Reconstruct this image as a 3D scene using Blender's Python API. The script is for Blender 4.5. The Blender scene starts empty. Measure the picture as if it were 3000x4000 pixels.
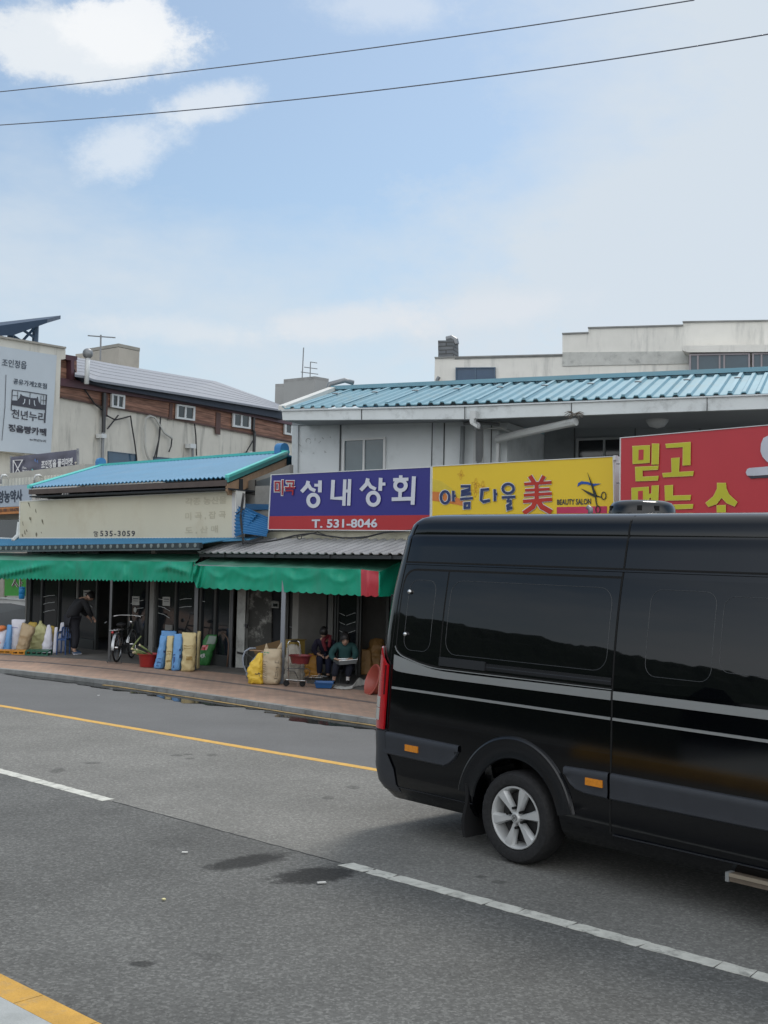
import bpy, bmesh, math, random
from mathutils import Vector as V, Matrix, noise
random.seed(7)
S = bpy.context.scene
COL = S.collection
R_ = math.radians
# ------------------------------------------------------------------ camera
FP = 4700.0; PIT = math.atan(155/FP); ROL = .025; CH = 2.45
fw = V((0, math.cos(PIT), math.sin(PIT))); _u = V((0, -math.sin(PIT), math.cos(PIT))); _r = V((1, 0, 0))
CR = _r*math.cos(ROL)+_u*math.sin(ROL); CU = -_r*math.sin(ROL)+_u*math.cos(ROL); CP = V((0, 0, CH))
cd = bpy.data.cameras.new('camera'); cam = bpy.data.objects.new('camera', cd); COL.objects.link(cam)
cd.sensor_fit = 'VERTICAL'; cd.sensor_height = 40; cd.sensor_width = 30; cd.lens = 40*FP/4000
cd.clip_start = .1; cd.clip_end = 3000
m = Matrix.Identity(4)
for i in range(3):
    m[i][0] = CR[i]; m[i][1] = CU[i]; m[i][2] = -fw[i]; m[i][3] = CP[i]
cam.matrix_world = m
S.camera = cam
S.view_settings.view_transform = 'Standard'; S.view_settings.look = 'None'
S.view_settings.exposure = 0.82; S.view_settings.gamma = 1
# ------------------------------------------------------------------ sky and sun
SUN_EL, SUN_AZ = 56, 25        # azimuth from +Y towards +X
def pxdir(px, py):
    return (fw*FP+CR*(px-1500)+CU*(2000-py)).normalized()
def make_world():
    w = bpy.data.worlds.new('World'); S.world = w; w.use_nodes = True
    nt = w.node_tree; nt.nodes.clear(); N = nt.nodes.new; L = nt.links.new
    def math_(op, a, b=None, c=None):
        n = N('ShaderNodeMath'); n.operation = op
        for i, v in enumerate((a, b, c)):
            if v is None: continue
            if isinstance(v, (int, float)): n.inputs[i].default_value = v
            else: L(v, n.inputs[i])
        return n.outputs[0]
    out = N('ShaderNodeOutputWorld'); bg = N('ShaderNodeBackground'); bg.inputs[1].default_value = 1
    L(bg.outputs[0], out.inputs[0])
    sky = N('ShaderNodeTexSky'); sky.sky_type = 'NISHITA'; sky.sun_disc = False
    sky.sun_elevation = R_(SUN_EL); sky.sun_rotation = R_(SUN_AZ); sky.air_density = 1.0; sky.dust_density = 1.5; sky.ozone_density = 1.5
    sc = N('ShaderNodeVectorMath'); sc.operation = 'SCALE'; L(sky.outputs[0], sc.inputs[0]); sc.inputs['Scale'].default_value = .070
    tn = N('ShaderNodeVectorMath'); tn.operation = 'MULTIPLY'; L(sc.outputs[0], tn.inputs[0]); tn.inputs[1].default_value = (.87, .98, .99); sc = tn
    tc = N('ShaderNodeTexCoord'); sep = N('ShaderNodeSeparateXYZ'); L(tc.outputs['Generated'], sep.inputs[0])
    az = math_('ARCTAN2', sep.outputs[0], sep.outputs[1]); el = math_('ARCSINE', sep.outputs[2])
    def nz(scale, detail, rough=.55, stretch=(1, 1, 1), off=0):
        mp = N('ShaderNodeMapping'); mp.inputs['Scale'].default_value = stretch; mp.inputs['Location'].default_value = (off, off*.7, off*.3)
        L(tc.outputs['Generated'], mp.inputs[0])
        n = N('ShaderNodeTexNoise'); n.inputs['Scale'].default_value = scale; n.inputs['Detail'].default_value = detail; n.inputs['Roughness'].default_value = rough
        L(mp.outputs[0], n.inputs[0]); return n.outputs[0]
    n1 = nz(9, 8, .6, (1, 1, 1.6)); n2 = nz(2.6, 6, .6, (1, 1, 1.8), 3.1); n3 = nz(26, 9, .72, (1, 1, 1.3), 7)
    def blob(px, py, sx, sy, rot=0, k=.9, soft=.55, n=None):
        d = pxdir(px, py); a0 = math.atan2(d.x, d.y); e0 = math.asin(d.z)
        da = math_('SUBTRACT', az, a0); de = math_('SUBTRACT', el, e0)
        c, s = math.cos(rot), math.sin(rot)
        x = math_('ADD', math_('MULTIPLY', da, c), math_('MULTIPLY', de, s))
        y = math_('SUBTRACT', math_('MULTIPLY', de, c), math_('MULTIPLY', da, s))
        x = math_('DIVIDE', x, sx/FP); y = math_('DIVIDE', y, sy/FP)
        r = math_('SQRT', math_('ADD', math_('MULTIPLY', x, x), math_('MULTIPLY', y, y)))
        r = math_('ADD', r, math_('MULTIPLY', math_('SUBTRACT', n1, .5), -2.4*k)); r = math_('ADD', r, math_('MULTIPLY', math_('SUBTRACT', n3, .5), -2.3*k))
        mr = N('ShaderNodeMapRange'); mr.interpolation_type = 'SMOOTHSTEP'; L(r, mr.inputs[0])
        mr.inputs[1].default_value = 1+soft; mr.inputs[2].default_value = 1-soft; mr.inputs[3].default_value = 0; mr.inputs[4].default_value = 1
        return mr.outputs[0]
    def mixc(fac, a, col):
        n = N('ShaderNodeMix'); n.data_type = 'RGBA'; L(fac, n.inputs[0]) if not isinstance(fac, float) else None
        L(a, n.inputs[6])
        if isinstance(col, tuple): n.inputs[7].default_value = (*col, 1)
        else: L(col, n.inputs[7])
        return n.outputs[2]
    # hazy veil: more near the horizon, modulated by broad noise
    mr = N('ShaderNodeMapRange'); L(el, mr.inputs[0]); mr.inputs[1].default_value = .02; mr.inputs[2].default_value = .32; mr.inputs[3].default_value = .88; mr.inputs[4].default_value = .10
    veil = math_('ADD', mr.outputs[0], math_('MULTIPLY', math_('SUBTRACT', n2, .5), 1.5))
    n4 = nz(7, 9, .62, (1, 1, 2.4), 11)
    veil = math_('ADD', veil, math_('MULTIPLY', math_('SUBTRACT', n4, .5), .9))
    veil = math_('ADD', veil, math_('MULTIPLY', blob(2800, 500, 1000, 850, 0, .35, .7), 1.0))
    veil = math_('SUBTRACT', veil, math_('MULTIPLY', blob(1500, 560, 950, 420, .15, .4, .8), .42))
    veil = math_('ADD', veil, math_('MULTIPLY', blob(500, 1000, 900, 300, 0, .5, .8), .25))
    vc = N('ShaderNodeClamp'); L(veil, vc.inputs[0]); vc.inputs[1].default_value = .12; vc.inputs[2].default_value = .93
    base = mixc(vc.outputs[0], sc.outputs[0], (.385, .425, .465))
    # overcast elsewhere around the viewer so the light stays soft
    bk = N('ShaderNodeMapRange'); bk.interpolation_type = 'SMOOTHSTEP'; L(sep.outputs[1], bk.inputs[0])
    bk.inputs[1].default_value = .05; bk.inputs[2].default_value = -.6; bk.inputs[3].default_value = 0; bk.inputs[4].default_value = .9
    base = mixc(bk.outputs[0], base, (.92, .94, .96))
    hi = N('ShaderNodeMapRange'); hi.interpolation_type = 'SMOOTHSTEP'; L(sep.outputs[2], hi.inputs[0])
    hi.inputs[1].default_value = .5; hi.inputs[2].default_value = .9; hi.inputs[3].default_value = 0; hi.inputs[4].default_value = .85
    base = mixc(hi.outputs[0], base, (.52, .56, .60))
    for (px, py, sx, sy, rot, k, soft, amt, c) in [
            (290, 190, 400, 130, .06, .6, .32, .85, (.80, .83, .85)), (500, 110, 230, 110, .1, .7, .30, .95, (.84, .86, .88)),
            (830, 400, 190, 60, .25, .7, .45, .75, (.76, .80, .84)), (490, 555, 210, 90, .3, .8, .55, .7, (.74, .79, .84)),
            (1500, 20, 220, 70, 0, .8, .7, .5, (.72, .77, .83)), (1330, 1265, 300, 60, .1, .8, .6, .55, (.76, .76, .77)),
            (1930, 1215, 260, 55, .1, .8, .7, .4, (.74, .75, .78)), (700, 1290, 300, 45, 0, .9, .7, .4, (.76, .77, .78))]:
        f = math_('MULTIPLY', blob(px, py, sx, sy, rot, k, soft), amt)
        base = mixc(f, base, tuple(q*.62 for q in c))
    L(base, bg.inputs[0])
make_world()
sl = bpy.data.lights.new('sun', 'SUN'); sl.energy = 1.1; sl.angle = R_(14); sl.color = (1, .95, .88)
so = bpy.data.objects.new('sun', sl); COL.objects.link(so)
sd = V((math.sin(R_(SUN_AZ))*math.cos(R_(SUN_EL)), math.cos(R_(SUN_AZ))*math.cos(R_(SUN_EL)), math.sin(R_(SUN_EL))))
so.rotation_euler = sd.to_track_quat('Z', 'Y').to_euler(); so.location = (0, 0, 40)
# ------------------------------------------------------------------ projection helpers
PAV = .02
def ray(px, py): return fw*FP+CR*(px-1500)+CU*(2000-py)
def gnd(px, py, z=0.0):
    d = ray(px, py); return CP+d*((z-CH)/d.z)
def atY(px, py, Y):
    d = ray(px, py); return CP+d*(Y/d.y)
class Pl:
    "vertical plane through two plan points; n points to the viewer"
    def __init__(s, a, b):
        s.o = V((a[0], a[1], 0)); s.u = V((b[0]-a[0], b[1]-a[1], 0)).normalized(); s.n = V((s.u.y, -s.u.x, 0))
        if s.n.y > 0 and abs(s.n.y) > .2: s.n = -s.n
    def pt(s, px, py, off=0):
        d = ray(px, py); t = ((s.o-CP).dot(s.n)+off)/d.dot(s.n); return CP+d*t
    def at(s, u, z, off=0): return s.o+s.u*u+s.n*off+V((0, 0, z))
    def uz(s, px, py, off=0):
        p = s.pt(px, py, off); return (p-s.o).dot(s.u), p.z
def plG(x1, y1, x2, y2, z=PAV):
    return Pl(gnd(x1, y1, z), gnd(x2, y2, z))
def plY(x1, Y1, x2, Y2):
    return Pl(atY(x1, 2100, Y1), atY(x2, 2100, Y2))
# ------------------------------------------------------------------ materials
def srgb(r, g, b):
    f = lambda c: ((c/255+.055)/1.055)**2.4 if c/255 > .04045 else c/255/12.92
    return (f(r), f(g), f(b))
MC = {}
def mat(name, col, rough=.6, var=.12, scale=2.0, bump=0.0, bscale=30, metal=0, spec=.5, coat=0, stain=None, stain_amt=.5, stain_scale=1.2, emit=None, streak=False):
    if name in MC: return MC[name]
    mt = bpy.data.materials.new(name); mt.use_nodes = True; nt = mt.node_tree; N = nt.nodes.new; L = nt.links.new
    b = nt.nodes['Principled BSDF']; b.inputs['Roughness'].default_value = rough; b.inputs['Metallic'].default_value = metal
    b.inputs['Specular IOR Level'].default_value = spec; b.inputs['Coat Weight'].default_value = coat; b.inputs['Coat Roughness'].default_value = .03
    tc = N('ShaderNodeTexCoord')
    n = N('ShaderNodeTexNoise'); n.inputs['Scale'].default_value = scale; n.inputs['Detail'].default_value = 6; n.inputs['Roughness'].default_value = .6; L(tc.outputs['Object'], n.inputs[0])
    mx = N('ShaderNodeMix'); mx.data_type = 'RGBA'
    mr = N('ShaderNodeMapRange'); L(n.outputs[0], mr.inputs[0]); mr.inputs[1].default_value = .3; mr.inputs[2].default_value = .7
    L(mr.outputs[0], mx.inputs[0])
    mx.inputs[6].default_value = (*[max(0, c*(1-var)) for c in col], 1); mx.inputs[7].default_value = (*[min(1, c*(1+var)) for c in col], 1)
    o = mx.outputs[2]
    if stain:
        mp = N('ShaderNodeMapping'); L(tc.outputs['Object'], mp.inputs[0]); mp.inputs['Scale'].default_value = (2.2, 2.2, .35) if streak else (1, 1, 1); mp.inputs['Location'].default_value = (3, 7, 1)
        n2 = N('ShaderNodeTexNoise'); n2.inputs['Scale'].default_value = stain_scale; n2.inputs['Detail'].default_value = 9; n2.inputs['Roughness'].default_value = .68; L(mp.outputs[0], n2.inputs[0])
        r2 = N('ShaderNodeMapRange'); r2.interpolation_type = 'SMOOTHSTEP'; L(n2.outputs[0], r2.inputs[0]); r2.inputs[1].default_value = .5; r2.inputs[2].default_value = .72; r2.inputs[4].default_value = stain_amt
        m2 = N('ShaderNodeMix'); m2.data_type = 'RGBA'; L(r2.outputs[0], m2.inputs[0]); L(o, m2.inputs[6]); m2.inputs[7].default_value = (*stain, 1); o = m2.outputs[2]
    L(o, b.inputs['Base Color'])
    if bump:
        n3 = N('ShaderNodeTexNoise'); n3.inputs['Scale'].default_value = bscale; n3.inputs['Detail'].default_value = 5; L(tc.outputs['Object'], n3.inputs[0])
        bp = N('ShaderNodeBump'); bp.inputs['Strength'].default_value = bump; bp.inputs['Distance'].default_value = .02; L(n3.outputs[0], bp.inputs['Height']); L(bp.outputs[0], b.inputs['Normal'])
    MC[name] = mt; return mt
def asphalt(name, col, contrast, sc=95, patch=.25, seed=0, blobs=()):
    mt = bpy.data.materials.new(name); mt.use_nodes = True; nt = mt.node_tree; N = nt.nodes.new; L = nt.links.new
    b = nt.nodes['Principled BSDF']; b.inputs['Roughness'].default_value = .85; b.inputs['Specular IOR Level'].default_value = .35
    tc = N('ShaderNodeTexCoord'); mp = N('ShaderNodeMapping'); L(tc.outputs['Object'], mp.inputs[0]); mp.inputs['Location'].default_value = (seed, seed*2, 0)
    v = N('ShaderNodeTexVoronoi'); v.inputs['Scale'].default_value = sc; L(mp.outputs[0], v.inputs[0])
    n = N('ShaderNodeTexNoise'); n.inputs['Scale'].default_value = sc*.45; n.inputs['Detail'].default_value = 8; n.inputs['Roughness'].default_value = .7; L(mp.outputs[0], n.inputs[0])
    big = N('ShaderNodeTexNoise'); big.inputs['Scale'].default_value = .7; big.inputs['Detail'].default_value = 7; big.inputs['Roughness'].default_value = .62; L(mp.outputs[0], big.inputs[0])
    # stones
    sepc = N('ShaderNodeSeparateColor'); L(v.outputs['Color'], sepc.inputs[0])
    r1 = N('ShaderNodeMapRange'); L(sepc.outputs[0], r1.inputs[0]); r1.inputs[1].default_value = .55; r1.inputs[2].default_value = 1; r1.inputs[3].default_value = 0; r1.inputs[4].default_value = contrast
    r2 = N('ShaderNodeMapRange'); L(n.outputs[0], r2.inputs[0]); r2.inputs[1].default_value = .35; r2.inputs[2].default_value = .65; r2.inputs[3].default_value = 1-contrast*.55; r2.inputs[4].default_value = 1+contrast*.3
    r3 = N('ShaderNodeMapRange'); L(big.outputs[0], r3.inputs[0]); r3.inputs[1].default_value = .3; r3.inputs[2].default_value = .7; r3.inputs[3].default_value = 1-patch; r3.inputs[4].default_value = 1+patch
    a = N('ShaderNodeMath'); a.operation = 'ADD'; L(r1.outputs[0], a.inputs[0]); L(r2.outputs[0], a.inputs[1])
    mm = N('ShaderNodeMath'); mm.operation = 'MULTIPLY'; L(a.outputs[0], mm.inputs[0]); L(r3.outputs[0], mm.inputs[1])
    # dark oily stains
    st = N('ShaderNodeTexNoise'); st.inputs['Scale'].default_value = 1.9; st.inputs['Detail'].default_value = 9; st.inputs['Roughness'].default_value = .75
    ms = N('ShaderNodeMapping'); L(tc.outputs['Object'], ms.inputs[0]); ms.inputs['Scale'].default_value = (1.0, .8, 1); ms.inputs['Location'].default_value = (seed+5, 2, 0); ms.inputs['Rotation'].default_value = (0, 0, .8); L(ms.outputs[0], st.inputs[0])
    r4 = N('ShaderNodeMapRange'); r4.interpolation_type = 'SMOOTHSTEP'; L(st.outputs[0], r4.inputs[0]); r4.inputs[1].default_value = .66; r4.inputs[2].default_value = .74; r4.inputs[3].default_value = 1; r4.inputs[4].default_value = .55
    m3 = N('ShaderNodeMath'); m3.operation = 'MULTIPLY'; L(mm.outputs[0], m3.inputs[0]); L(r4.outputs[0], m3.inputs[1])
    cur = m3.outputs[0]; sx = N('ShaderNodeSeparateXYZ'); L(tc.outputs['Object'], sx.inputs[0])
    en = N('ShaderNodeTexNoise'); en.inputs['Scale'].default_value = 9; en.inputs['Detail'].default_value = 10; en.inputs['Roughness'].default_value = .8; L(tc.outputs['Object'], en.inputs[0])
    def M2(op, a, b):
        q = N('ShaderNodeMath'); q.operation = op
        for k, v_ in enumerate((a, b)):
            if isinstance(v_, (int, float)): q.inputs[k].default_value = v_
            else: L(v_, q.inputs[k])
        return q.outputs[0]
    for lf, rt, hw, st_ in blobs:
        c = (lf+rt)/2; t = (rt-lf); hl = t.length/2; t.normalize()
        dx = M2('SUBTRACT', sx.outputs[0], c.x); dy = M2('SUBTRACT', sx.outputs[1], c.y)
        uu = M2('DIVIDE', M2('ADD', M2('MULTIPLY', dx, t.x), M2('MULTIPLY', dy, t.y)), hl); vv = M2('DIVIDE', M2('SUBTRACT', M2('MULTIPLY', dy, t.x), M2('MULTIPLY', dx, t.y)), hw)
        r_ = M2('SQRT', M2('ADD', M2('MULTIPLY', uu, uu), M2('MULTIPLY', vv, vv)), 0); r_ = M2('ADD', r_, M2('MULTIPLY', M2('SUBTRACT', en.outputs[0], .5), 1.9))
        mr_ = N('ShaderNodeMapRange'); mr_.interpolation_type = 'SMOOTHSTEP'; L(r_, mr_.inputs[0]); mr_.inputs[1].default_value = .65; mr_.inputs[2].default_value = 1.15; mr_.inputs[3].default_value = st_; mr_.inputs[4].default_value = 1
        cur = M2('MULTIPLY', cur, mr_.outputs[0])
    vm = N('ShaderNodeVectorMath'); vm.operation = 'SCALE'; vm.inputs[0].default_value = col; L(cur, vm.inputs['Scale']); L(vm.outputs[0], b.inputs['Base Color'])
    bp = N('ShaderNodeBump'); bp.inputs['Strength'].default_value = .5; bp.inputs['Distance'].default_value = .006; L(n.outputs[0], bp.inputs['Height']); L(bp.outputs[0], b.inputs['Normal'])
    MC[name] = mt; return mt
def brickmat(name, c1, c2, mortar, w, h, rot=0, ms=.01, axes='XY', rough=.8, var=1.0):
    mt = bpy.data.materials.new(name); mt.use_nodes = True; nt = mt.node_tree; N = nt.nodes.new; L = nt.links.new
    b = nt.nodes['Principled BSDF']; b.inputs['Roughness'].default_value = rough
    tc = N('ShaderNodeTexCoord'); mp = N('ShaderNodeMapping'); L(tc.outputs['Object'], mp.inputs[0]); mp.inputs['Rotation'].default_value = (0, 0, rot)
    src = mp.outputs[0]
    if axes == 'XZ':
        sp = N('ShaderNodeSeparateXYZ'); cb = N('ShaderNodeCombineXYZ'); L(src, sp.inputs[0]); L(sp.outputs[0], cb.inputs[0]); L(sp.outputs[2], cb.inputs[1]); src = cb.outputs[0]
    br = N('ShaderNodeTexBrick'); L(src, br.inputs[0]); br.inputs['Scale'].default_value = 1; br.inputs['Brick Width'].default_value = w; br.inputs['Row Height'].default_value = h
    br.inputs['Mortar Size'].default_value = ms; br.inputs['Color1'].default_value = (*c1, 1); br.inputs['Color2'].default_value = (*c2, 1); br.inputs['Mortar'].default_value = (*mortar, 1); br.inputs['Mortar Smooth'].default_value = .2
    n = N('ShaderNodeTexNoise'); n.inputs['Scale'].default_value = 1.1; n.inputs['Detail'].default_value = 8; n.inputs['Roughness'].default_value = .7; L(tc.outputs['Object'], n.inputs[0])
    r = N('ShaderNodeMapRange'); L(n.outputs[0], r.inputs[0]); r.inputs[1].default_value = .3; r.inputs[2].default_value = .7; r.inputs[3].default_value = 1-.25*var; r.inputs[4].default_value = 1+.2*var
    vm = N('ShaderNodeVectorMath'); vm.operation = 'SCALE'; L(br.outputs[0], vm.inputs[0]); L(r.outputs[0], vm.inputs['Scale']); L(vm.outputs[0], b.inputs['Base Color'])
    bp = N('ShaderNodeBump'); bp.inputs['Strength'].default_value = .4; bp.inputs['Distance'].default_value = .01; L(br.outputs[1], bp.inputs['Height']); bp.invert = True; L(bp.outputs[0], b.inputs['Normal'])
    MC[name] = mt; return mt
def hexc(h): return srgb(int(h[0:2], 16), int(h[2:4], 16), int(h[4:6], 16))
# ------------------------------------------------------------------ mesh builder
class MB:
    def __init__(s): s.v = []; s.f = []
    def add(s, vs, fs):
        k = len(s.v); s.v += [V(p) for p in vs]; s.f += [tuple(i+k for i in f) for f in fs]; return s
    def hexa(s, p):  # p: 8 pts, bottom 0-3 loop then top 4-7 loop
        return s.add(p, [(0, 3, 2, 1), (4, 5, 6, 7), (0, 1, 5, 4), (1, 2, 6, 5), (2, 3, 7, 6), (3, 0, 4, 7)])
    def box(s, x0, x1, y0, y1, z0, z1, M=None):
        p = [V((x, y, z)) for z in (z0, z1) for x, y in ((x0, y0), (x1, y0), (x1, y1), (x0, y1))]
        if M: p = [M@q for q in p]
        return s.hexa(p)
    def pbox(s, pl, u0, u1, z0, z1, o0, o1):
        return s.hexa([pl.at(u, z, o) for z in (z0, z1) for u, o in ((u0, o1), (u1, o1), (u1, o0), (u0, o0))])
    def loft(s, A, B, capA=True, capB=True):
        n = len(A); fs = [(i, (i+1) % n, n+(i+1) % n, n+i) for i in range(n)]
        if capA: fs.append(tuple(reversed(range(n))))
        if capB: fs.append(tuple(range(n, 2*n)))
        return s.add(list(A)+list(B), fs)
    def pp(s, pl, pts, off=0, th=.05):
        F = [pl.pt(x, y, off) for x, y in pts]; B = [p-pl.n*th for p in F]
        return s.loft(F, B)
    def ring(s, pl, q, ins, off=0, th=.05):
        "frame: outer px quad TL,TR,BR,BL, inset px"
        cx = sum(p[0] for p in q)/4; cy = sum(p[1] for p in q)/4
        i = [(x+(ins if x < cx else -ins), y+(ins if y < cy else -ins)) for x, y in q]
        for a in range(4):
            b = (a+1) % 4; s.pp(pl, [q[a], q[b], i[b], i[a]], off, th)
        return i
    def grid(s, P, closeu=False, closev=False):
        n = len(P); mm = len(P[0]); k = len(s.v)
        for r in P: s.v += [V(p) for p in r]
        for i in range(n if closeu else n-1):
            for j in range(mm if closev else mm-1):
                s.f.append((k+i*mm+j, k+i*mm+(j+1) % mm, k+((i+1) % n)*mm+(j+1) % mm, k+((i+1) % n)*mm+j))
        return s
    def sheet(s, P, N, th):
        "solid sheet from grid P with thickness along -N"
        N = V(N); Q = [[V(p)-N*th for p in r] for r in P]
        s.grid(P); s.grid([list(reversed(r)) for r in Q])
        n = len(P); mm = len(P[0])
        s.grid([P[0], Q[0]]); s.grid([Q[-1], P[-1]])
        s.grid([[P[i][0] for i in range(n)], [Q[i][0] for i in range(n)]]); s.grid([[Q[i][-1] for i in range(n)], [P[i][-1] for i in range(n)]])
        return s
    def tube(s, path, r, seg=8, closed=False, cap=True):
        path = [V(p) for p in path]; n = len(path); rings = []
        rr = r if isinstance(r, (list, tuple)) else [r]*n
        up = None
        for i, p in enumerate(path):
            if closed: t = path[(i+1) % n]-path[i-1]
            else: t = path[min(i+1, n-1)]-path[max(i-1, 0)]
            if t.length < 1e-9: t = V((0, 0, 1))
            t.normalize()
            if up is None: up = V((0, 0, 1)) if abs(t.z) < .9 else V((1, 0, 0))
            a = t.cross(up)
            if a.length < 1e-4: a = t.cross(V((0, 1, 0)))
            a.normalize(); b = a.cross(t); up = b
            rings.append([p+(a*math.cos(q*2*math.pi/seg)+b*math.sin(q*2*math.pi/seg))*rr[i] for q in range(seg)])
        k = len(s.v); s.grid(rings, closed, True)
        if cap and not closed:
            s.f.append(tuple(k+q for q in range(seg))); s.f.append(tuple(k+(n-1)*seg+q for q in reversed(range(seg))))
        return s
    def lathe(s, prof, c=(0, 0, 0), axis='Z', seg=24, M=None, sx=1, sy=1):
        P = []
        for r, h in prof:
            row = []
            for q in range(seg):
                a = q*2*math.pi/seg; p = V((r*math.cos(a)*sx, r*math.sin(a)*sy, h))
                if axis == 'Y': p = V((p.x, p.z, p.y))
                if axis == 'X': p = V((p.z, p.x, p.y))
                if M: p = M@p
                row.append(p+V(c))
            P.append(row)
        return s.grid(P, False, True)
    def ball(s, c, rx, ry, rz, n=10, seg=14, M=None):
        pr = [(math.sin(math.pi*i/n), -math.cos(math.pi*i/n)) for i in range(n+1)]
        P = []
        for r, h in pr:
            row = []
            for q in range(seg):
                a = q*2*math.pi/seg; p = V((max(r, .001)*math.cos(a)*rx, max(r, .001)*math.sin(a)*ry, h*rz))
                if M: p = M@p
                row.append(p+V(c))
            P.append(row)
        return s.grid(P, False, True)
    def build(s, name, mt, parent=None, smooth=False, **kw):
        me = bpy.data.meshes.new(name)
        off = parent_world(parent)
        Mi = off.inverted() if off else None
        me.from_pydata([(Mi@p if Mi else p) for p in s.v], [], s.f); me.validate(); me.update()
        bm = bmesh.new(); bm.from_mesh(me); bmesh.ops.recalc_face_normals(bm, faces=bm.faces); bm.to_mesh(me); bm.free()
        if smooth:
            for p in me.polygons: p.use_smooth = True
            if smooth != True:
                try: me.set_sharp_from_angle(angle=R_(smooth))
                except Exception: pass
        return link(name, me, mt, parent, **kw)
def parent_world(p):
    if p is None: return None
    return WM[p.name]
WM = {}
def link(name, me, mt, parent=None, label=None, cat=None, group=None, kind=None):
    o = bpy.data.objects.new(name, me); COL.objects.link(o)
    if mt is not None: me.materials.append(mt)
    if parent: o.parent = parent; WM[o.name] = WM[parent.name]
    else: WM[o.name] = Matrix.Identity(4)
    tag(o, label, cat, group, kind); return o
def tag(o, label=None, cat=None, group=None, kind=None):
    if label: o['label'] = label
    if cat: o['category'] = cat
    if group: o['group'] = group
    if kind: o['kind'] = kind
def thing(name, label, cat, loc=(0, 0, 0), group=None, rz=0, sc=1):
    o = bpy.data.objects.new(name, None); COL.objects.link(o); o.empty_display_size = .2
    o.location = loc; o.rotation_euler = (0, 0, rz); o.scale = (sc, sc, sc)
    WM[o.name] = Matrix.Identity(4) if (rz or sc != 1) else Matrix.Translation(loc)
    tag(o, label, cat, group); return o
def bil(q, s, t):
    a = V(q[0]).lerp(V(q[1]), s); b = V(q[3]).lerp(V(q[2]), s); return a.lerp(b, t)
def text(body, q, pl, off, name, mt, parent, bold=0.0, th=.004, label=None, grow=0.0, shear=0, sp=1.0):
    "q: px quad TL,TR,BR,BL that the glyphs fill"
    cu = bpy.data.curves.new('t', 'FONT'); cu.body = body; cu.size = 1; cu.space_character = sp; cu.offset = bold; cu.extrude = .5; cu.resolution_u = 3
    to = bpy.data.objects.new('t', cu); COL.objects.link(to)
    dg = bpy.context.evaluated_depsgraph_get(); me = bpy.data.meshes.new_from_object(to.evaluated_get(dg))
    bpy.data.objects.remove(to)
    xs = [v.co.x for v in me.vertices]; ys = [v.co.y for v in me.vertices]
    if not xs: return None
    x0, x1, y0, y1 = min(xs), max(xs), min(ys), max(ys)
    if grow: gx = grow; x0 += grow; x1 -= grow; y0 += grow; y1 -= grow
    q = [(a, b, 0) for a, b in q]
    Mi = parent_world(parent).inverted() if parent else None
    for v in me.vertices:
        p = bil(q, (v.co.x-x0)/(x1-x0), (y1-v.co.y)/(y1-y0)); w = pl.pt(p.x, p.y, off+(th if v.co.z > 0 else 0))
        v.co = Mi@w if Mi else w
    me.materials.clear()
    return link(name, me, mt, parent, label=label)
def strokes(pl, lines, w, off, th=.004, mb=None):
    "flat ribbons in px space: lines = [pts...] ; w px"
    mb = mb or MB()
    for k, ln in enumerate(lines):
        ww = w
        if isinstance(ln, dict): ww = ln.get('w', w); cl = ln.get('c'); ln = ln['p']
        else: cl = False
        n = len(ln); L_, R2 = [], []
        for i in range(n):
            if cl: a, b = V(ln[i-1]), V(ln[(i+1) % n])
            else: a, b = V(ln[max(i-1, 0)]), V(ln[min(i+1, n-1)])
            t = (b-a); t = t.normalized() if t.length else V((1, 0)); nn = V((-t.y, t.x)); p = V(ln[i])
            k2 = 1.0
            if 0 < i < n-1 or cl:
                t1 = (p-V(ln[i-1])).normalized(); k2 = 1/max(.5, abs(t1.dot(t)))
            L_.append(p+nn*ww/2*k2); R2.append(p-nn*ww/2*k2)
        o = off+k*.0006; rng = range(n if cl else n-1)
        for i in rng:
            j = (i+1) % n; q = [L_[i], L_[j], R2[j], R2[i]]
            F = [pl.pt(x[0], x[1], o+th) for x in q]; B = [pl.pt(x[0], x[1], o) for x in q]
            mb.loft(F, B, True, False)
    return mb
def circ(cx, cy, rx, ry, n=20, a0=0, a1=2*math.pi, closed=True):
    k = n if closed else n
    return [(cx+rx*math.cos(a0+(a1-a0)*i/(n if closed else n-1)), cy+ry*math.sin(a0+(a1-a0)*i/(n if closed else n-1))) for i in range(k)]
def corr(mb, A, B, C, D, n, amp, kind='sine', th=.012, nv=2, sag=0, jit=0):
    "corrugated sheet eave A-B, ridge D-C, n ribs"
    A, B, C, D = V(A), V(B), V(C), V(D); nm = (B-A).cross(D-A).normalized()
    if nm.z < 0: nm = -nm
    per = 8 if kind == 'sine' else 8; P = []
    for j in range(nv+1):
        t = j/nv; row = []
        for i in range(n*per+1):
            s = i/(n*per); p = A.lerp(B, s).lerp(D.lerp(C, s), t); ph = (i % per)/per
            if kind == 'sine': h = amp*.5*(1+math.cos(2*math.pi*ph))
            elif kind == 'rib': h = amp*(1 if ph in (0, .125, .875) else 0)
            else: h = amp*(1 if ph < .4 else 0)
            if kind == 'rib' and ph in (.25, .75): h = 0
            row.append(p+nm*(h-sag*math.sin(math.pi*t)*1.0+jit*noise.noise(p*1.3)))
        P.append(row)
    mb.sheet(P, nm, th); return mb
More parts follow.
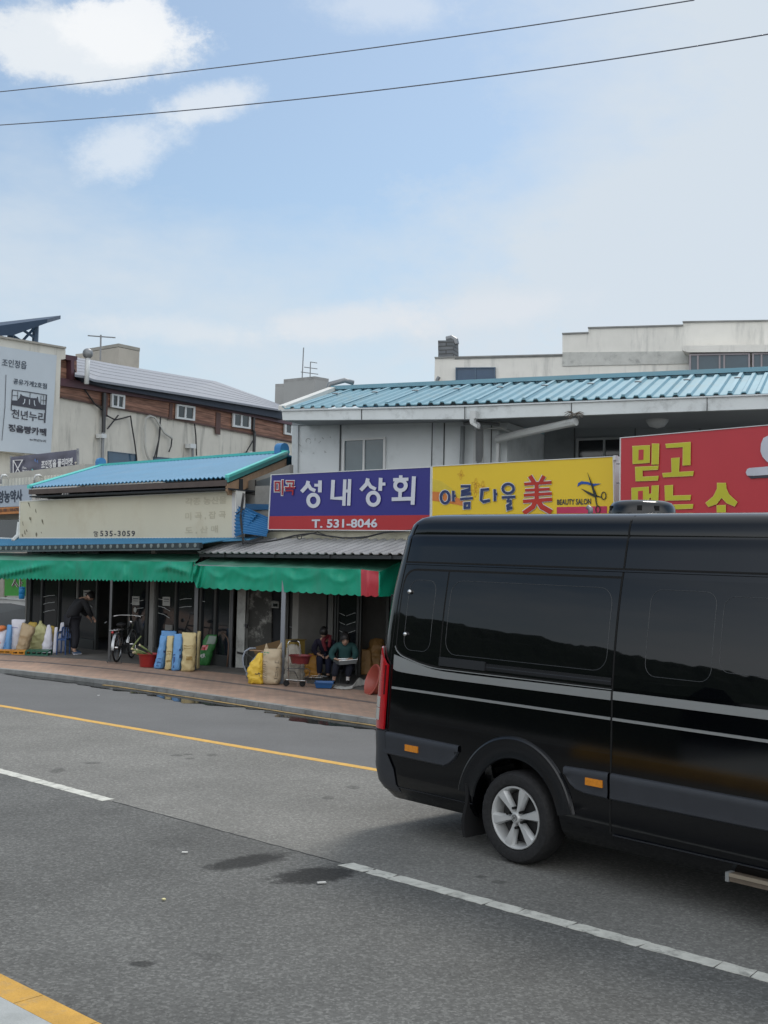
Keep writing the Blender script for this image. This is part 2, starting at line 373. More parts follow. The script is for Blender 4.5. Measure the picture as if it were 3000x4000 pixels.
# ------------------------------------------------------------------ palette
M_white = mat('white_paint', (.62, .64, .64), .5, .06)
M_dark = mat('dark_metal', (.035, .037, .04), .45, .1)
M_frame = mat('grey_aluminium', (.22, .23, .24), .45, .08, metal=.3)
M_glass = mat('dark_glass', (.012, .015, .018), .06, .05, spec=.6)
M_blueglass = mat('blue_tint_glass', (.04, .09, .15), .12, .1, spec=.6)
M_black = mat('black_rubber', (.012, .012, .013), .7, .2, spec=.3)
M_chrome = mat('chrome', (.6, .6, .6), .18, .03, metal=1)
M_cable = mat('cable', (.02, .02, .022), .6, .1)
# ------------------------------------------------------------------ ground, roads, pavements
def plan(p): return V((p[0], p[1], 0))
def ext(pts, a=60, b=30):
    pts = [plan(p) for p in pts]
    return [pts[0]+(pts[0]-pts[1]).normalized()*a]+pts+[pts[-1]+(pts[-1]-pts[-2]).normalized()*b]
NK = ext([gnd(0, 3802, .12), gnd(398, 4000, .12)], 60, 25)
KB = ext([gnd(x, y, PAV) for x, y in ((-500, 2585), (0, 2612), (240, 2638), (488, 2668), (814, 2715), (1266, 2784), (1465, 2812), (1800, 2868), (2400, 2975))], 70, 30)
WL = ext([gnd(0, 3012), gnd(3000, 3822)], 60, 20)
YL = ext([gnd(0, 2757), gnd(1465, 3007)], 60, 30)
def resample(pts, n):
    L = [0]
    for a, b in zip(pts, pts[1:]): L.append(L[-1]+(b-a).length)
    out = []
    for i in range(n):
        d = L[-1]*i/(n-1)
        for k in range(len(pts)-1):
            if d <= L[k+1]+1e-6:
                out.append(pts[k].lerp(pts[k+1], (d-L[k])/max(1e-9, L[k+1]-L[k]))); break
    return out
def offs(pts, d):
    out = []
    for i, p in enumerate(pts):
        t = (pts[min(i+1, len(pts)-1)]-pts[max(i-1, 0)]).normalized(); out.append(p+V((-t.y, t.x, 0))*d)
    return out   # +d = to the far side of the street
def strip(name, A, B, za, zb, mt, n=60, th=.02, **kw):
    A = resample(A, n); B = resample(B, n)
    P = [[a+V((0, 0, za)), b+V((0, 0, zb))] for a, b in zip(A, B)]
    mb = MB(); mb.sheet(P, (0, 0, 1), th); return mb.build(name, mt, None, kind='structure', **kw)
def BL_(x0, y0, x1, y1, h, st): 
    m_ = gnd((x0+x1)/2, (y0+y1)/2); hw = (gnd((x0+x1)/2, (y0+y1)/2-h)-m_).length; return (gnd(x0, y0), gnd(x1, y1), hw, st)
BN_ = [BL_(790, 3400, 1130, 3332, 21, .24), BL_(1060, 3445, 1400, 3392, 30, .20), BL_(505, 3768, 605, 3762, 13, .38), BL_(740, 3730, 900, 3745, 16, .8), BL_(560, 3300, 760, 3280, 22, .86), BL_(300, 3180, 520, 3165, 16, .88)]
BM_ = [BL_(x-w, y, x+w, y+1, h*1.2, .62) for x, y, w, h in ((690, 2950, 26, 4), (735, 2946, 20, 3), (830, 2949, 28, 4), (740, 2963, 18, 3), (1380, 3075, 28, 6), (1280, 3116, 28, 6), (1880, 3425, 24, 6), (1950, 3445, 34, 6), (360, 2980, 36, 4), (225, 3010, 30, 9))]
A_near = asphalt('asphalt_near', (.100, .101, .097), .60, 60, .2, 1, BN_)
A_mid = asphalt('asphalt_lane', (.165, .163, .152), .50, 60, .18, 9, BM_)
A_far = asphalt('asphalt_far', (.122, .124, .126), .24, 110, .10, 17)
g = MB(); g.add([(-900, -900, -.4), (900, -900, -.4), (900, 900, -.4), (-900, 900, -.4)], [(0, 1, 2, 3)])
g.build('ground', mat('ground', (.085, .088, .085), .9, .2, .3, stain=(.08, .09, .06)), kind='structure')
strip('road', offs(NK, .02), WL, 0, 0, A_near)
strip('road', WL, YL, 0, 0, A_mid)
strip('road', YL, KB, 0, -.06, A_far)
# kerb stones on the far side: a real step
K2 = offs(KB, .13)
kb = MB()
a = resample(KB, 220); b = resample(K2, 220)
for i in range(219):
    j = i+1; g1 = a[i].lerp(a[j], .985); g2 = b[i].lerp(b[j], .985); ch = V((0, 0, PAV+.004+.003*random.uniform(-1, 1)))
    f = (b[i]-a[i]).normalized()*.012
    kb.loft([a[i]+V((0, 0, -.12)), g1+V((0, 0, -.12)), g2+V((0, 0, -.12)), b[i]+V((0, 0, -.12))], [a[i]+f+ch, g1+f+ch, g2+ch, b[i]+ch])
kb.build('kerb', mat('kerb_stone', (.215, .22, .215), .8, .2, 5, bump=.3, stain=(.07, .07, .066), stain_amt=.7, stain_scale=2), kind='structure')
rd = (KB[6]-KB[3]); rang = math.atan2(rd.y, rd.x)
M_pave = brickmat('brick_paving', (.40, .255, .185), (.33, .225, .17), (.20, .16, .13), .23, .115, -rang, .008)
M_pave2 = brickmat('brick_paving_dark', (.17, .13, .115), (.14, .115, .105), (.09, .08, .075), .23, .115, -rang, .008)
MF = offs(K2, 1.28); MF2 = offs(K2, 1.42)
strip('pavement', offs(K2, .002), offs(KB, 14), PAV, PAV, M_pave, 120, .3)
strip('pavement_band', MF, MF2, PAV+.004, PAV+.004, M_pave2, 120, .003)
strip('pavement_slab', offs(K2, 2.45), offs(KB, 13), PAV+.005, PAV+.005, mat('concrete_slab', (.13, .122, .112), .8, .2, 2, bump=.25, stain=(.05, .048, .045)), 120, .004)
# near pavement with its yellow painted kerb
NKi = offs(NK, -.17)
M_yel = mat('yellow_kerb_paint', (.52, .29, .045), .7, .14, 6, bump=.35, bscale=60, stain=(.30, .22, .12), stain_amt=.55, stain_scale=7)
NKd = (NK[1]-NK[0]).normalized(); kb = MB(); a = resample([NK[1]-NKd*3.0]+NK[1:], 60); b = resample([NKi[1]-NKd*3.0]+NKi[1:], 60)
for i in range(59):
    g1 = a[i].lerp(a[i+1], .988); g2 = b[i].lerp(b[i+1], .988); t = V((0, 0, .12))
    kb.loft([a[i], g1, g2, b[i]], [a[i]+t, g1+t, g2+t, b[i]+t])
kb.build('kerb', M_yel, kind='structure')
kb = MB()
for i in range(60):
    q = resample([NK[0], a[0]], 61) if i == 0 else q
    q2_ = resample([NKi[0], b[0]], 61) if i == 0 else q2_
    t = V((0, 0, .12)); g1 = q[i].lerp(q[i+1], .988); g2 = q2_[i].lerp(q2_[i+1], .988)
    kb.loft([q[i], g1, g2, q2_[i]], [q[i]+t, g1+t, g2+t, q2_[i]+t])
kb.build('kerb', mat('kerb_grey', (.15, .15, .145), .85, .15, 4), kind='structure')
strip('near_pavement', offs(NKi, -7), offs(NKi, -.002), .12, .12, mat('pale_paving', (.36, .38, .38), .85, .10, 3, bump=.3, bscale=50, stain=(.2, .21, .2)), 60, .15)
# markings
M_wl = mat('white_road_paint', (.55, .55, .50), .7, .18, 9, bump=.3, bscale=80, stain=(.14, .14, .13), stain_amt=.85, stain_scale=6)
M_yl = mat('yellow_road_paint', (.60, .35, .07), .7, .12, 9, bump=.3, bscale=80, stain=(.28, .24, .17), stain_amt=.6, stain_scale=8)
def dash_line(name, P, Q, w, mt, z=.004, rag=.007):
    t = (Q-P); L = t.length; t.normalize(); nn = V((-t.y, t.x, 0)); mb = MB(); x = 0
    while x < L:
        l = min(random.uniform(.22, .6), L-x); k = max(2, int(l/.06)); R1 = []; sk = random.uniform(-.02, .02)
        for i in range(k+1):
            c = P+t*(x+(l-.008)*i/k); R1.append([c-nn*(w/2+random.uniform(-rag, rag))+V((0, 0, z))-t*sk, c+nn*(w/2+random.uniform(-rag, rag))+V((0, 0, z))+t*sk])
        mb.sheet(R1, (0, 0, 1), .003); x += l
    return mb.build(name, mt, kind='structure')
def seg_line(name, P, Q, w, mt, z=.004, n=40, rag=.006):
    t = (Q-P).normalized(); nn = V((-t.y, t.x, 0)); R1 = []
    for i in range(n+1):
        c = P.lerp(Q, i/n); R1.append([c-nn*(w/2+random.uniform(-rag, rag))+V((0, 0, z)), c+nn*(w/2+random.uniform(-rag, rag))+V((0, 0, z))])
    return MB().sheet(R1, (0, 0, 1), .003).build(name, mt, kind='structure')
W = lambda x: gnd(x, 3012+(3822-3012)*x/3000)
wt = (W(3000)-W(0)).normalized()
dash_line('lane_marking', plan(W(-900)), plan(W(425)), .135, M_wl)
dash_line('lane_marking', plan(W(1350)), plan(W(3300)), .135, M_wl)
seg_line('lane_marking', YL[0], YL[-1], .125, M_yl, .003, 400, .004)
seg_line('joint_seam', plan(W(440)), plan(W(1345)), .012, mat('seam', (.05, .05, .05), .9), .003, 60, .008)
# litter specks
for i, (x, y, w, c) in enumerate(((722, 3329, 11, (.55, .55, .53)), (1256, 3447, 17, (.6, .6, .58)), (640, 3512, 6, (.6, .55, .3)), (385, 2716, 5, (.6, .6, .6)))):
    p = gnd(x, y, .012); MB().box(-w/FP*p.y, w/FP*p.y, -.012, .012, -.004, .004, Matrix.Translation(p)@Matrix.Rotation(.3*i, 4, 'Z')).build('litter', mat('litter%d' % i, c, .8), label=['small white scrap on the dark near lane', 'white paper strip beside the dark road patch', 'tiny yellow scrap on the dark near lane', 'tiny white scrap near the far gutter'][i], cat='litter')
# wet gutter
gut = []
kr = [p for p in resample(KB, 900) if -7.2 < p.x < 1.2]
kr = resample(kr, 160); P = []
for i, p in enumerate(kr):
    t = i/159; nn_ = (kr[min(i+1, 159)]-kr[max(i-1, 0)]).normalized(); nn_ = V((-nn_.y, nn_.x, 0))
    w1 = .12+max(0, .32+.5*noise.noise(V((i*.045, 0, 3)))+.14*noise.noise(V((i*.3, 5, 3))))*min(1, t*4)
    P.append([p-nn_*w1+V((0, 0, -.0435)), p-nn_*w1*.5+V((0, 0, -.0435)), p-nn_*.004+V((0, 0, -.0435))])
MB().sheet(P, (0, 0, 1), .002).build('gutter_water', mat('wet_gutter', (.020, .021, .021), .07, .3, 4, spec=.6), kind='structure')
P = []
for i, p in enumerate(kr[40:]):
    nn_ = (kr[min(i+41, 159)]-kr[i+39]).normalized(); nn_ = V((-nn_.y, nn_.x, 0)); P.append([p-nn_*.15+V((0, 0, -.0385)), p-nn_*.07+V((0, 0, -.0385))])
MB().sheet(P, (0, 0, 1), .002).build('lane_marking', mat('worn_yellow', (.30, .20, .07), .5, .3, 6, stain=(.06, .06, .055), stain_amt=.95, stain_scale=4), kind='structure')
# ------------------------------------------------------------------ the facade planes
PL = plG(0, 2490, 900, 2607)
PR = plG(900, 2607, 1600, 2712)
PP = plG(426, 2584, 1100, 2668)     # the row of awning posts
# ------------------------------------------------------------------ the van
VO = gnd(2002, 3378); VU = V((.68616, -.72745, 0)); VN = V((.72745, .68616, 0))
PROF = [(.28, .10), (.36, .035), (.42, .012), (.55, 0), (1.40, 0)]+[(1.45+.03*k, .045*(.03*k)+.09*(.03*k)**2+.001) for k in range(29)]+[(2.37, .119), (2.5, .144), (2.59, .162), (2.61, .176), (2.645, .176), (2.665, .180), (2.70, .190), (2.73, .203), (2.755, .225), (2.775, .262), (2.788, .32), (2.797, .42), (2.805, .62), (2.81, 1.05)]
def interp(T, x):
    if x <= T[0][0]: return T[0][1]
    for (a, b), (c, d) in zip(T, T[1:]):
        if x <= c: return b+(d-b)*(x-a)/(c-a)
    return T[-1][1]
def pv(z): return interp(PROF, z)
REAR = [(.28, -1.60), (.40, -1.68), (.55, -1.71), (.9, -1.70), (1.57, -1.655), (2.05, -1.625), (2.375, -1.585), (2.6, -1.555), (2.70, -1.51), (2.755, -1.45), (2.788, -1.34), (2.80, -1.1), (2.81, -.6)]
FRONT = [(.28, 4.70), (.5, 4.84), (.9, 4.84), (1.15, 4.74), (1.3, 4.45), (1.42, 4.2), (1.9, 3.78), (2.4, 3.25), (2.6, 2.95), (2.72, 2.65), (2.8, 2.2), (2.81, 1.8)]
VW = 2.10
def vp(u, z, proud=0.0): return VO+VU*u+VN*(pv(z)-proud)+V((0, 0, z))
def vg(u, v, z): return VO+VU*u+VN*v+V((0, 0, z))
def vpx(px, py):
    v = 0
    for _ in range(30):
        d = ray(px, py); t = ((VO-CP).dot(VN)+v)/d.dot(VN); p = CP+d*t; z = p.z; v = pv(min(z, 2.75))
    return ((p-VO).dot(VU), p.z)
def paint(name, col, rough, coat=1.0):
    return mat(name, col, rough, .04, 1, coat=coat, spec=.5)
M_body = mat('black_car_paint', (.0016, .0020, .0030), .07, .04, 1, spec=.58)
M_vglass = mat('van_tinted_glass', (.0020, .0025, .0035), .02, .03, spec=.52)
M_plast = mat('van_grey_plastic', (.030, .033, .040), .42, .08, 8, spec=.45)
M_silver = mat('silver_trim', (.27, .28, .28), .38, .04, metal=.3)
M_gap = mat('panel_gap', (.002, .002, .002), .9, 0)
van = thing('van', 'tall black van with tinted windows and alloy wheel, cut by the right edge', 'van', VO)
def section(z):
    a = pv(z); r, f = interp(REAR, z), interp(FRONT, z); W_ = VW-a; pts = []
    rr = min(.20, (W_-a)*.4); rf = min(.38, (W_-a)*.4)
    def arc(cu, cv, rad, a0, a1, n=7): return [(cu+rad*math.cos(R_(a0+(a1-a0)*i/n)), cv+rad*math.sin(R_(a0+(a1-a0)*i/n))) for i in range(n+1)]
    pts += arc(r+rr, a+rr, rr, 180, 270); 
    for k in range(1, 24): pts.append((r+rr+(f-rf-r-rr)*k/24, a))
    pts += arc(f-rf, a+rf, rf, 270, 360); pts += arc(f-rf, W_-rf, rf, 0, 90)
    for k in range(1, 24): pts.append((f-rf+(r+rr-f+rf)*k/24, W_))
    pts += arc(r+rr, W_-rr, rr, 90, 180)
    return [vg(u, v, z) for u, v in pts]
zs = [.28, .32, .36, .39, .42, .48, .55, .7, .9, 1.1, 1.3, 1.4]+[1.45+.06*k for k in range(15)]+[ 2.37, 2.5, 2.59, 2.61, 2.645, 2.665, 2.70, 2.73, 2.755, 2.775, 2.788, 2.797, 2.805]
rings = [section(z) for z in zs]
mb = MB(); k0 = len(mb.v); mb.grid(rings, False, True); n = len(rings[0])
mb.f.append(tuple(range(n))); mb.f.append(tuple(range((len(rings)-1)*n, len(rings)*n)))
body = mb.build('body', M_body, van)
# wheel wells
WB = 3.78
cuts = MB()
for u in (0, WB):
    for v0, v1 in ((-.1, .40), (VW-.40, VW+.1)):
        sec = []
        for q in range(29):
            a_ = math.pi*q/28; sec.append((u+.455*math.cos(a_), .366+.465*math.sin(a_)))
        sec += [(u-.455, .1), (u+.455, .1)]
        cuts.loft([vg(a_, v0, b_) for a_, b_ in sec], [vg(a_, v1, b_) for a_, b_ in sec])
cut = cuts.build('wheel_cut', None, None)
bo = body.modifiers.new('b', 'BOOLEAN'); bo.object = cut; bo.operation = 'DIFFERENCE'; bo.solver = 'EXACT'
bpy.context.view_layer.update()
dg = bpy.context.evaluated_depsgraph_get(); me = bpy.data.meshes.new_from_object(body.evaluated_get(dg))
body.modifiers.clear(); body.data = me; bpy.data.objects.remove(cut)
for p in me.polygons: p.use_smooth = True
try: me.set_sharp_from_angle(angle=R_(28))
except Exception: pass
def spatch(us, bot, top, nz, proud, th=.006, name='trim', mt=None, parent=None, smooth=True, clamp=2.78, **kw):
    P = []
    for u in us:
        b_, t_ = bot(u), top(u); P.append([vp(u, b_+(t_-b_)*k/nz, proud) for k in range(nz+1)])
    return MB().sheet(P, -VN, th).build(name, mt, parent or van, smooth=40, **kw)
def lin(T): return lambda u: interp(T, u)
def frange(a, b, n): return [a+(b-a)*i/n for i in range(n+1)]
def rrect(u0, u1, z0, z1, r, n=5):
    c = lambda u, s: (r-math.sqrt(max(0, r*r-(r-min(r, max(0, min(u-u0, u1-u))))**2)))*s
    us = sorted(set([round(u0+r*(1-math.cos(math.pi/2*i/n)), 5) for i in range(n+1)]+[round(u1-r*(1-math.cos(math.pi/2*i/n)), 5) for i in range(n+1)]+frange(u0+r, u1-r, 8)))
    return us, (lambda u: z0+c(u, 1)), (lambda u: z1-c(u, 1))
# side glass: quarter pane, mid pane, sliding door pane
px = [vpx(x, y) for x, y in ((1566, 2470), (1568, 2515), (1580, 2540), (1612, 2562), (1660, 2582), (1700, 2597), (1760, 2608), (1800, 2612))]
QB = sorted(px)
u0, u1 = -1.395, -.855
def qtop(u):
    d = max(0, .13-(u-(-1.30))) if u < -1.17 else 0
    return 2.292-(.13-math.sqrt(max(0, .0169-d*d)) if d < .13 else .13)
def pane(name, us, bot, top, lab=None):
    p = spatch(us, bot, top, 26, .004, .008, name, M_vglass); return p
QBT = [(-1.40, 1.80), (-1.395, 1.66), (-1.38, 1.61), (-1.34, 1.57), (-1.26, 1.545), (-1.10, 1.515), (-.97, 1.497), (-.86, 1.488), (.915, 1.488)]
def left_u(z): return -1.40+ (z-1.6)*.04/.7
us = [-1.385, -1.378, -1.365, -1.35, -1.33, -1.30, -1.26, -1.2, -1.1, -1.0, -.93, -.862]
QTT = [(-1.385, 2.10), (-1.378, 2.17), (-1.365, 2.22), (-1.35, 2.245), (-1.33, 2.265), (-1.30, 2.282), (-1.26, 2.29), (-.86, 2.292)]
qb = [(-1.385, 1.64), (-1.378, 1.615), (-1.365, 1.595), (-1.35, 1.583), (-1.33, 1.572), (-1.30, 1.560), (-1.26, 1.548), (-1.1, 1.517), (-.97, 1.499), (-.86, 1.490)]
# rubber seal behind the quarter and mid panes
spatch([-1.40, -1.393, -1.38, -1.36, -1.33, -1.29, -1.24, -1.1, -.97, -.86, .9, .918], lin([(-1.40, 1.62), (-1.38, 1.592), (-1.36, 1.575), (-1.33, 1.557), (-1.29, 1.543), (-1.1, 1.500), (-.97, 1.482), (-.86, 1.474), (.918, 1.476)]), lin([(-1.40, 2.10), (-1.393, 2.19), (-1.38, 2.24), (-1.36, 2.27), (-1.33, 2.292), (-1.29, 2.304), (-1.24, 2.310), (.918, 2.310)]), 14, .002, .006, 'window_seal', M_gap)
spatch([-1.405, -1.398, -1.385, -1.362, -1.33, -1.29, -1.24, -1.1, -.97, -.86, .9, .918], lin([(-1.405, 1.615), (-1.385, 1.583), (-1.36, 1.564), (-1.33, 1.546), (-1.29, 1.532), (-1.1, 1.489), (-.97, 1.472), (-.86, 1.466), (.918, 1.470)]), lin([(-1.405, 1.625), (-1.385, 1.593), (-1.36, 1.574), (-1.33, 1.555), (-1.29, 1.541), (-1.1, 1.499), (-.97, 1.481), (-.86, 1.473), (.918, 1.475)]), 1, .006, .006, 'window_trim', M_silver)
w1 = pane('side_window', us, lin(qb), lin(QTT))
w2 = pane('side_window', frange(-.846, .916, 12), lambda u: 1.488, lambda u: 2.292)
w3 = pane('side_window', frange(.936, 2.9, 14), lambda u: 1.488, lambda u: 2.30)
cab = pane('side_window', frange(2.96, 3.9, 12), lambda u: 1.488, lambda u: min(2.28, interp([(2.9, 2.28), (3.1, 2.2), (3.9, 1.55)], u)))
# faint printed outlines on the panes (ceramic border) as thin raised beads
M_bead = mat('glass_border', (.045, .048, .052), .3, .03)
def bead(u0, u1, z0, z1, r, parent, uo=0):
    pts = []
    for cu, cz, a0 in ((u1-r, z1-r, 0), (u0+r, z1-r, 90), (u0+r, z0+r, 180), (u1-r, z0+r, 270)):
        for k in range(6):
            a_ = R_(a0+18*k); pts.append((cu+r*math.cos(a_), cz+r*math.sin(a_)))
    o = []
    for i, p in enumerate(pts):
        q = pts[(i+1) % len(pts)]
        for k in range(5): o.append((p[0]+(q[0]-p[0])*k/5, p[1]+(q[1]-p[1])*k/5))
    MB().tube([vp(a_, b_, .0045) for a_, b_ in o], .0022, 5, True).build('pane_outline', M_bead, parent, smooth=True)
bead(-1.30, -.98, 1.60, 2.21, .09, w1); bead(-.80, .86, 1.60, 2.22, .12, w2); bead(1.20, 1.74, 1.60, 2.225, .09, w3)
bead(1.80, 2.75, 1.68, 2.20, .08, w3)
# lower sliding track on the mid pane
spatch(frange(-.85, -.33, 4), lambda u: 1.500, lambda u: 1.572, 2, .018, .016, 'slide_cover', mat('satin_black', (.020, .021, .024), .3, .05))
spatch(frange(-.33, .915, 6), lambda u: 1.505, lambda u: 1.558, 2, .009, .006, 'slide_rail', mat('satin_black2', (.010, .010, .012), .3, .05))
spatch(frange(-.33, .915, 6), lambda u: 1.528, lambda u: 1.534, 1, .014, .006, 'slide_rail', M_plast)
MB().ball(vp(-1.285, 2.105, .014), .022, .022, .022).build('hinge_cap', M_chrome, van, smooth=True)
MB().ball(vp(-1.28, 1.735, .014), .02, .02, .02).build('hinge_cap', M_chrome, van, smooth=True)
# silver swoosh band
spatch(frange(-1.405, -1.36, 2)+[-1.3, -1.2, -1.1, -1.0, -.9, -.8, -.5, 0, .5, .915], lin([(-1.405, 1.425), (-1.38, 1.412), (-1.34, 1.405), (-1.2, 1.400), (-.8, 1.392), (.915, 1.395)]), lin([(-1.405, 1.548), (-1.3, 1.527), (-1.2, 1.507), (-1.1, 1.487), (-1.0, 1.470), (-.9, 1.458), (-.8, 1.453), (-.6, 1.45), (.915, 1.460)]), 3, .010, .010, 'silver_band', M_silver)
spatch(frange(.936, 4.0, 10), lambda u: 1.400, lambda u: 1.462, 2, .010, .010, 'silver_band', M_silver)
for a_, b_ in ((-1.42, .915), (.936, 3.2)):
    spatch(frange(a_, b_, 8), lambda u: 1.248, lambda u: 1.268, 1, .009, .009, 'trim_strip', M_silver)
# grey protective mouldings
def mould(us, bot, top, name='side_moulding'):
    P = []
    for u in us:
        b_, t_ = bot(u), top(u); z = [b_, b_+.010, b_+.018, b_+.30*(t_-b_), t_-.055, t_-.018, t_-.006, t_]; pr = [0, .018, .022, .018, .024, .022, .016, 0]
        P.append([vp(u, zz, pp_) for zz, pp_ in zip(z, pr)])
    return MB().sheet(P, -VN, .003).build(name, M_plast, van, smooth=30)
mould([-1.50, -1.45, -1.3, -1.1, -.9, -.76, -.70, -.64, -.60], lin([(-1.5, .668), (-.76, .660), (-.66, .71), (-.60, .80)]), lin([(-1.5, .872), (-.60, .858)]))
mould([.50, .56, .62, .70, .80, .91], lin([(.50, .80), (.56, .72), (.64, .67), (.91, .662)]), lin([(.50, .852), (.91, .862)]))
mould(frange(.934, 2.95, 10), lambda u: .662, lambda u: .862)
# arch flare
fl = []
for q in range(33):
    a_ = R_(12+156*q/32); ru, rz = .615, .645
    c, s = math.cos(a_), math.sin(a_); row = []
    for k, (f_, pr) in enumerate(((1.0, .0), (.985, .020), (.965, .026), (.93, .010), (.80, .006), (.735, .012), (.722, .0))):
        row.append(vp(ru*c*f_ if k else ru*c, .366+rz*s*f_, pr))
    fl.append(row)
MB().sheet(fl, -VN, .004).build('wheel_arch_flare', mat('flare_black', (.008, .009, .011), .25, .05, spec=.5), van, smooth=35)
# drip rail, roof seam, vertical seams
spatch(frange(-1.40, 3.0, 16), lambda u: 2.358, lambda u: 2.372, 1, .003, .006, 'drip_gap', M_gap)
spatch(frange(-1.40, 3.0, 16), lambda u: 2.345, lambda u: 2.357, 1, .012, .012, 'drip_rail', M_body)
for u in (.925,):
    P = [[vp(u-.007, z, .0035), vp(u+.007, z, .0035)] for z in frange(.42, 2.77, 60)]
    MB().sheet(P, -VN, .004).build('door_gap', M_gap, van)
def useam(z): return interp([(.87, -1.475), (1.58, -1.445), (2.05, -1.425), (2.37, -1.40), (2.6, -1.385), (2.73, -1.33)], z)
P = [[vp(useam(z)-.003, z, .003), vp(useam(z)+.003, z, .003)] for z in frange(.88, 2.70, 40)]
MB().sheet(P, -VN, .004).build('body_seam', M_gap, van)
# belt crease
spatch(frange(-1.45, .915, 8), lambda u: .985, lambda u: 1.0, 1, .0035, .004, 'body_crease', M_body)
spatch(frange(.94, 3.0, 8), lambda u: .985, lambda u: 1.0, 1, .0035, .004, 'body_crease', M_body)
# sill line
spatch(frange(.95, 2.9, 6), lambda u: .405, lambda u: .413, 1, .016, .012, 'sill_trim', M_plast)
spatch(frange(-1.38, -.46, 6), lambda u: .395, lambda u: .40, 1, .006, .006, 'sill_trim', M_plast)
# rear bumper wrapping the corner
def corner(z, q, ex=0.0):
    "q: 0..1 from side (u=-1.35) round the corner to the rear face"
    a = pv(z); r = interp(REAR, z); rr = .20+ex
    pts = [(-1.25, a-ex)]+[(r+.20+rr*math.cos(R_(t)), a+.20+rr*math.sin(R_(t))) for t in (270, 258, 246, 234, 222, 210, 198, 186, 180)]+[(r-ex, 1.05)]
    return [vg(u, v, z) for u, v in pts]
P = []
for z, ex in ((.335, -.02), (.355, .005), (.42, .012), (.55, .016), (.70, .018), (.80, .026), (.868, .026), (.878, .0)):
    a = pv(z); r = interp(REAR, z); rr = .20+ex; e0 = interp([(.33, -1.30), (.45, -1.365), (.66, -1.375), (.67, -1.47), (.88, -1.475)], z)
    P.append([vg(u, v, z) for u, v in [(e0, a-ex)]+[(r+.20+rr*math.cos(R_(t)), a+.20+rr*math.sin(R_(t))) for t in (270, 258, 246, 234, 222, 210, 198, 186, 180)]+[(r-ex, 1.05), (r-ex, 1.85)]])
MB().sheet(P, -VN, .006).build('rear_bumper', M_plast, van, smooth=35)
# tail lamp on the corner
M_red = mat('red_lens', (.42, .006, .012), .12, .12, 30, coat=1.0)
M_clear = mat('clear_lens', (.42, .43, .40), .2, .1, 60, coat=.6)
def lamp_pt(t, z, ex):
    a = pv(z); r = interp(REAR, z); rr = .20+ex
    return vg(r+.20+rr*math.cos(R_(t)), a+.20+rr*math.sin(R_(t)), z)
def lampgrid(z0, z1, ts, ex, top=None, nz=10):
    P = []
    for k in range(nz+1):
        row = []
        for t in ts:
            zt = top(t) if top else z1
            row.append(lamp_pt(t, z0+(zt-z0)*k/nz, ex))
        P.append(row)
    return P
tl = MB().sheet(lampgrid(.885, 1.6, (272, 266, 260, 254, 248, 242, 236, 230, 224, 216, 207, 198), .03, lambda t: interp([(198, 1.60), (222, 1.60), (232, 1.575), (268, 1.455)], t), 16), -VN, .02).build('tail_lamp', M_red, van, smooth=35)
MB().sheet(lampgrid(.96, 1.065, (254, 248, 242, 236, 228, 220, 210), .035, None, 2), -VN, .008).build('reversing_lens', M_clear, tl, smooth=True)
MB().sheet(lampgrid(1.072, 1.165, (254, 248, 242, 236, 228, 220, 210), .035, None, 2), -VN, .008).build('indicator_lens', M_clear, tl, smooth=True)
MB().sheet(lampgrid(1.19, 1.56, (270, 264), .0325, lambda t: 1.45, 3), -VN, .004).build('lamp_edge', mat('dark_red_lens', (.10, .004, .008), .15, .05, coat=1), tl, smooth=True)
# side markers
M_amb = mat('amber_lens', (.62, .22, .015), .2, .15, 60, coat=.8)
for u0_, z0_, z1_ in ((-1.215, .735, .790), (.715, .745, .800)):
    spatch(frange(u0_, u0_+.155, 2), lambda u: z0_, lambda u: z1_, 2, .032, .012, 'side_marker', M_amb)
# mudflap
mb = MB(); P = []
for k, z in enumerate(frange(.12, .56, 6)):
    P.append([vg(-.50-.02*math.sin(k), -.01, z), vg(-.49, .14, z), vg(-.49, .30, z)])
mb.sheet(P, VU, .03); mb.build('mudflap', M_black, van, smooth=True)
MB().box(-.43, -.33, .20, .22, .52, .60, Matrix.Translation(VO)@Matrix(((VU.x, VN.x, 0, 0), (VU.y, VN.y, 0, 0), (0, 0, 1, 0), (0, 0, 0, 1)))).build('bracket', M_chrome, van)
# side step
VM = Matrix.Translation(VO)@Matrix(((VU.x, VN.x, 0, 0), (VU.y, VN.y, 0, 0), (0, 0, 1, 0), (0, 0, 0, 1)))
us_, zs_ = [(p[0]) for p in (vpx(2858, 3405),)][0], [(p[1]) for p in (vpx(2858, 3405),)][0]
st = MB().box(us_+.03, 2.9, -.02, .26, zs_-.045, zs_+.008, VM).build('side_step', mat('step_tread', (.12, .095, .07), .6, .2, 20), van)
MB().box(us_, us_+.028, -.025, .26, zs_-.05, zs_+.012, VM).build('step_cap', M_silver, st)
MB().box(us_+.03, 2.9, -.028, -.021, zs_-.012, zs_+.012, VM).build('step_edge', mat('step_edge', (.42, .36, .28), .35, .05, metal=.6), st)
# rear wiper/handle knob seen past the edge
MB().box(-1.73, -1.66, .25, .29, 1.93, 2.06, VM).build('door_handle', M_black, van)
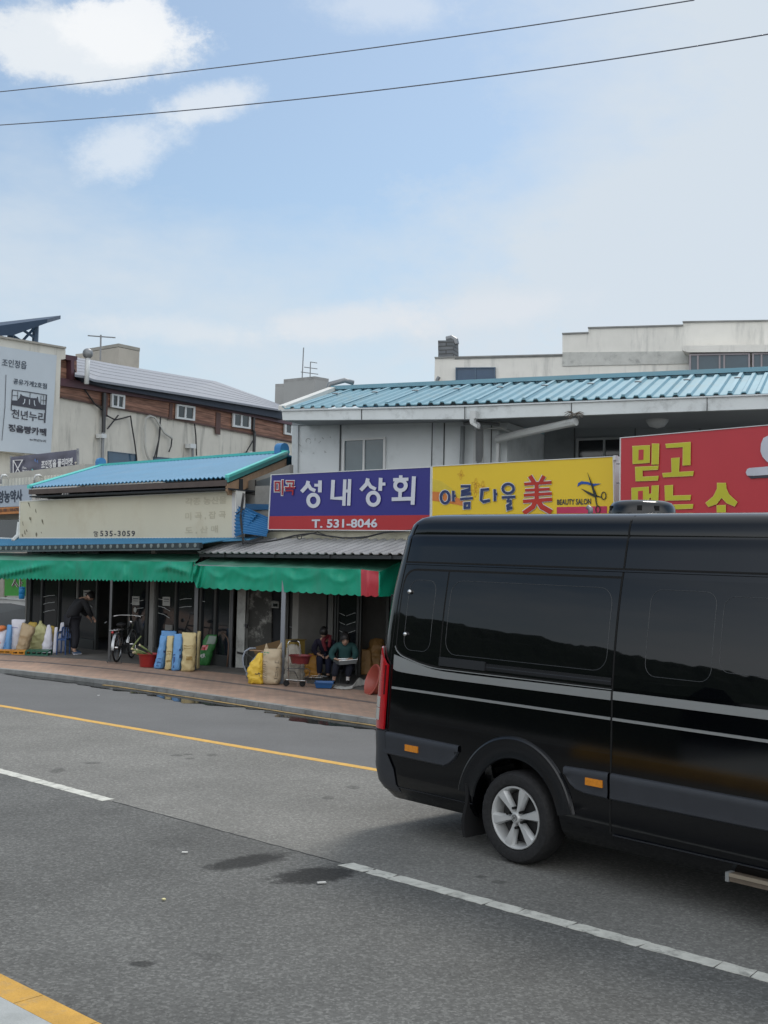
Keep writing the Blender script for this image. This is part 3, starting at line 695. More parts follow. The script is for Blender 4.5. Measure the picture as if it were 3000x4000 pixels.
# roof vent
rp = [(1.0, 0), (1.0, .02), (.985, .05), (.95, .085), (.88, .115), (.7, .135), (.4, .142), (.001, .145)]
c0 = atY(2510, 2003, 12.0); cu_, cv_ = (c0-VO).dot(VU), (c0-VO).dot(VN)
rv = MB().lathe([(r*.275, h*.86) for r, h in rp], (0, 0, 0), 'Z', 36, VM@Matrix.Translation((.47, 1.0, 2.805))).build('roof_vent', M_body, van, smooth=50)
for a_ in (200, 235, 300, 330):
    MB().box(.25, .274, -.02, .02, .03, .07, VM@Matrix.Translation((.47, 1.0, 2.805))@Matrix.Rotation(R_(a_), 4, 'Z')).build('vent_slot', M_gap, rv)
MB().tube([vg(-.02, .95, 2.80), vg(-.02, .95, 2.86), vg(-.05, .95, 2.875)], .022, 10).build('roof_pipe', M_frame, van, smooth=True)
# roof gutter line
# wheels
M_tyre = mat('tyre_rubber', (.020, .020, .021), .75, .25, 30, bump=.3, bscale=60, spec=.3)
M_alloy = mat('alloy', (.55, .56, .56), .32, .05, metal=.3)
def wheel(u, v, flip):
    s = 1 if not flip else -1
    w = bpy.data.objects.new('wheel', None); COL.objects.link(w); w.parent = van; WM[w.name] = WM[van.name]
    M = VM@Matrix.Translation((u, v, .366))@(Matrix.Rotation(math.pi, 4, 'Z') if flip else Matrix.Identity(4))
    # local: x = u, y = depth (0 outer face), z up
    tp = [(.248, .03), (.262, .008), (.30, -.002), (.335, .004), (.352, .02), (.364, .045), (.366, .07), (.366, .185), (.352, .23), (.30, .25), (.25, .24)]
    P = []
    seg = 72
    for i, (r, y) in enumerate(tp):
        row = []
        for q in range(seg):
            a = q*2*math.pi/seg; rr = r
            if 4 <= i <= 7 and q % 2: rr = r-.004
            row.append(M@V((rr*math.cos(a), y, rr*math.sin(a))))
        P.append(row)
    t = MB().grid(P, False, True).build('tyre', M_tyre, w, smooth=30)
    # rim
    P = []
    for r, y in ((.236, .05), (.248, .022), (.243, .014), (.234, .016), (.226, .03), (.215, .09), (.205, .20)):
        P.append([M@V((r*math.cos(q*math.pi/32), y, r*math.sin(q*math.pi/32))) for q in range(64)])
    rim = MB().grid(P, False, True).build('rim', M_alloy, w, smooth=40)
    mb = MB()
    for k in range(6):
        a = R_(60*k+12); c, s_ = math.cos(a), math.sin(a)
        def q(rad, side, y): return M@V((rad*c-side*s_, y, rad*s_+side*c))
        # a broad spoke flanked by two facets
        rowsA = []
        for rad, wd, y in ((.045, .020, .030), (.09, .024, .028), (.14, .033, .024), (.19, .044, .018), (.236, .054, .018)):
            rowsA.append([q(rad, -wd, y+.03), q(rad, -wd*.72, y+.006), q(rad, -wd*.62, y), q(rad, wd*.62, y), q(rad, wd*.72, y+.006), q(rad, wd, y+.03)])
        mb.sheet(rowsA, M.to_3x3()@V((0, -1, 0)), .02)
    mb.build('spokes', M_alloy, rim, smooth=20)
    MB().lathe([(.001, .012), (.034, .012), (.040, .018), (.046, .03), (.05, .07)], (0, 0, 0), 'Y', 24, M).build('hub_cap', M_alloy, rim, smooth=30)
    e = MB().tube([M@V((.024*math.cos(a), .010, .024*math.sin(a))) for a in [q*math.pi/12 for q in range(24)]], .0025, 5, True)
    e.tube([M@V((-.010, .010, -.014)), M@V((-.006, .010, .014))], .003, 5); e.tube([M@V((.006, .010, -.014)), M@V((.010, .010, .014))], .003, 5); e.tube([M@V((-.007, .010, -.004)), M@V((.007, .010, .004))], .003, 5)
    e.build('emblem', M_dark, rim)
    for k in range(6):
        a = R_(60*k+42); MB().lathe([(.001, .004), (.010, .004), (.0115, .008), (.0115, .06)], (0, 0, 0), 'Y', 8, M@Matrix.Translation((.076*math.cos(a), 0, .076*math.sin(a)))).build('wheel_nut', mat('nut_dark', (.03, .03, .03), .3, .05, metal=.7), rim)
    MB().lathe([(.001, .10), (.19, .10), (.20, .12), (.20, .2)], (0, 0, 0), 'Y', 32, M).build('brake_disc', mat('brake_dark', (.012, .012, .013), .6, .2), w)
wheel(0, -.0, False); wheel(WB, 0, False); wheel(0, VW, True); wheel(WB, VW, True)
# underside mass so daylight does not show through
MB().box(-1.45, 4.5, .42, VW-.42, .22, .45, VM).build('underbody', M_black, van)
MB().box(-.9, -.35, .36, 1.7, .30, .42, VM).build('exhaust', M_black, van)
ws = MB()
P = [[vg(interp(FRONT, z)+.012-.10*abs(v-1.05)**2, v, z) for v in frange(.35+pv(z), VW-.35-pv(z), 8)] for z in frange(1.48, 2.38, 6)]
ws.sheet(P, VU, .01).build('windscreen', M_vglass, van, smooth=True)
for v in (.28, VW-.28):
    MB().ball(vg(4.68, v, .95), .16, .16, .12, M=None).build('headlight', M_clear, van, smooth=True)
# ------------------------------------------------------------------ surroundings behind the viewer (seen in the van's glass), plus added blockers
def hill():
    P = []; nx = 260
    for i in range(nx+1):
        a = R_(-60-80*i/nx); row = []
        for j in range(15):
            r = 66+j*4.5
            e = interp([(-140, 5), (-106, 6.0), (-101, 7.2), (-97, 9), (-93, 10.5), (-88, 13), (-80, 15), (-60, 12)], math.degrees(a))
            h = e*math.sin(min(1, j/9)*math.pi/2)**.8
            p = V((math.sin(a)*r, math.cos(a)*r, 0)); nzv = noise.noise(p*.22)*1.5+noise.noise(p*.8)*.9+noise.noise(p*2.1)*.5
            p.z = -.4+(h+nzv*min(1, j/3) if j < 13 else h*.6); row.append(p)
        P.append(row)
    MB().grid(P).build('hill', mat('hill_forest', (.020, .030, .014), .95, .5, 1.5, bump=1, bscale=3), kind='structure')
hill()
def leafcrown(mb, c, r, n, sz, sq=.8, seed=1):
    rnd = random.Random(seed)
    for _ in range(n):
        d = V((rnd.gauss(0, 1), rnd.gauss(0, 1), rnd.gauss(0, 1))).normalized(); k = rnd.uniform(.55, 1)**.6
        lob = 1+.28*noise.noise(d*2.2+V((seed, 0, 0))); p = V(c)+V((d.x*r, d.y*r, d.z*r*sq))*k*lob
        a = V((rnd.gauss(0, 1), rnd.gauss(0, 1), rnd.gauss(0, 1))).normalized(); b = a.cross(V((rnd.gauss(0, 1), 1, 0))).normalized(); s = sz*rnd.uniform(.6, 1.3)
        mb.add([p-a*s, p+b*s*.6, p+a*s, p-b*s*.6], [(0, 1, 2, 3)])
M_leaf = mat('leaves', (.045, .075, .025), .7, .5, 3)
M_bark = mat('bark', (.09, .07, .05), .9, .3, 4)
for i, (az, dist, h, r) in enumerate(((-100.5, 34, 5.2, 2.2), (-103, 36, 4.6, 1.9), (-97.8, 42, 4.6, 1.7))):
    x, y = math.sin(R_(az))*dist, math.cos(R_(az))*dist
    t = thing('tree', ['leafy round tree standing left of the viewer beside the pale block', 'broad low tree in front of the pale block', 'small round tree farthest along the near side'][i], 'tree', (x, y, -.4), 'trees along the near side of the street')
    MB().tube([(x, y, -.4), (x+.1, y, h*.4), (x-.1, y+.1, h*.75)], [.16, .12, .05], 8).build('trunk', M_bark, t)
    m_ = MB(); leafcrown(m_, (x, y, h*.78), r, 1500, .16, .8, i+3); m_.build('crown', M_leaf, t)
def blocker(a_, b_, hs, lab):  # unseen mass added to keep pale paving out of the van's reflection
    nn_ = V((NKd.y, -NKd.x, 0)); P = []; n = 150
    for i in range(n+1):
        c = a_.lerp(b_, i/n); row = []
        for x, z in ((-.15, .0), (-.1, .7), (-.05, 1.35), (.25, 1.6), (.8, 1.6), (1.1, 1.3), (1.2, 0)):
            p = c+nn_*(x+.25)+V((0, 0, z*hs)); row.append(p+V((noise.noise(p*2.3), noise.noise(p*2.3+V((9, 0, 0))), noise.noise(p*3+V((0, 9, 0)))))*.14*(z > 0))
        P.append(row)
    tag(MB().grid(P).build('blocker', mat('blocker_green', (.018, .028, .012), .95, .5, 6, bump=1, bscale=20), None), lab, 'blocker')
blocker(NKi[1]-NKd*1.6, NKi[0], 1, 'added unseen tall dark hedge behind the near kerb left of the viewer')
qn = V((.682, .731, 0)); blocker(qn*1.75-NKd*-2.2, qn*1.75-NKd*9, .62, 'added unseen low dark hedge on the near pavement beside the viewer')
def near_block():
    a0 = R_(-108); d = 30; c = V((math.sin(a0)*d, math.cos(a0)*d, 0))
    t = thing('apartment_block', 'pale flat roofed block on the near side behind the viewer', 'building', c)
    M_ = Matrix.Translation(c)@Matrix.Rotation(R_(12), 4, 'Z')
    MB().box(-5, 5, -5, 3.0, -.4, 6.0, M_).build('wall', mat('block_wall', (.30, .29, .26), .9, .1, 1), t)
    MB().box(-5.2, 5.2, -5.2, 3.2, 6.0, 6.4, M_).build('parapet', mat('block_parapet', (.22, .21, .2), .9, .1, 1), t)
    for k in range(3):
        for q in range(3):
            MB().box(5.003, 5.05, -4+q*2.4, -2.6+q*2.4, .9+k*1.8, 2.1+k*1.8, M_).build('window', M_glass, t)
near_block()
# ------------------------------------------------------------------ background buildings
M_plaster = mat('stained_plaster', (.62, .595, .525), .9, .07, 1.2, bump=.25, bscale=8, stain=(.30, .29, .26), stain_amt=.75, stain_scale=1.0, streak=True)
M_plaster2 = mat('pale_plaster', (.72, .70, .65), .9, .06, 1.2, bump=.2, bscale=8, stain=(.36, .36, .34), stain_amt=.7, stain_scale=.8, streak=True)
def planks():
    mt = bpy.data.materials.new('wood_cladding'); mt.use_nodes = True; nt = mt.node_tree; N = nt.nodes.new; L = nt.links.new
    b = nt.nodes['Principled BSDF']; b.inputs['Roughness'].default_value = .7
    tc = N('ShaderNodeTexCoord'); sp = N('ShaderNodeSeparateXYZ'); L(tc.outputs['Object'], sp.inputs[0])
    m1 = N('ShaderNodeMath'); m1.operation = 'MULTIPLY'; L(sp.outputs[2], m1.inputs[0]); m1.inputs[1].default_value = 1/.21
    fr = N('ShaderNodeMath'); fr.operation = 'FRACT'; L(m1.outputs[0], fr.inputs[0]); fl = N('ShaderNodeMath'); fl.operation = 'FLOOR'; L(m1.outputs[0], fl.inputs[0])
    wn = N('ShaderNodeTexWhiteNoise'); wn.noise_dimensions = '1D'; L(fl.outputs[0], wn.inputs['W'])
    mp = N('ShaderNodeMapping'); L(tc.outputs['Object'], mp.inputs[0]); mp.inputs['Scale'].default_value = (.8, .8, 9)
    n = N('ShaderNodeTexNoise'); n.inputs['Scale'].default_value = 1.3; n.inputs['Detail'].default_value = 8; L(mp.outputs[0], n.inputs[0])
    cr = N('ShaderNodeValToRGB'); L(n.outputs[0], cr.inputs[0]); e = cr.color_ramp.elements; e[0].position = .3; e[0].color = (.14, .065, .042, 1); e[1].position = .72; e[1].color = (.36, .19, .13, 1)
    g1 = N('ShaderNodeMath'); g1.operation = 'GREATER_THAN'; L(fr.outputs[0], g1.inputs[0]); g1.inputs[1].default_value = .10
    g2 = N('ShaderNodeMapRange'); L(g1.outputs[0], g2.inputs[0]); g2.inputs[3].default_value = .35; g2.inputs[4].default_value = 1
    g3 = N('ShaderNodeMapRange'); L(wn.outputs[0], g3.inputs[0]); g3.inputs[3].default_value = .8; g3.inputs[4].default_value = 1.2
    mm = N('ShaderNodeMath'); mm.operation = 'MULTIPLY'; L(g2.outputs[0], mm.inputs[0]); L(g3.outputs[0], mm.inputs[1])
    vm = N('ShaderNodeVectorMath'); vm.operation = 'SCALE'; L(cr.outputs[0], vm.inputs[0]); L(mm.outputs[0], vm.inputs['Scale']); L(vm.outputs[0], b.inputs['Base Color'])
    return mt
M_wood = planks()
M_purple = mat('maroon_trim', (.085, .035, .045), .5, .12)
def box_from(mb, pl, pts, off, depth): mb.pp(pl, pts, off, depth)
def window(pl, q, off, parent, ins=5, fm=None, gm=None, bars=(.5,), name='window', th=.09):
    fm = fm or M_white; gm = gm or M_glass
    mb = MB(); i = mb.ring(pl, q, ins, off, th)
    for b in bars:
        a0 = bil([(x, y, 0) for x, y in i], b, 0); a1 = bil([(x, y, 0) for x, y in i], b, 1); w = ins*.45
        mb.pp(pl, [(a0.x-w, a0.y), (a0.x+w, a0.y), (a1.x+w, a1.y), (a1.x-w, a1.y)], off-.01, th-.02)
    f = mb.build(name, fm, parent)
    ii = [(x+(-1 if x < sum(p[0] for p in i)/4 else 1)*.5, y+(-1 if y < sum(p[1] for p in i)/4 else 1)*.5) for x, y in i]
    MB().pp(pl, ii, off-.045, .02).build('pane', gm, f); return f
# --- the long building at the back left, its side wall recedes to the right
BL = plY(231, 50, 1140, 68.5)
t = thing('long_building', 'cream plastered building with a brown timber band and grey shed roof', 'building', BL.pt(300, 1800))
mb = MB(); mb.pp(BL, [(-300, 1235), (250, 1372), (236, 1440), (236, 1550), (860, 1660), (1300, 1755), (1300, 2170), (-300, 2150)], 0, 9)
mb.build('wall', M_plaster, t)
pw = MB(); pw.pp(BL, [(-300, 1225), (0, 1316), (256, 1359), (256, 1402), (238, 1405), (225, 1800), (-300, 1700)], .45, .44); pw.build('end_wall', M_plaster, t)
MB().pp(BL, [(-300, 1217), (0, 1311), (259, 1355), (259, 1362), (0, 1319), (-300, 1226)], .55, .6).build('coping', mat('coping', (.33, .31, .27), .8, .1), t)
wd = MB().pp(BL, [(233, 1398), (300, 1408), (300, 1470), (860, 1570), (1300, 1650), (1300, 1762), (860, 1672), (405, 1586), (231, 1551)], .10, .09).build('timber_cladding', M_wood, t)
MB().pp(BL, [(236, 1475), (860, 1580), (1300, 1668), (1300, 1690), (1110, 1655), (800, 1590), (233, 1505)], .30, .25).build('fascia', M_purple, t)
MB().pp(BL, [(258, 1385), (302, 1392), (302, 1406), (290, 1410), (290, 1487), (278, 1485), (278, 1408), (258, 1404)], .35, .3).build('corner_trim', M_purple, t)
for x, y in ((424, 1620), (865, 1690)):
    MB().pp(BL, [(x-20, y-80), (x-2, y-76), (x-4, y+8), (x-22, y+4)], .14, .035).build('trim_board', mat('brown_board', (.10, .05, .04), .6), t)
MB().pp(BL, [(240, 1548), (405, 1580), (860, 1668), (1140, 1722), (1140, 1727), (860, 1674), (405, 1586), (240, 1553)], .13, .03).build('trim_board', mat('brown_board', (.10, .05, .04), .6), t)
MB().pp(BL, [(664, 1575), (676, 1577), (672, 1640), (660, 1638)], .14, .035).build('trim_board', mat('brown_board', (.10, .05, .04), .6), t)
# shed roof
A_, B_, C_, D_ = BL.pt(292, 1458, .9), BL.pt(1125, 1601, .9), BL.pt(1118, 1585, -6), BL.pt(300, 1395, -6)
rf = MB()
pts = [(292, 1462), (330, 1468), (368, 1482), (700, 1534), (1100, 1600), (1118, 1588)]
low = [BL.pt(x, y, .8) for x, y in pts]; hi = [BL.pt(x, y, -5) for x, y in ((299, 1396), (370, 1408), (440, 1421), (842, 1489), (1060, 1567), (1110, 1586))]
P = [[l.lerp(h_, k/6) for k in range(7)] for l, h_ in zip(low, hi)]
rf.sheet(P, (0, 0, 1), .10)
rf.build('roof', mat('grey_roof_sheet', (.20, .212, .24), .5, .07, 3), t)
for k in range(1, 6):
    MB().tube([r[k]+V((0, 0, .02)) for r in P], .008, 4).build('roof_seam', mat('roof_seam', (.17, .18, .205), .6), t)
MB().pp(BL, [(330, 1470), (368, 1484), (700, 1536), (1100, 1602), (1108, 1640), (1080, 1632), (800, 1582), (420, 1514), (340, 1492)], .6, .5).build('eave_underside', mat('navy_underside', (.030, .040, .060), .7), t)
MB().tube([BL.pt(338, 1500, .95), BL.pt(343, 1388, .95)], .10, 10).build('vent_pipe', M_white, t, smooth=True)
MB().ball(BL.pt(343, 1381, .95), .22, .22, .22).build('vent_cowl', M_frame, t, smooth=True)
for q in ([(438, 1537), (490, 1544), (488, 1598), (437, 1590)], [(692, 1578), (764, 1588), (762, 1644), (690, 1635)], [(912, 1611), (981, 1621), (980, 1676), (911, 1667)], [(1113, 1641), (1170, 1650), (1170, 1706), (1113, 1696)]):
    window(BL, q, .25, t, 7, bars=(.48,), gm=M_glass)
for q in ([(424, 1762), (535, 1774), (533, 1815), (424, 1815)], [(602, 1783), (705, 1793), (705, 1830), (602, 1830)]):
    window(BL, q, .06, t, 2, fm=M_blueglass, gm=M_blueglass, bars=())
# pipes and cables on that wall
for pts, r, mt in (([(407, 1535), (404, 1690)], .09, M_dark), ([(402, 1690), (398, 1830)], .07, M_frame), ([(992, 1620), (989, 1680), (994, 1690), (992, 1765)], .085, M_dark), ([(752, 1748), (753, 1795)], .06, M_frame)):
    MB().tube([BL.pt(x, y, .22) for x, y in pts], r, 8).build('downpipe', mt, t)
for q in ([(397, 1694), (417, 1696), (416, 1712), (397, 1710)], [(744, 1733), (766, 1735), (766, 1752), (744, 1750)], [(976, 1762), (986, 1763), (986, 1776), (976, 1775)]):
    MB().pp(BL, q, .35, .3).build('junction_box', M_white, t)
cab = [[(268, 1400), (290, 1445), (330, 1520), (370, 1578), (402, 1604)], [(418, 1624), (450, 1640), (475, 1635), (510, 1625), (515, 1660), (528, 1740), (535, 1800)], [(566, 1740), (564, 1680), (568, 1634), (585, 1624), (605, 1632), (640, 1690), (672, 1712)], [(566, 1740), (575, 1780), (590, 1806)], [(672, 1712), (668, 1745), (660, 1765)], [(602, 1790), (620, 1720), (627, 1630)], [(610, 1790), (623, 1700), (627, 1660)], [(420, 1675), (462, 1622)], [(760, 1655), (765, 1700), (768, 1780)], [(955, 1778), (992, 1715)]]
for k, c in enumerate(cab):
    MB().tube([BL.pt(x, y, .2) for x, y in c], .055 if k in (2, 3) else .035, 5).build('cable', mat('pale_cable', (.45, .45, .42), .7) if k in (2, 3) else M_cable, t)
# billboard
bb = thing('billboard', 'tall pale grey wall banner with dark Korean lettering and a gate emblem', 'billboard', BL.pt(100, 1560, .5))
MB().pp(BL, [(-260, 1302), (0, 1352), (120, 1372), (222, 1388), (198, 1776), (150, 1774), (0, 1762), (-260, 1740)], .56, .09).build('panel', mat('banner_grey', (.50, .55, .59), .6, .04, .6), bb)
M_ink = mat('ink_navy', (.035, .05, .08), .6, .05); M_ink2 = mat('ink_charcoal', (.05, .05, .065), .6, .05)
b2 = lambda x, y: (x*.1989, 1360+y*.1989)
def q2(*p): return [b2(*a) for a in p]
text('조인정읍', q2((45, 205), (530, 258), (522, 415), (40, 350)), BL, .58, 'lettering', M_ink, bb, .006)
text('공유가게2호점', q2((268, 590), (925, 695), (920, 805), (262, 700)), BL, .58, 'lettering', M_ink, bb, .012)
text('천년누리', q2((235, 1195), (890, 1270), (885, 1465), (225, 1370)), BL, .58, 'lettering', M_ink2, bb, .012)
text('정읍빵카페', q2((168, 1485), (915, 1580), (908, 1730), (165, 1630)), BL, .58, 'lettering', M_ink2, bb, .035)
text('by천년누리', q2((590, 1770), (905, 1800), (900, 1860), (588, 1815)), BL, .58, 'lettering', M_ink2, bb, .01)
L_ = [[(120, 520), (100, 1150), (40, 1815)], {'p': [(222, 1215), (245, 820), (590, 865), (915, 920), (885, 1470)], 'w': 3.2}, [(352, 850), (350, 1025)], [(250, 925), (350, 935)], [(595, 870), (590, 975)], [(808, 930), (800, 1090)], [(860, 925), (855, 1100)], [(805, 1015), (900, 1030)], [(222, 1215), (330, 1222)]]
LL = []
for l in L_:
    if isinstance(l, dict): LL.append({'p': q2(*l['p']), 'w': l['w']})
    else: LL.append(q2(*l))
strokes(BL, LL, 1.9, .58).build('emblem_lines', M_ink2, bb)
MB().pp(BL, q2((245, 1025), (350, 1030), (390, 980), (415, 900), (440, 930), (590, 975), (730, 985), (742, 950), (765, 1060), (810, 1105), (905, 1115), (890, 1210), (700, 1195), (500, 1155), (240, 1115)), .59, .03).build('emblem_gate', M_ink2, bb)
strokes(BL, [q2((488, 995), (480, 1070), (450, 1098)), q2((580, 1005), (578, 1108)), q2((672, 1025), (675, 1090), (692, 1135))], 3.6, .592).build('emblem_gate_lines', mat('banner_grey2', (.50, .55, .59), .6), bb)
# solar panel rack on its roof
sp_ = thing('solar_panel', 'dark blue tilted solar panel on a steel rack above the billboard wall', 'solar panel', BL.pt(100, 1300, -1.5))
M_sol = mat('solar_blue', (.02, .045, .085), .6, .1, 2)
a = [BL.pt(-200, 1300, -1), BL.pt(140, 1262, -1), BL.pt(237, 1231, -1)]
MB().loft([BL.pt(-200, 1300, .5), BL.pt(52, 1294, .5), BL.pt(185, 1246, .5), BL.pt(237, 1232, -1.8), BL.pt(-200, 1281, -1.8)], [p-V((0, 0, .16)) for p in [BL.pt(-200, 1300, .5), BL.pt(52, 1294, .5), BL.pt(185, 1246, .5), BL.pt(237, 1232, -1.8), BL.pt(-200, 1281, -1.8)]]).build('panel', M_sol, sp_)
rk = MB()
for p in (((42, 1284), (41, 1324)), ((140, 1262), (137, 1342)), ((135, 1280), (88, 1332)), ((60, 1270), (140, 1322)), ((45, 1308), (80, 1330))):
    w = .13 if p[0][0] in (42, 140) else .055
    rk.tube([BL.pt(*p[0], -.6), BL.pt(*p[1], -.6)], w, 6)
rk.build('rack', mat('rack_blue', (.06, .12, .20), .5), sp_)
# roof box behind
t = thing('stair_tower', 'small beige rooftop stair house behind the grey shed roof', 'building', atY(450, 1500, 76))
Q1 = plY(300, 74, 463, 70); Q2 = plY(463, 70, 546, 78)
M_beige = mat('beige_render', (.40, .375, .33), .9, .08, 1, stain=(.26, .25, .22)); 
mb = MB(); zb = 9; 
c3 = [atY(340, 1370, 72.2), atY(463, 1356, 70), atY(545, 1371, 71.4)]; c4 = c3+[c3[2]+(c3[0]-c3[1])*.9+V((0, 4, 0))]
tb = [V((p.x, p.y, zb)) for p in c4]; zt = c3[1].z
mb.loft([V((p.x, p.y, zt)) for p in c4], tb); mb.build('wall', M_beige, t)
MB().loft([V((p.x, p.y, zt+.03))+(p-c3[1])*.02 for p in c4], [V((p.x, p.y, zt+.22))+(p-c3[1])*.02 for p in c4]).build('roof_slab', mat('slab_edge', (.3, .29, .26), .9), t)
MB().pp(plY(340, 72.9, 463, 69.9), [(370, 1382), (412, 1374), (410, 1425), (368, 1420)], .08, .05).build('window', M_glass, t)
MB().pp(plY(290, 74, 400, 73), [(295, 1383), (342, 1378), (342, 1440), (295, 1440)], 0, 3).build('wall', M_beige, t)
def antenna(name, lab, segs, Y, r=.03):
    t = thing(name, lab, 'antenna', atY(segs[0][0][0], segs[0][0][1], Y), 'rooftop antennas')
    MB().tube([atY(*p, Y) for p in segs[0]], r, 6).build('mast', M_frame, t)
    for s_ in segs[1:]: MB().tube([atY(*p, Y) for p in s_], r*.75, 5).build('crossbar', M_frame, t)
antenna('tv_antenna', 'thin T shaped antenna over the beige stair house', [[(392, 1408), (394, 1308)], [(343, 1311), (394, 1315), (451, 1319)]], 69, .05)
# --- grey tower in the middle distance
tw = thing('grey_tower', 'plain grey apartment tower top with one small window between the roofs', 'building', atY(1200, 1560, 95))
M_tow = mat('grey_render', (.34, .345, .34), .85, .05, .5); M_tow2 = mat('grey_render_left', (.34, .345, .34), .85, .05, .5)
def tower(pxs, ys, Ys, zb, name, mt):
    c = [atY(x, y, Y) for x, y, Y in zip(pxs, ys, Ys)]; zt = c[1].z; c4 = c+[c[2]+(c[0]-c[1])+V((0, 5, 0))]
    MB().loft([V((p.x, p.y, zt)) for p in c4], [V((p.x, p.y, zb)) for p in c4]).build(name, mt, tw)
    MB().loft([V((p.x, p.y, zt+.25)) for p in c4], [V((p.x, p.y, zt+.002)) for p in c4]).build('parapet', mat('tower_cap', (.30, .30, .295), .8), tw)
tower((1108, 1230, 1284), (1494, 1482, 1490), (97.2, 95, 96.2), 3, 'wall', M_tow)
tower((1075, 1112, 1150), (1512, 1510, 1512), (100.4, 100, 100.8), 3, 'wall', M_tow2)
TW = plY(1108, 97.1, 1230, 94.9)
window(TW, [(1133, 1530), (1151, 1528), (1151, 1558), (1134, 1560)], .05, tw, 2.5, bars=(), th=.2)
MB().pp(TW, [(1108, 1529), (1230, 1513), (1230, 1515), (1108, 1531)], .05, .05).build('joint', M_frame, tw)
antenna('lightning_rod', 'tall single rod standing on the grey tower', [[(1180, 1485), (1186, 1358)]], 96, .05)
antenna('tv_antenna', 'antenna with three crossbars standing on the grey tower', [[(1211, 1480), (1213, 1413)], [(1213, 1414), (1239, 1418)], [(1188, 1434), (1240, 1441)], [(1175, 1453), (1243, 1462)]], 95, .045)
# --- white building at the back right
BR = plY(1700, 40, 3000, 36.5)
t = thing('white_building', 'large weathered white building stepping up behind the light blue roof', 'building', BR.pt(2300, 1500))
MB().pp(BR, [(1699, 1397), (2197, 1385), (2197, 1303), (2298, 1299), (2298, 1280), (2668, 1270), (2668, 1256), (3300, 1247), (3300, 2160), (1680, 2140)], 0, 7).build('wall', M_plaster2, t)
M_cop = mat('grey_coping', (.25, .25, .24), .8, .15, 3)
for a, b in (((1697, 1394), (2197, 1382)), ((2195, 1300), (2298, 1296)), ((2296, 1277), (2668, 1267)), ((2666, 1254), (3300, 1244))):
    MB().pp(BR, [(a[0], a[1]), (b[0], b[1]), (b[0], b[1]+5), (a[0], a[1]+5)], .06, 7.1).build('coping', M_cop, t)
MB().pp(BR, [(2664, 1350), (3300, 1343), (3300, 1372), (2688, 1376), (2664, 1368)], .8, .78).build('cornice', M_plaster2, t)
MB().pp(BR, [(2197, 1376), (2665, 1372), (2690, 1375), (2690, 1420), (2197, 1430)], .035, .03).build('band', mat('peeling_plaster', (.5, .5, .47), .9, .1, 3, bump=.5, bscale=12, stain=(.25, .25, .24), stain_amt=.8, stain_scale=3), t)
MB().pp(BR, [(1776, 1397), (2197, 1386), (2197, 1392), (1776, 1403)], .03, .025).build('band', M_cop, t)
window(BR, [(1779, 1435), (1935, 1434), (1935, 1520), (1779, 1522)], .08, t, 4, fm=M_blueglass, gm=mat('navy_glass', (.03, .07, .13), .25, .1), bars=(.5,))
window(BR, [(2692, 1382), (2930, 1378), (2930, 1480), (2692, 1484)], .7, t, 7, fm=mat('mauve_aluminium', (.26, .235, .25), .4, metal=.3), gm=mat('sky_glass', (.05, .085, .11), .06, .1), bars=(.12, .5, .58), th=.2)
window(BR, [(2938, 1378), (3200, 1374), (3200, 1478), (2938, 1480)], .7, t, 7, fm=mat('mauve_aluminium', (.26, .235, .25), .4), gm=mat('sky_glass', (.05, .085, .11), .06), bars=(.12, .5), th=.2)
ch = MB().pp(BR, [(1711, 1330), (1768, 1329), (1770, 1394), (1712, 1396)], -.3, .7).build('chimney', brickmat('grey_brick', (.16, .17, .18), (.12, .13, .14), (.07, .07, .07), .5, .13, 0, .02, 'XZ'), t)
MB().tube([BR.pt(1745, 1327, -.65), BR.pt(1765, 1322, -.65), BR.pt(1778, 1330, -.65), BR.pt(1780, 1345, -.65)], .12, 8).build('cowl', M_frame, ch)
MB().tube([BR.pt(1708, 1510, .2), BR.pt(1708, 1485, .2), BR.pt(1716, 1472, .2)], .06, 8).build('vent_pipe', M_frame, t)
MB().pp(BR, [(2650, 1427), (2694, 1426), (2694, 1490), (2650, 1492)], .25, .2).build('wall_box', M_plaster2, t)
# ------------------------------------------------------------------ farthest left: low shop with signs
B0 = plY(0, 38, 300, 33.6)
t = thing('corner_shop', 'low pale shop with ribbed fascia behind the left street corner', 'building', B0.pt(60, 2380))
mb = MB(); mb.pp(B0, [(-420, 1905), (330, 1812), (330, 2425), (-420, 2425)], 0, 5); mb.build('wall', mat('cream_wall', (.42, .41, .37), .9, .08, 1, stain=(.28, .27, .24)), t)
P = []
for k in range(121):
    x = -420+750*k/120; yt = 1873-(x)*.082*1.02; o = .35+(.03 if k % 2 else 0)
    P.append([B0.pt(x, yt+28, o), B0.pt(x, yt, o)])
MB().sheet(P, B0.n, .15).build('ribbed_fascia', mat('cream_metal', (.50, .50, .44), .5, .08, 2, stain=(.3, .29, .25), stain_amt=.5), t)
MB().pp(B0, [(-420, 2036), (78, 2030), (78, 2140), (-420, 2160)], .1, .06).build('shop_window', M_glass, t)
MB().pp(B0, [(-420, 2160), (330, 2150), (330, 2200), (-420, 2230)], .2, .1).build('lintel', mat('beige_lintel', (.36, .33, .28), .8), t)
MB().pp(B0, [(-100, 2240), (14, 2236), (14, 2350), (-100, 2356)], .1, .06).build('shop_window', mat('beige_shutter', (.35, .32, .27), .6, .1, 8), t)
t = thing('shop_sign', 'pale blue shop board with navy Korean letters over an orange strip', 'sign', B0.pt(40, 1950, .5))
MB().pp(B0, [(-420, 1925), (118, 1892), (118, 1976), (-420, 2000)], .55, .15).build('board', mat('pale_blue_board', (.40, .46, .53), .5, .04), t)
MB().pp(B0, [(-420, 2004), (118, 1977), (118, 2003), (-420, 2030)], .57, .17).build('orange_strip', mat('orange_board', (.52, .20, .05), .5, .05), t)
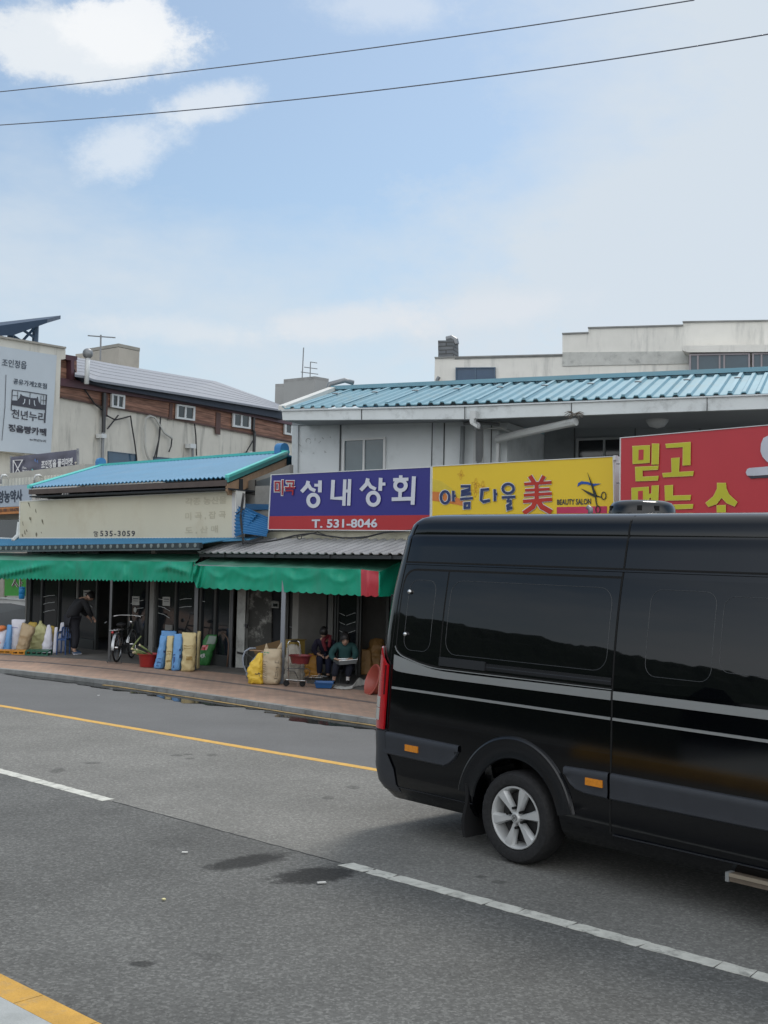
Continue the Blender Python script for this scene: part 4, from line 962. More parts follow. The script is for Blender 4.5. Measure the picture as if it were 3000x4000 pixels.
text('앙농약사', [(-8, 1918), (86, 1911), (86, 1960), (-8, 1966)], B0, .56, 'lettering', M_ink, t, .03)
text('533-1001 / 010-6795-', [(-6, 1988), (76, 1983), (76, 1996), (-6, 2001)], B0, .58, 'lettering', M_ink2, t, .01)
t = thing('shop_sign', 'low white board half hidden under the dark blue eave', 'sign', B0.pt(200, 1930, .5))
MB().pp(B0, [(120, 1880), (300, 1866), (300, 1962), (120, 1968)], .50, .1).build('board', mat('white_board', (.52, .50, .46), .5, .04), t)
text('정읍빵카페', [(180, 1912), (282, 1904), (282, 1945), (180, 1951)], B0, .51, 'lettering', M_ink2, t, .03)
text('천년누리', [(137, 1938), (168, 1936), (168, 1948), (137, 1950)], B0, .51, 'lettering', M_ink2, t, .005)
t = thing('pipe_bracket', 'curved white pipe hooks over the ribbed fascia', 'pipe')
for x in (3, 135):
    MB().tube([B0.pt(x, 1888, .55), B0.pt(x, 1868, .6), B0.pt(x+6, 1857, .6), B0.pt(x+18, 1856, .5), B0.pt(x+26, 1862, .3)], .035, 7).build('hook', M_white, t, smooth=True)
BNP = plY(0, 40.5, 300, 37)
t = thing('fabric_banner', 'dark grey fabric banner with white Korean flea market lettering', 'banner', BNP.pt(170, 1810))
P = []
for i in range(25):
    s_ = i/24; row = []
    for j in range(9):
        p = bil([(43, 1785, 0), (305, 1756, 0), (303, 1838, 0), (44, 1870, 0)], s_, j/8); row.append(BNP.pt(p.x, p.y, .5+.03*math.sin(s_*19+j*.6)+.02*math.sin(j*1.7)))
    P.append(row)
MB().sheet(P, BNP.n, .01).build('cloth', mat('banner_charcoal', (.12, .12, .16), .8, .1), t, smooth=True)
for x, y in ((43, 1785), (304, 1756)):
    MB().tube([BNP.pt(x, y-4, .5), BNP.pt(x+1, y+90, .5)], .04, 6).build('pole', M_frame, t)
M_bw = mat('banner_white', (.66, .66, .66), .7, .04); s3 = lambda x, y: (x*.2577, 1780+y*.2577)
text('조인정읍 플리마켓', [s3(625, 75), s3(1105, 28), s3(1100, 145), s3(625, 200)], BNP, .56, 'lettering', M_bw, t, .03)
text('2023 09.24. 일 천변어린이 공원', [s3(715, 250), s3(1100, 210), s3(1100, 245), s3(715, 290)], BNP, .56, 'lettering', M_bw, t, .01)
text('Flea-\nMarket', [s3(342, 165), s3(442, 170), s3(442, 245), s3(342, 248)], BNP, .56, 'lettering', M_bw, t, .01)
strokes(BNP, [{'p': [s3(*p) for p in ((200, 325), (200, 70), (340, 65), (265, 200), (200, 320))], 'w': 3.6}, {'p': [s3(205, 75), s3(335, 318)], 'w': 3.6}], 3.6, .555).build('emblem', M_bw, t)
strokes(BNP, [{'p': [s3(520, 85), s3(530, 45), s3(548, 100), s3(565, 65), s3(575, 115)], 'w': 1.6}], 2, .56).build('squiggle', mat('squiggle_blue', (.12, .25, .6), .6), t)
strokes(BNP, [{'p': [s3(485, 200), s3(500, 240), s3(520, 300)], 'w': 4.5}], 2, .56).build('leaf_mark', mat('mark_teal', (.15, .5, .5), .6), t)
strokes(BNP, [{'p': [s3(595, 270), s3(597, 235), s3(610, 230)], 'w': 1.2}, {'p': [s3(1150, 245), s3(1148, 90)], 'w': 1.4}, {'p': [s3(1130, 110), s3(1162, 100)], 'w': 4}], 2, .56).build('doodles', mat('mark_cream', (.6, .57, .48), .6), t)
# street-corner bits seen under the awning
GS = plY(0, 35.5, 100, 34.6)
t = thing('green_sign', 'green sign board with brown Korean letter at the far left corner', 'sign', GS.pt(60, 2300))
MB().pp(GS, [(19, 2230), (200, 2222), (200, 2328), (17, 2327)], 0, .12).build('board', mat('sign_green', (.04, .24, .03), .5, .06), t)
strokes(GS, [[(58, 2262), (58, 2272), (48, 2290)], [(58, 2275), (70, 2292)], [(79, 2258), (79, 2302)], [(79, 2278), (88, 2276)]], 7.5, .01).build('letter_edge', M_bw, t)
strokes(GS, [[(58, 2262), (58, 2272), (48, 2290)], [(58, 2275), (70, 2292)], [(79, 2258), (79, 2302)], [(79, 2278), (88, 2276)]], 4.5, .018).build('lettering', mat('letter_brown', (.07, .035, .015), .6), t)
t = thing('water_drum', 'bright blue plastic drum beside the green sign', 'drum', GS.pt(84, 2330, .6))
c = GS.pt(85, 2342, .5); c.z = c.z
MB().lathe([(.001, -.0), (.13, 0), (.15, .02), (.155, .12), (.14, .13), (.155, .14), (.155, .28), (.13, .30), (.001, .30)], c-V((.0, 0, -.02)), 'Z', 18, None, .55, .55).build('body', mat('drum_blue', (.02, .26, .60), .35, .06), t, smooth=40)
MB().lathe([(.001, .02), (.16, .01), (.165, 0), (.16, -.03)], c+V((0, 0, .34)), 'Z', 18, None, .55, .55).build('lid', mat('drum_lid', (.02, .20, .50), .35), t, smooth=40)
t = thing('low_wall', 'low white painted wall across the side street', 'wall')
mb = MB(); mb.pp(GS, [(-300, 2335), (0, 2338), (100, 2346), (250, 2352), (250, 2375), (100, 2367), (0, 2358), (-300, 2355)], .3, .3); mb.build('wall_body', mat('white_wall', (.55, .55, .53), .8, .1, 1, stain=(.3, .3, .28)), t)
MB().pp(GS, [(-300, 2331), (0, 2334), (100, 2342), (250, 2348), (250, 2353), (100, 2347), (0, 2339), (-300, 2336)], .34, .36).build('wall_cap', mat('white_cap', (.5, .5, .49), .8, .1), t)
pts = [atY(-500, 2348, 35.2), atY(170, 2359, 34.3), gnd(104, 2480, PAV+.008), gnd(60, 2484, PAV+.008), gnd(-500, 2500, PAV+.008)]
MB().loft(pts, [p-V((0, 0, .003)) for p in pts]).build('side_street', A_far, kind='structure')
# ------------------------------------------------------------------ left grain shop
M_broof = mat('blue_sheet_roof', (.045, .185, .32), .6, .08, 1.2, metal=.1, stain=(.10, .20, .30), stain_amt=.35, stain_scale=1)
M_teal = mat('turquoise_trim', (.08, .50, .45), .4, .06)
M_brown = mat('brown_fascia', (.085, .065, .058), .7, .15, 4)
M_tan = mat('tan_timber', (.36, .23, .14), .7, .15, 5, stain=(.2, .12, .07), stain_scale=4)
M_shade = mat('shaded_boards', (.022, .025, .030), .8, .2, 3)  # darkened so the colour carries the shade under the awning
M_conc = mat('grey_blockwork', (.24, .235, .22), .9, .12, 2, bump=.3, bscale=20, stain=(.13, .13, .12))
ls = thing('grain_shop', 'single storey shop with blue sheet roof above a blank beige board', 'shop', PL.pt(450, 2550))
uL, _ = PL.uz(104, 2500); uR, _ = PL.uz(1132, 2600)
mb = MB()
M_int = mat('dim_interior', (.045, .043, .040), .9, .2, 1)  # indoor darkness is put into this wall colour
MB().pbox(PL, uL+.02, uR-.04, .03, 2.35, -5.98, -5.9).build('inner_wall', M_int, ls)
mb.pbox(PL, uL, uR, .0, 3.55, -6.2, -6.0)
mb.pbox(PL, uL-.15, uL, .0, 3.55, -6.2, -.9)
mb.pbox(PL, uR-.02, uR+.15, .0, 3.75, -6.2, -.05)
mb.pbox(PL, uL+.01, uR-.03, 2.35, 3.5, -.35, -.12)     # front wall over the openings
mb.pbox(PL, uL+.01, uR-.03, 2.36, 2.46, -5.9, -.36)     # ceiling
mb.build('wall', M_conc, ls)
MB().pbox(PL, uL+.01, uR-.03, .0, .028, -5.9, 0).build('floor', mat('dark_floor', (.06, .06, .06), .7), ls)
# interior shelving so the dark opening has depth
sh = MB()
for k in range(7):
    u = uL+.8+k*1.25; sh.pbox(PL, u, u+.9, .03, 1.1+.3*(k % 3), -3.4, -2.9)
sh.build('shelves', mat('brown_crates', (.09, .07, .05), .8, .3, 3), ls)
# main roof
eL, eR = PL.pt(116, 1905, .6), PL.pt(887, 1866, .6); rR, rL = PL.pt(1118, 1770, -3), PL.pt(398, 1822, -3)
rf = corr(MB(), eL, eR, rR, rL, 52, .034, 'sine', .02, 6).build('roof', M_broof, ls, smooth=50)
bL, bR = PL.pt(250, 1890, -6.5), PL.pt(1130, 1840, -6.5)
MB().sheet([[rL-V((0, 0, .03)), eL+PL.n*-7.3], [rR-V((0, 0, .03)), eR+PL.n*-7.3]], (0, 0, 1), .03).build('roof_back', M_broof, ls)
def bar3(pts, w, h, name, mt, par, up=V((0, 0, 1))):
    mb = MB()
    for a, b in zip(pts, pts[1:]):
        a, b = V(a), V(b); t_ = (b-a).normalized(); s_ = t_.cross(up).normalized()*w/2; z_ = up*h/2
        mb.hexa([a-s_-z_, a+s_-z_, b+s_-z_, b-s_-z_, a-s_+z_, a+s_+z_, b+s_+z_, b-s_+z_])
    return mb.build(name, mt, par)
bar3([rL+V((0, 0, .03)), rL.lerp(rR, .42)+V((0, 0, .03))], .22, .06, 'ridge_cap', M_teal, ls)
bar3([rL.lerp(rR, .42)+V((0, 0, .034)), rR+V((0, 0, .034))], .22, .06, 'ridge_cap', M_teal, ls)
bar3([eL+V((0, 0, .02)), rL+V((0, 0, .02))], .14, .08, 'verge_trim', M_teal, ls)
bar3([eR+V((0, 0, .03)), rR+V((0, 0, .03))], .09, .055, 'verge_trim', M_teal, ls)
bar3([eR+V((0, 0, -.045))-PL.n*.0, rR+V((0, 0, -.045))], .07, .09, 'verge_trim', mat('deep_teal', (.03, .23, .22), .45), ls)
dn = V((0, 0, -1))
tb = MB(); a, b = eR+dn*.125+PL.u*.02, rR+dn*.125+PL.u*.02
e_ = b-a; bp_ = [a, b, b+dn*.27, a+e_*.085+dn*.27, a+e_*.03+dn*.24, a+dn*.13]; tb.loft(bp_, [p-PL.u*.06 for p in bp_])
tb.build('barge_board', M_tan, ls)
bar3([eL+dn*.105, eR+dn*.105], .05, .115, 'fascia', M_brown, ls)
# dark soffit and clerestory boards under the eave
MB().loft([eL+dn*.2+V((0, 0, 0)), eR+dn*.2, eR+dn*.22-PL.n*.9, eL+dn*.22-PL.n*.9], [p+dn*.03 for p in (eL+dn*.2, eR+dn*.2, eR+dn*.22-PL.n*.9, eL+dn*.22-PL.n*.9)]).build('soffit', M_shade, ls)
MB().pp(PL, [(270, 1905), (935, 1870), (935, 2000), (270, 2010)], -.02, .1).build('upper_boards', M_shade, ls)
for x0 in (300, 440, 640, 790):
    MB().pp(PL, [(x0, 1916-(x0-300)*.03), (x0+70, 1913-(x0-300)*.03), (x0+70, 1975), (x0, 1978)], .0, .015).build('upper_window', M_glass, ls)
MB().pp(PL, [(112, 1912), (175, 1912), (166, 1936), (150, 1940), (135, 1930)], .5, .5).build('eave_end', M_brown, ls)
# gable wall above the neighbour
MB().pp(PL, [(905, 1960), (905, 1900), (1000, 1868), (1132, 1815), (1132, 2110), (905, 2110)], -.55, .1).build('gable_wall', M_conc, ls)
for q in ([(905, 1921), (1060, 1932), (1060, 1936), (905, 1925)], [(996, 1875), (1000, 1875), (999, 1928), (995, 1928)]):
    MB().pp(PL, q, -.54, .03).build('gable_frame', M_dark, ls)
MB().pp(PL, [(1002, 1880), (1060, 1862), (1060, 1932), (1000, 1926)], -.545, .02).build('gable_panel', mat('grey_board', (.10, .115, .125), .6), ls)
# round end tiles of the ridge
for p, nm in ((rL, 'ridge_end'), (rR-PL.u*.05, 'ridge_end')):
    m_ = MB(); c = p+V((0, 0, .06))
    sec = [(-.16, -.14), (.16, -.14), (.16, .06)]+[(.16*math.cos(R_(a)), .06+.13*math.sin(R_(a))) for a in range(0, 181, 20)]
    A_ = [c+PL.n*x*.85+V((0, 0, z*.95)) for x, z in sec]; m_.loft(A_, [q-PL.u*(.12 if p is rL else .22) for q in A_]); m_.build(nm, mat('ridge_end_blue', (.05, .20, .42), .35), ls)
# frontage: frames, glass doors, pillar
def frames(pl, par, xs, y_top=2240, name='door_frame', mt=None, off=.04, w=9, base=None, dep=.07):
    for x in xs:
        ww = w
        if isinstance(x, tuple): x, ww = x
        u, _ = pl.uz(x, 2450, off); hw = ww/2*atYof(pl, x)
        MB().pbox(pl, u-hw, u+hw, PAV, 2.36, off-dep, off).build(name, mt or M_frame, par)
def atYof(pl, x): return pl.pt(x, 2400).y/FP/max(.5, abs(pl.u.x))*1.0
M_fr = mat('bronze_frame', (.055, .058, .058), .4, .08, metal=.3)  # frame tone deepened to carry awning shade
M_fr2 = mat('pale_frame', (.19, .19, .18), .5, .08)
def shade_pane(pl, par, x0, x1, off=0, z0=.25, z1=2.3, name='glass_pane', mt=None):
    a, _ = pl.uz(x0, 2400, off); b, _ = pl.uz(x1, 2400, off)
    return MB().pbox(pl, a, b, z0, z1, off-.015, off).build(name, mt or M_glass, par)
for x0, x1 in ((118, 156), (163, 222), (228, 292), (300, 375), (500, 566), (612, 680), (685, 775), (783, 835), (840, 905)):
    shade_pane(PL, ls, x0, x1)
frames(PL, ls, ((109, 14), (157, 9), (225, 6), (372, 8), (500, 7), (570, 12), (608, 8), (682, 8), (780, 9), (837, 10)), mt=M_fr)
frames(PL, ls, ((98, 7), (296, 7)), mt=M_fr2)
frames(PL, ls, ((589, 19),), mt=mat('pillar_plaster', (.26, .26, .25), .8, .15, 3, stain=(.14, .14, .13)), name='pillar', dep=.2, off=.08)
a_, _ = PL.uz(98, 2400); b_, _ = PL.uz(905, 2400); o1, _ = PL.uz(375, 2400); o2, _ = PL.uz(498, 2400)
for q0, q1 in ((a_, o1), (o2, b_)):
    MB().pbox(PL, q0, q1, PAV, .25, -.05, .05).build('sill_panel', M_fr, ls)
MB().pbox(PL, a_, b_, 2.30, 2.42, -.1, .07).build('head_frame', M_fr, ls)
# paper notices and chevron decals on the panes
M_paper = mat('paper', (.38, .39, .37), .7, .08)
def notice(pl, par, x0, x1, y0, y1, off=.02, txt='쌀\n잡곡', nm='paper_notice'):
    p = MB().pp(pl, [(x0, y0), (x1, y0+1), (x1, y1+1), (x0, y1)], off, .004).build(nm, M_paper, par)
    MB().pp(pl, [(x0+4, y0+7), (x1-4, y0+8), (x1-4, y0+12), (x0+4, y0+11)], off+.004, .003).build('print_line', M_ink2, p)
    MB().pp(pl, [(x0+5, y0+17), (x1-5, y0+18), (x1-5, y0+20), (x0+5, y0+19)], off+.004, .003).build('print_line', M_ink2, p)
notice(PL, ls, 326, 352, 2305, 2337); notice(PL, ls, 516, 544, 2329, 2363); notice(PL, ls, 635, 664, 2331, 2366)
MB().pp(PL, [(527, 2371), (532, 2377), (533, 2388), (528, 2394), (522, 2388), (522, 2377)], .02, .004).build('sticker', M_paper, ls)
M_dec = mat('decal_silver', (.42, .44, .44), .4, .05)
def decal(pl, par, lines, off=.012, w=2.0): 
    for l in lines: strokes(pl, [l], w, off).build('glass_stripe', M_dec, par)
decal(PL, ls, [[(168, 2332), (190, 2327), (214, 2325)], [(168, 2361), (190, 2355), (214, 2352)], [(168, 2392), (190, 2386), (214, 2382)], [(352, 2336), (360, 2342)], [(352, 2364), (360, 2372)],
    [(508, 2359), (535, 2349), (560, 2345)], [(530, 2379), (560, 2374)], [(528, 2409), (560, 2403)], [(617, 2339), (640, 2343), (664, 2358)], [(617, 2367), (640, 2373), (664, 2387)], [(617, 2394), (640, 2400), (662, 2414)], [(702, 2343), (722, 2339), (748, 2338)], [(700, 2374), (722, 2370), (748, 2369)], [(780, 2347), (800, 2350)]])
# goods leaning inside the window (boxes on a sill)
MB().pp(PL, [(645, 2440), (672, 2441), (671, 2462), (644, 2461)], .05, .03).build('price_card', mat('card', (.2, .2, .19), .7), ls)
# the beige sign board
bs = thing('signboard', 'long blank beige board with faded letters and a black phone number', 'sign', PL.pt(500, 2030, .9))
M_bsign = mat('aged_beige_board', (.60, .57, .45), .55, .05, .5, stain=(.50, .44, .32), stain_amt=.6, stain_scale=.9)
MB().pp(PL, [(77, 1961), (919, 1919), (919, 2099), (75, 2100)], .34, .22).build('board', M_bsign, bs)
MB().ring(PL, [(75, 1957), (922, 1915), (921, 2103), (73, 2103)], 3.6, .35, .24); m_ = MB(); m_.ring(PL, [(75, 1957), (922, 1915), (921, 2103), (73, 2103)], 3.6, .35, .24); m_.build('board_frame', mat('beige_frame', (.66, .66, .62), .5, .04), bs)
MB().pp(PL, [(906, 1923), (917, 1922), (917, 2098), (906, 2098)], .347, .01).build('end_strip', mat('grey_strip', (.55, .55, .56), .5), bs)
text('535-3059', [(391, 2073), (527, 2073), (527, 2095), (391, 2095)], PL, .342, 'phone_number', M_ink2, bs, .02, sp=1.25)
strokes(PL, [{'p': [(366, 2082), (368, 2078), (380, 2078), (382, 2082)], 'w': 3}, {'p': [(370, 2095), (371, 2084), (377, 2084), (379, 2095), (370, 2095)], 'w': 2.5}], 3, .342).build('phone_symbol', M_ink2, bs)
M_fade = mat('faded_ink', (.50, .465, .355), .6, .08); d4 = lambda x, y: (700+x*.1507, 1900+y*.1507)
def q4(x0, y0, x1, y1, sk=-.05): return [d4(x0, y0), d4(x1, y0+(x1-x0)*sk), d4(x1, y1+(x1-x0)*sk), d4(x0, y1)]
text('각종 농산물', q4(155, 305, 1225, 500), PL, .342, 'faded_lettering', M_fade, bs, .015)
text('미 곡 , 잡 곡', q4(155, 680, 1205, 885), PL, .342, 'faded_lettering', M_fade, bs, .015)
text('도 , 산 매', q4(150, 1050, 1000, 1245), PL, .342, 'faded_lettering', M_fade, bs, .015)
M_rustp = mat('peeling_mark', (.16, .145, .10), .8, .3, 8)
rnd = random.Random(3)
pm = MB()
for k in range(11):
    x = rnd.uniform(82, 165); y = rnd.uniform(1985, 2092) if x > 110 else rnd.uniform(2040, 2096); l = rnd.uniform(4, 16)
    pm.pp(PL, [(x, y), (x+rnd.uniform(1, 3), y-l*.4), (x+rnd.uniform(3, 7), y+l), (x+1, y+l*.6)], .343, .003)
for q in ([(108, 1962), (114, 1964), (118, 1985), (112, 1972)], [(119, 2020), (122, 2022), (121, 2045)]): pm.pp(PL, q, .343, .003)
pm.build('peeling_marks', M_rustp, bs)
MB().tube([PL.pt(50, 2112, .5), PL.pt(70, 2090, .35), PL.pt(76, 2040, .3)], .05, 6).build('bracket', M_white, bs)
# lower blue lean-to with a row of tile ends
lr = thing('lean_to_roof', 'narrow blue sheet roof edged with dark round tile ends below the beige board', 'roof', PL.pt(400, 2120, 1.2))
A_, B_, C_, D_ = PL.pt(-260, 2136, .80), PL.pt(800, 2122, .80), PL.pt(960, 2100, .30), PL.pt(-40, 2103, .30)
corr(MB(), A_, B_, C_, D_, 95, .014, 'sine', .015, 3).build('sheet', M_broof, lr, smooth=50)
bar3([D_.lerp(C_, .0)+PL.n*.02+V((0, 0, .02)), PL.pt(60, 2105, .35)], .04, .04, 'edge_trim', M_white, lr)
M_tile = mat('dark_tile', (.035, .045, .05), .45, .2, 6)
ta, tb_ = PL.pt(-260, 2146, .83), PL.pt(785, 2130, .83)
bar3([ta+dn*.0, tb_], .10, .105, 'tile_course', M_tile, lr)
bar3([ta+dn*.075+PL.n*.03, tb_+dn*.075+PL.n*.03], .04, .03, 'tile_course', mat('tile_edge', (.10, .12, .13), .4), lr)
nt_ = 46
for k in range(nt_):
    p = ta.lerp(tb_, (k+.5)/nt_)+PL.n*.055
    w_ = MB().lathe([(.001, -.005), (.038, -.003), (.046, .0), (.046, .03)], (0, 0, 0), 'Y', 10, Matrix.Translation(p)@Matrix.Rotation(math.atan2(PL.u.y, PL.u.x), 4, 'Z')).build('tile_end', mat('tile_end_pale', (.19, .22, .22), .5, .3, 9), lr)
# ------------------------------------------------------------------ right shop building, signs, canopy
rs = thing('corner_grain_shop', 'shop row with cream ledge and sliding glass doors under the purple sign', 'shop', PR.pt(1250, 2650))
ra, _ = PR.uz(905, 2600); rb, _ = PR.uz(3300, 2600)
mb = MB()
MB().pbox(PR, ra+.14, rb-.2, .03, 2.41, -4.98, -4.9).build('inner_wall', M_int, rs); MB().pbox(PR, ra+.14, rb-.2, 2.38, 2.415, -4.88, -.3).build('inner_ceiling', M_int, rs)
mb.pbox(PR, ra, rb, 0, 3.6, -5.2, -5.0); mb.pbox(PR, ra, ra+.12, 0, 2.7, -5.0, -.2); mb.pbox(PR, rb-.1, rb+.1, 0, 3.6, -5.0, 0)
mb.pbox(PR, ra+.6, rb-.2, 2.42, 3.7, -.25, -.02); mb.pbox(PR, ra+.13, rb-.2, 2.42, 2.5, -4.9, -.26)
mb.build('wall', M_conc, rs)
u3, _ = PR.uz(1900, 2500)
MB().pbox(PR, u3, rb-.2, PAV, 2.41, -.22, -.01).build('front_wall', M_conc, rs)
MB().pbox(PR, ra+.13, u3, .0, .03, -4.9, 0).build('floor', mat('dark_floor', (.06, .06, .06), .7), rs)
MB().pp(PR, [(1020, 2112), (1042, 2085), (1058, 2077), (1700, 2070), (2400, 2066), (3200, 2060), (3200, 2125), (1700, 2122), (1020, 2130)], .0, .3).build('ledge', mat('cream_concrete', (.66, .63, .50), .85, .08, 2, bump=.3, stain=(.42, .40, .33), stain_scale=3), rs)
MB().pp(PR, [(985, 2102), (1035, 2108), (1060, 2118), (1060, 2128), (985, 2112)], .02, .3).build('ledge_end', mat('cream_concrete', (.62, .60, .5), .85), rs)
# ribbed blue sheets crumpled in the gap
def crumple(pts, nn, name, off0=.45):
    A_, B_, C_, D_ = [PL.pt(x, y, o) for x, y, o in pts]
    return corr(MB(), A_, B_, C_, D_, nn, .035, 'sine', .01, 8, jit=.02).build(name, M_bl2, bl_, smooth=50)
M_bl2 = mat('crumpled_blue', (.035, .17, .37), .38, .1, 2, metal=.1)
bl_ = thing('blue_sheeting', 'crumpled blue corrugated sheets wedged between the beige and purple signs', 'metal sheet', PL.pt(980, 2050, .3))
crumple([(920, 2102, .55), (924, 1975, .25), (1010, 2005, .30), (948, 2090, .6)], 9, 'sheet')
crumple([(950, 2088, .62), (958, 1985, .32), (1062, 2030, .1), (1040, 2098, .45)], 10, 'sheet')
MB().pp(PL, [(932, 1967), (1062, 1970), (1062, 1990), (975, 1992), (925, 1992)], .1, .04).build('flashing', mat('deep_blue', (.02, .09, .20), .4), bl_)
MB().sheet([[PL.pt(870, 2112, .75), PL.pt(930, 2103, .4)], [PL.pt(975, 2106, .6), PL.pt(1020, 2092, .3)]], (0, 0, 1), .02).build('flashing', M_broof, bl_)
# grey corrugated canopy
gc = thing('corrugated_canopy', 'grey corrugated sheet canopy above the right green awning', 'canopy', PR.pt(1200, 2140, .9))
A_, B_, C_, D_ = PR.pt(772, 2160, .62), PR.pt(1640, 2166, .62), PR.pt(1790, 2112, .02), PR.pt(945, 2104, .02)
corr(MB(), A_, B_, C_, D_, 27, .030, 'rib', .012, 4).build('sheet', mat('grey_sheet', (.34, .34, .345), .5, .10, 2, metal=.15, stain=(.2, .2, .2), stain_amt=.4), gc, smooth=20)
for k in range(4):
    p = A_.lerp(B_, .14+.25*k); MB().box(-.02, .02, -.7, .0, -.07, -.02, Matrix.Translation(p)@Matrix.Rotation(math.atan2(PR.u.y, PR.u.x)+math.pi, 4, 'Z')).build('rafter', M_dark, gc)
bar3([A_+dn*.05-PR.n*.06, B_+dn*.05-PR.n*.06], .05, .06, 'edge_bar', M_dark, gc)
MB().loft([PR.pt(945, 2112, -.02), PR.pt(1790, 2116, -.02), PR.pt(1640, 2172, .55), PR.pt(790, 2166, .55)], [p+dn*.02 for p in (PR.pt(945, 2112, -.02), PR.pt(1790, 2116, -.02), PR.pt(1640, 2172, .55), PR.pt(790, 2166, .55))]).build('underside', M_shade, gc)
# cables draped over the canopy
cb = thing('cable_bundle', 'loose black cables draped over the grey corrugated canopy', 'cable', PR.pt(1000, 2110, .6))
for pts, r in (([(955, 1928, .5), (946, 1985, .6), (938, 2020, .7), (942, 2060, .75), (950, 2105, .9), (957, 2118, 1.0), (985, 2121, 1.0), (1050, 2115, .95), (1090, 2108, .8), (1150, 2092, .6), (1220, 2083, .5), (1270, 2092, .5), (1340, 2101, .6), (1420, 2101, .6), (1500, 2080, .5), (1620, 2070, .5)], .016),
        ([(950, 1926, .5), (940, 1990, .6), (946, 2060, .75), (948, 2122, .95)], .013), ([(924, 2008, .6), (945, 1993, .6), (962, 1984, .5)], .012),
        ([(1010, 2119, .95), (1100, 2106, .8), (1180, 2094, .6), (1240, 2078, .45), (1290, 2097, .55), (1330, 2100, .5)], .009), ([(1380, 2100, .6), (1440, 2095, .6), (1510, 2078, .5), (1640, 2068, .5)], .010)):
    pts3 = []
    P3 = [PL.pt(p[0], p[1], p[2]*.75) if p[0] < 960 else PR.pt(p[0], p[1], p[2]*.75-.18) for p in pts]
    MB().tube(P3, r, 6).build('strand', M_cable, cb, smooth=True)
MB().tube([PR.pt(1170+9*math.cos(a), 2097+9*math.sin(a), .30) for a in [q*math.pi/8 for q in range(16)]], .008, 5, True).build('loop', M_cable, cb)
# signboards
def board(name, lab, pl, q, off, th, mt, frame=3, fm=None, group='shop signs along the row'):
    t = thing(name, lab, 'sign', pl.pt(*q[3], off), group)
    MB().pp(pl, q, off, th).build('panel', mt, t)
    m_ = MB(); m_.ring(pl, [(q[0][0]-1, q[0][1]-1), (q[1][0]+1, q[1][1]-1), (q[2][0]+1, q[2][1]+1), (q[3][0]-1, q[3][1]+1)], frame, off+.012, th+.02); m_.build('edge_frame', fm or M_white, t)
    return t
PS = 1/1659*670; s5 = lambda x, y: (1030+x*PS, 1800+y*PS)
M_pur = mat('sign_purple', (.040, .038, .215), .35, .05, .6)
so_ = .20
t = board('signboard', 'purple and red grain shop sign with large white Korean letters', PR, [(1058, 1854), (1683, 1824), (1680, 2074), (1046, 2069)], so_, .25, M_pur)
MB().pp(PR, [s5(46, 536), s5(1620, 524), (1679, 2072), s5(40, 665)], so_+.004, .004).build('red_band', mat('sign_red', (.42, .035, .040), .35, .05, .6), t)
M_sw = mat('letter_silver', (.60, .62, .68), .4, .03)
def L5(l):
    o = []
    for k in l:
        if isinstance(k, dict): o.append({'p': [s5(*p) for p in k['p']], 'w': k['w']*PS, 'c': k.get('c', False)})
        else: o.append([s5(*p) for p in k])
    return o
BW = 36
big = [{'p': [(432, 195), (420, 240), (366, 300)], 'w': BW}, {'p': [(432, 230), (455, 270), (500, 290)], 'w': BW*.9}, {'p': [(545, 190), (543, 305)], 'w': BW}, {'p': [(490, 236), (540, 236)], 'w': 28}, {'p': circ(480, 383, 50, 56), 'w': BW, 'c': True},
       {'p': [(672, 185), (663, 362), (770, 362)], 'w': BW}, {'p': [(785, 180), (775, 435)], 'w': BW*.9}, {'p': [(832, 177), (822, 433)], 'w': BW*.9}, {'p': [(785, 292), (830, 292)], 'w': 30},
       {'p': [(1008, 170), (995, 225), (938, 285)], 'w': BW}, {'p': [(1008, 205), (1035, 250), (1085, 275)], 'w': BW*.9}, {'p': [(1132, 165), (1126, 290)], 'w': BW}, {'p': [(1130, 226), (1178, 224)], 'w': 30}, {'p': circ(1060, 367, 54, 60), 'w': BW, 'c': True},
       {'p': [(1252, 183), (1400, 178)], 'w': 32}, {'p': [(1326, 140), (1326, 180)], 'w': 34}, {'p': circ(1323, 238, 52, 48), 'w': BW, 'c': True}, {'p': [(1320, 290), (1318, 365)], 'w': 34}, {'p': [(1238, 372), (1425, 366)], 'w': 36}, {'p': [(1453, 150), (1440, 425)], 'w': 38}]
strokes(PR, L5(big), BW, so_+.01).build('lettering', M_sw, t)
text('미곡', [s5(100, 182), s5(312, 182), s5(300, 338), s5(100, 338)], PR, so_+.006, 'letter_outline', M_white, t, .07, grow=.02)
text('미곡', [s5(104, 186), s5(308, 186), s5(297, 332), s5(104, 332)], PR, so_+.014, 'red_lettering', mat('letter_red', (.35, .02, .03), .4), t, .02)
text('T. 531-8046', [s5(465, 565), s5(1100, 558), s5(1098, 645), s5(463, 650)], PR, so_+.010, 'phone_number', M_sw, t, .028)
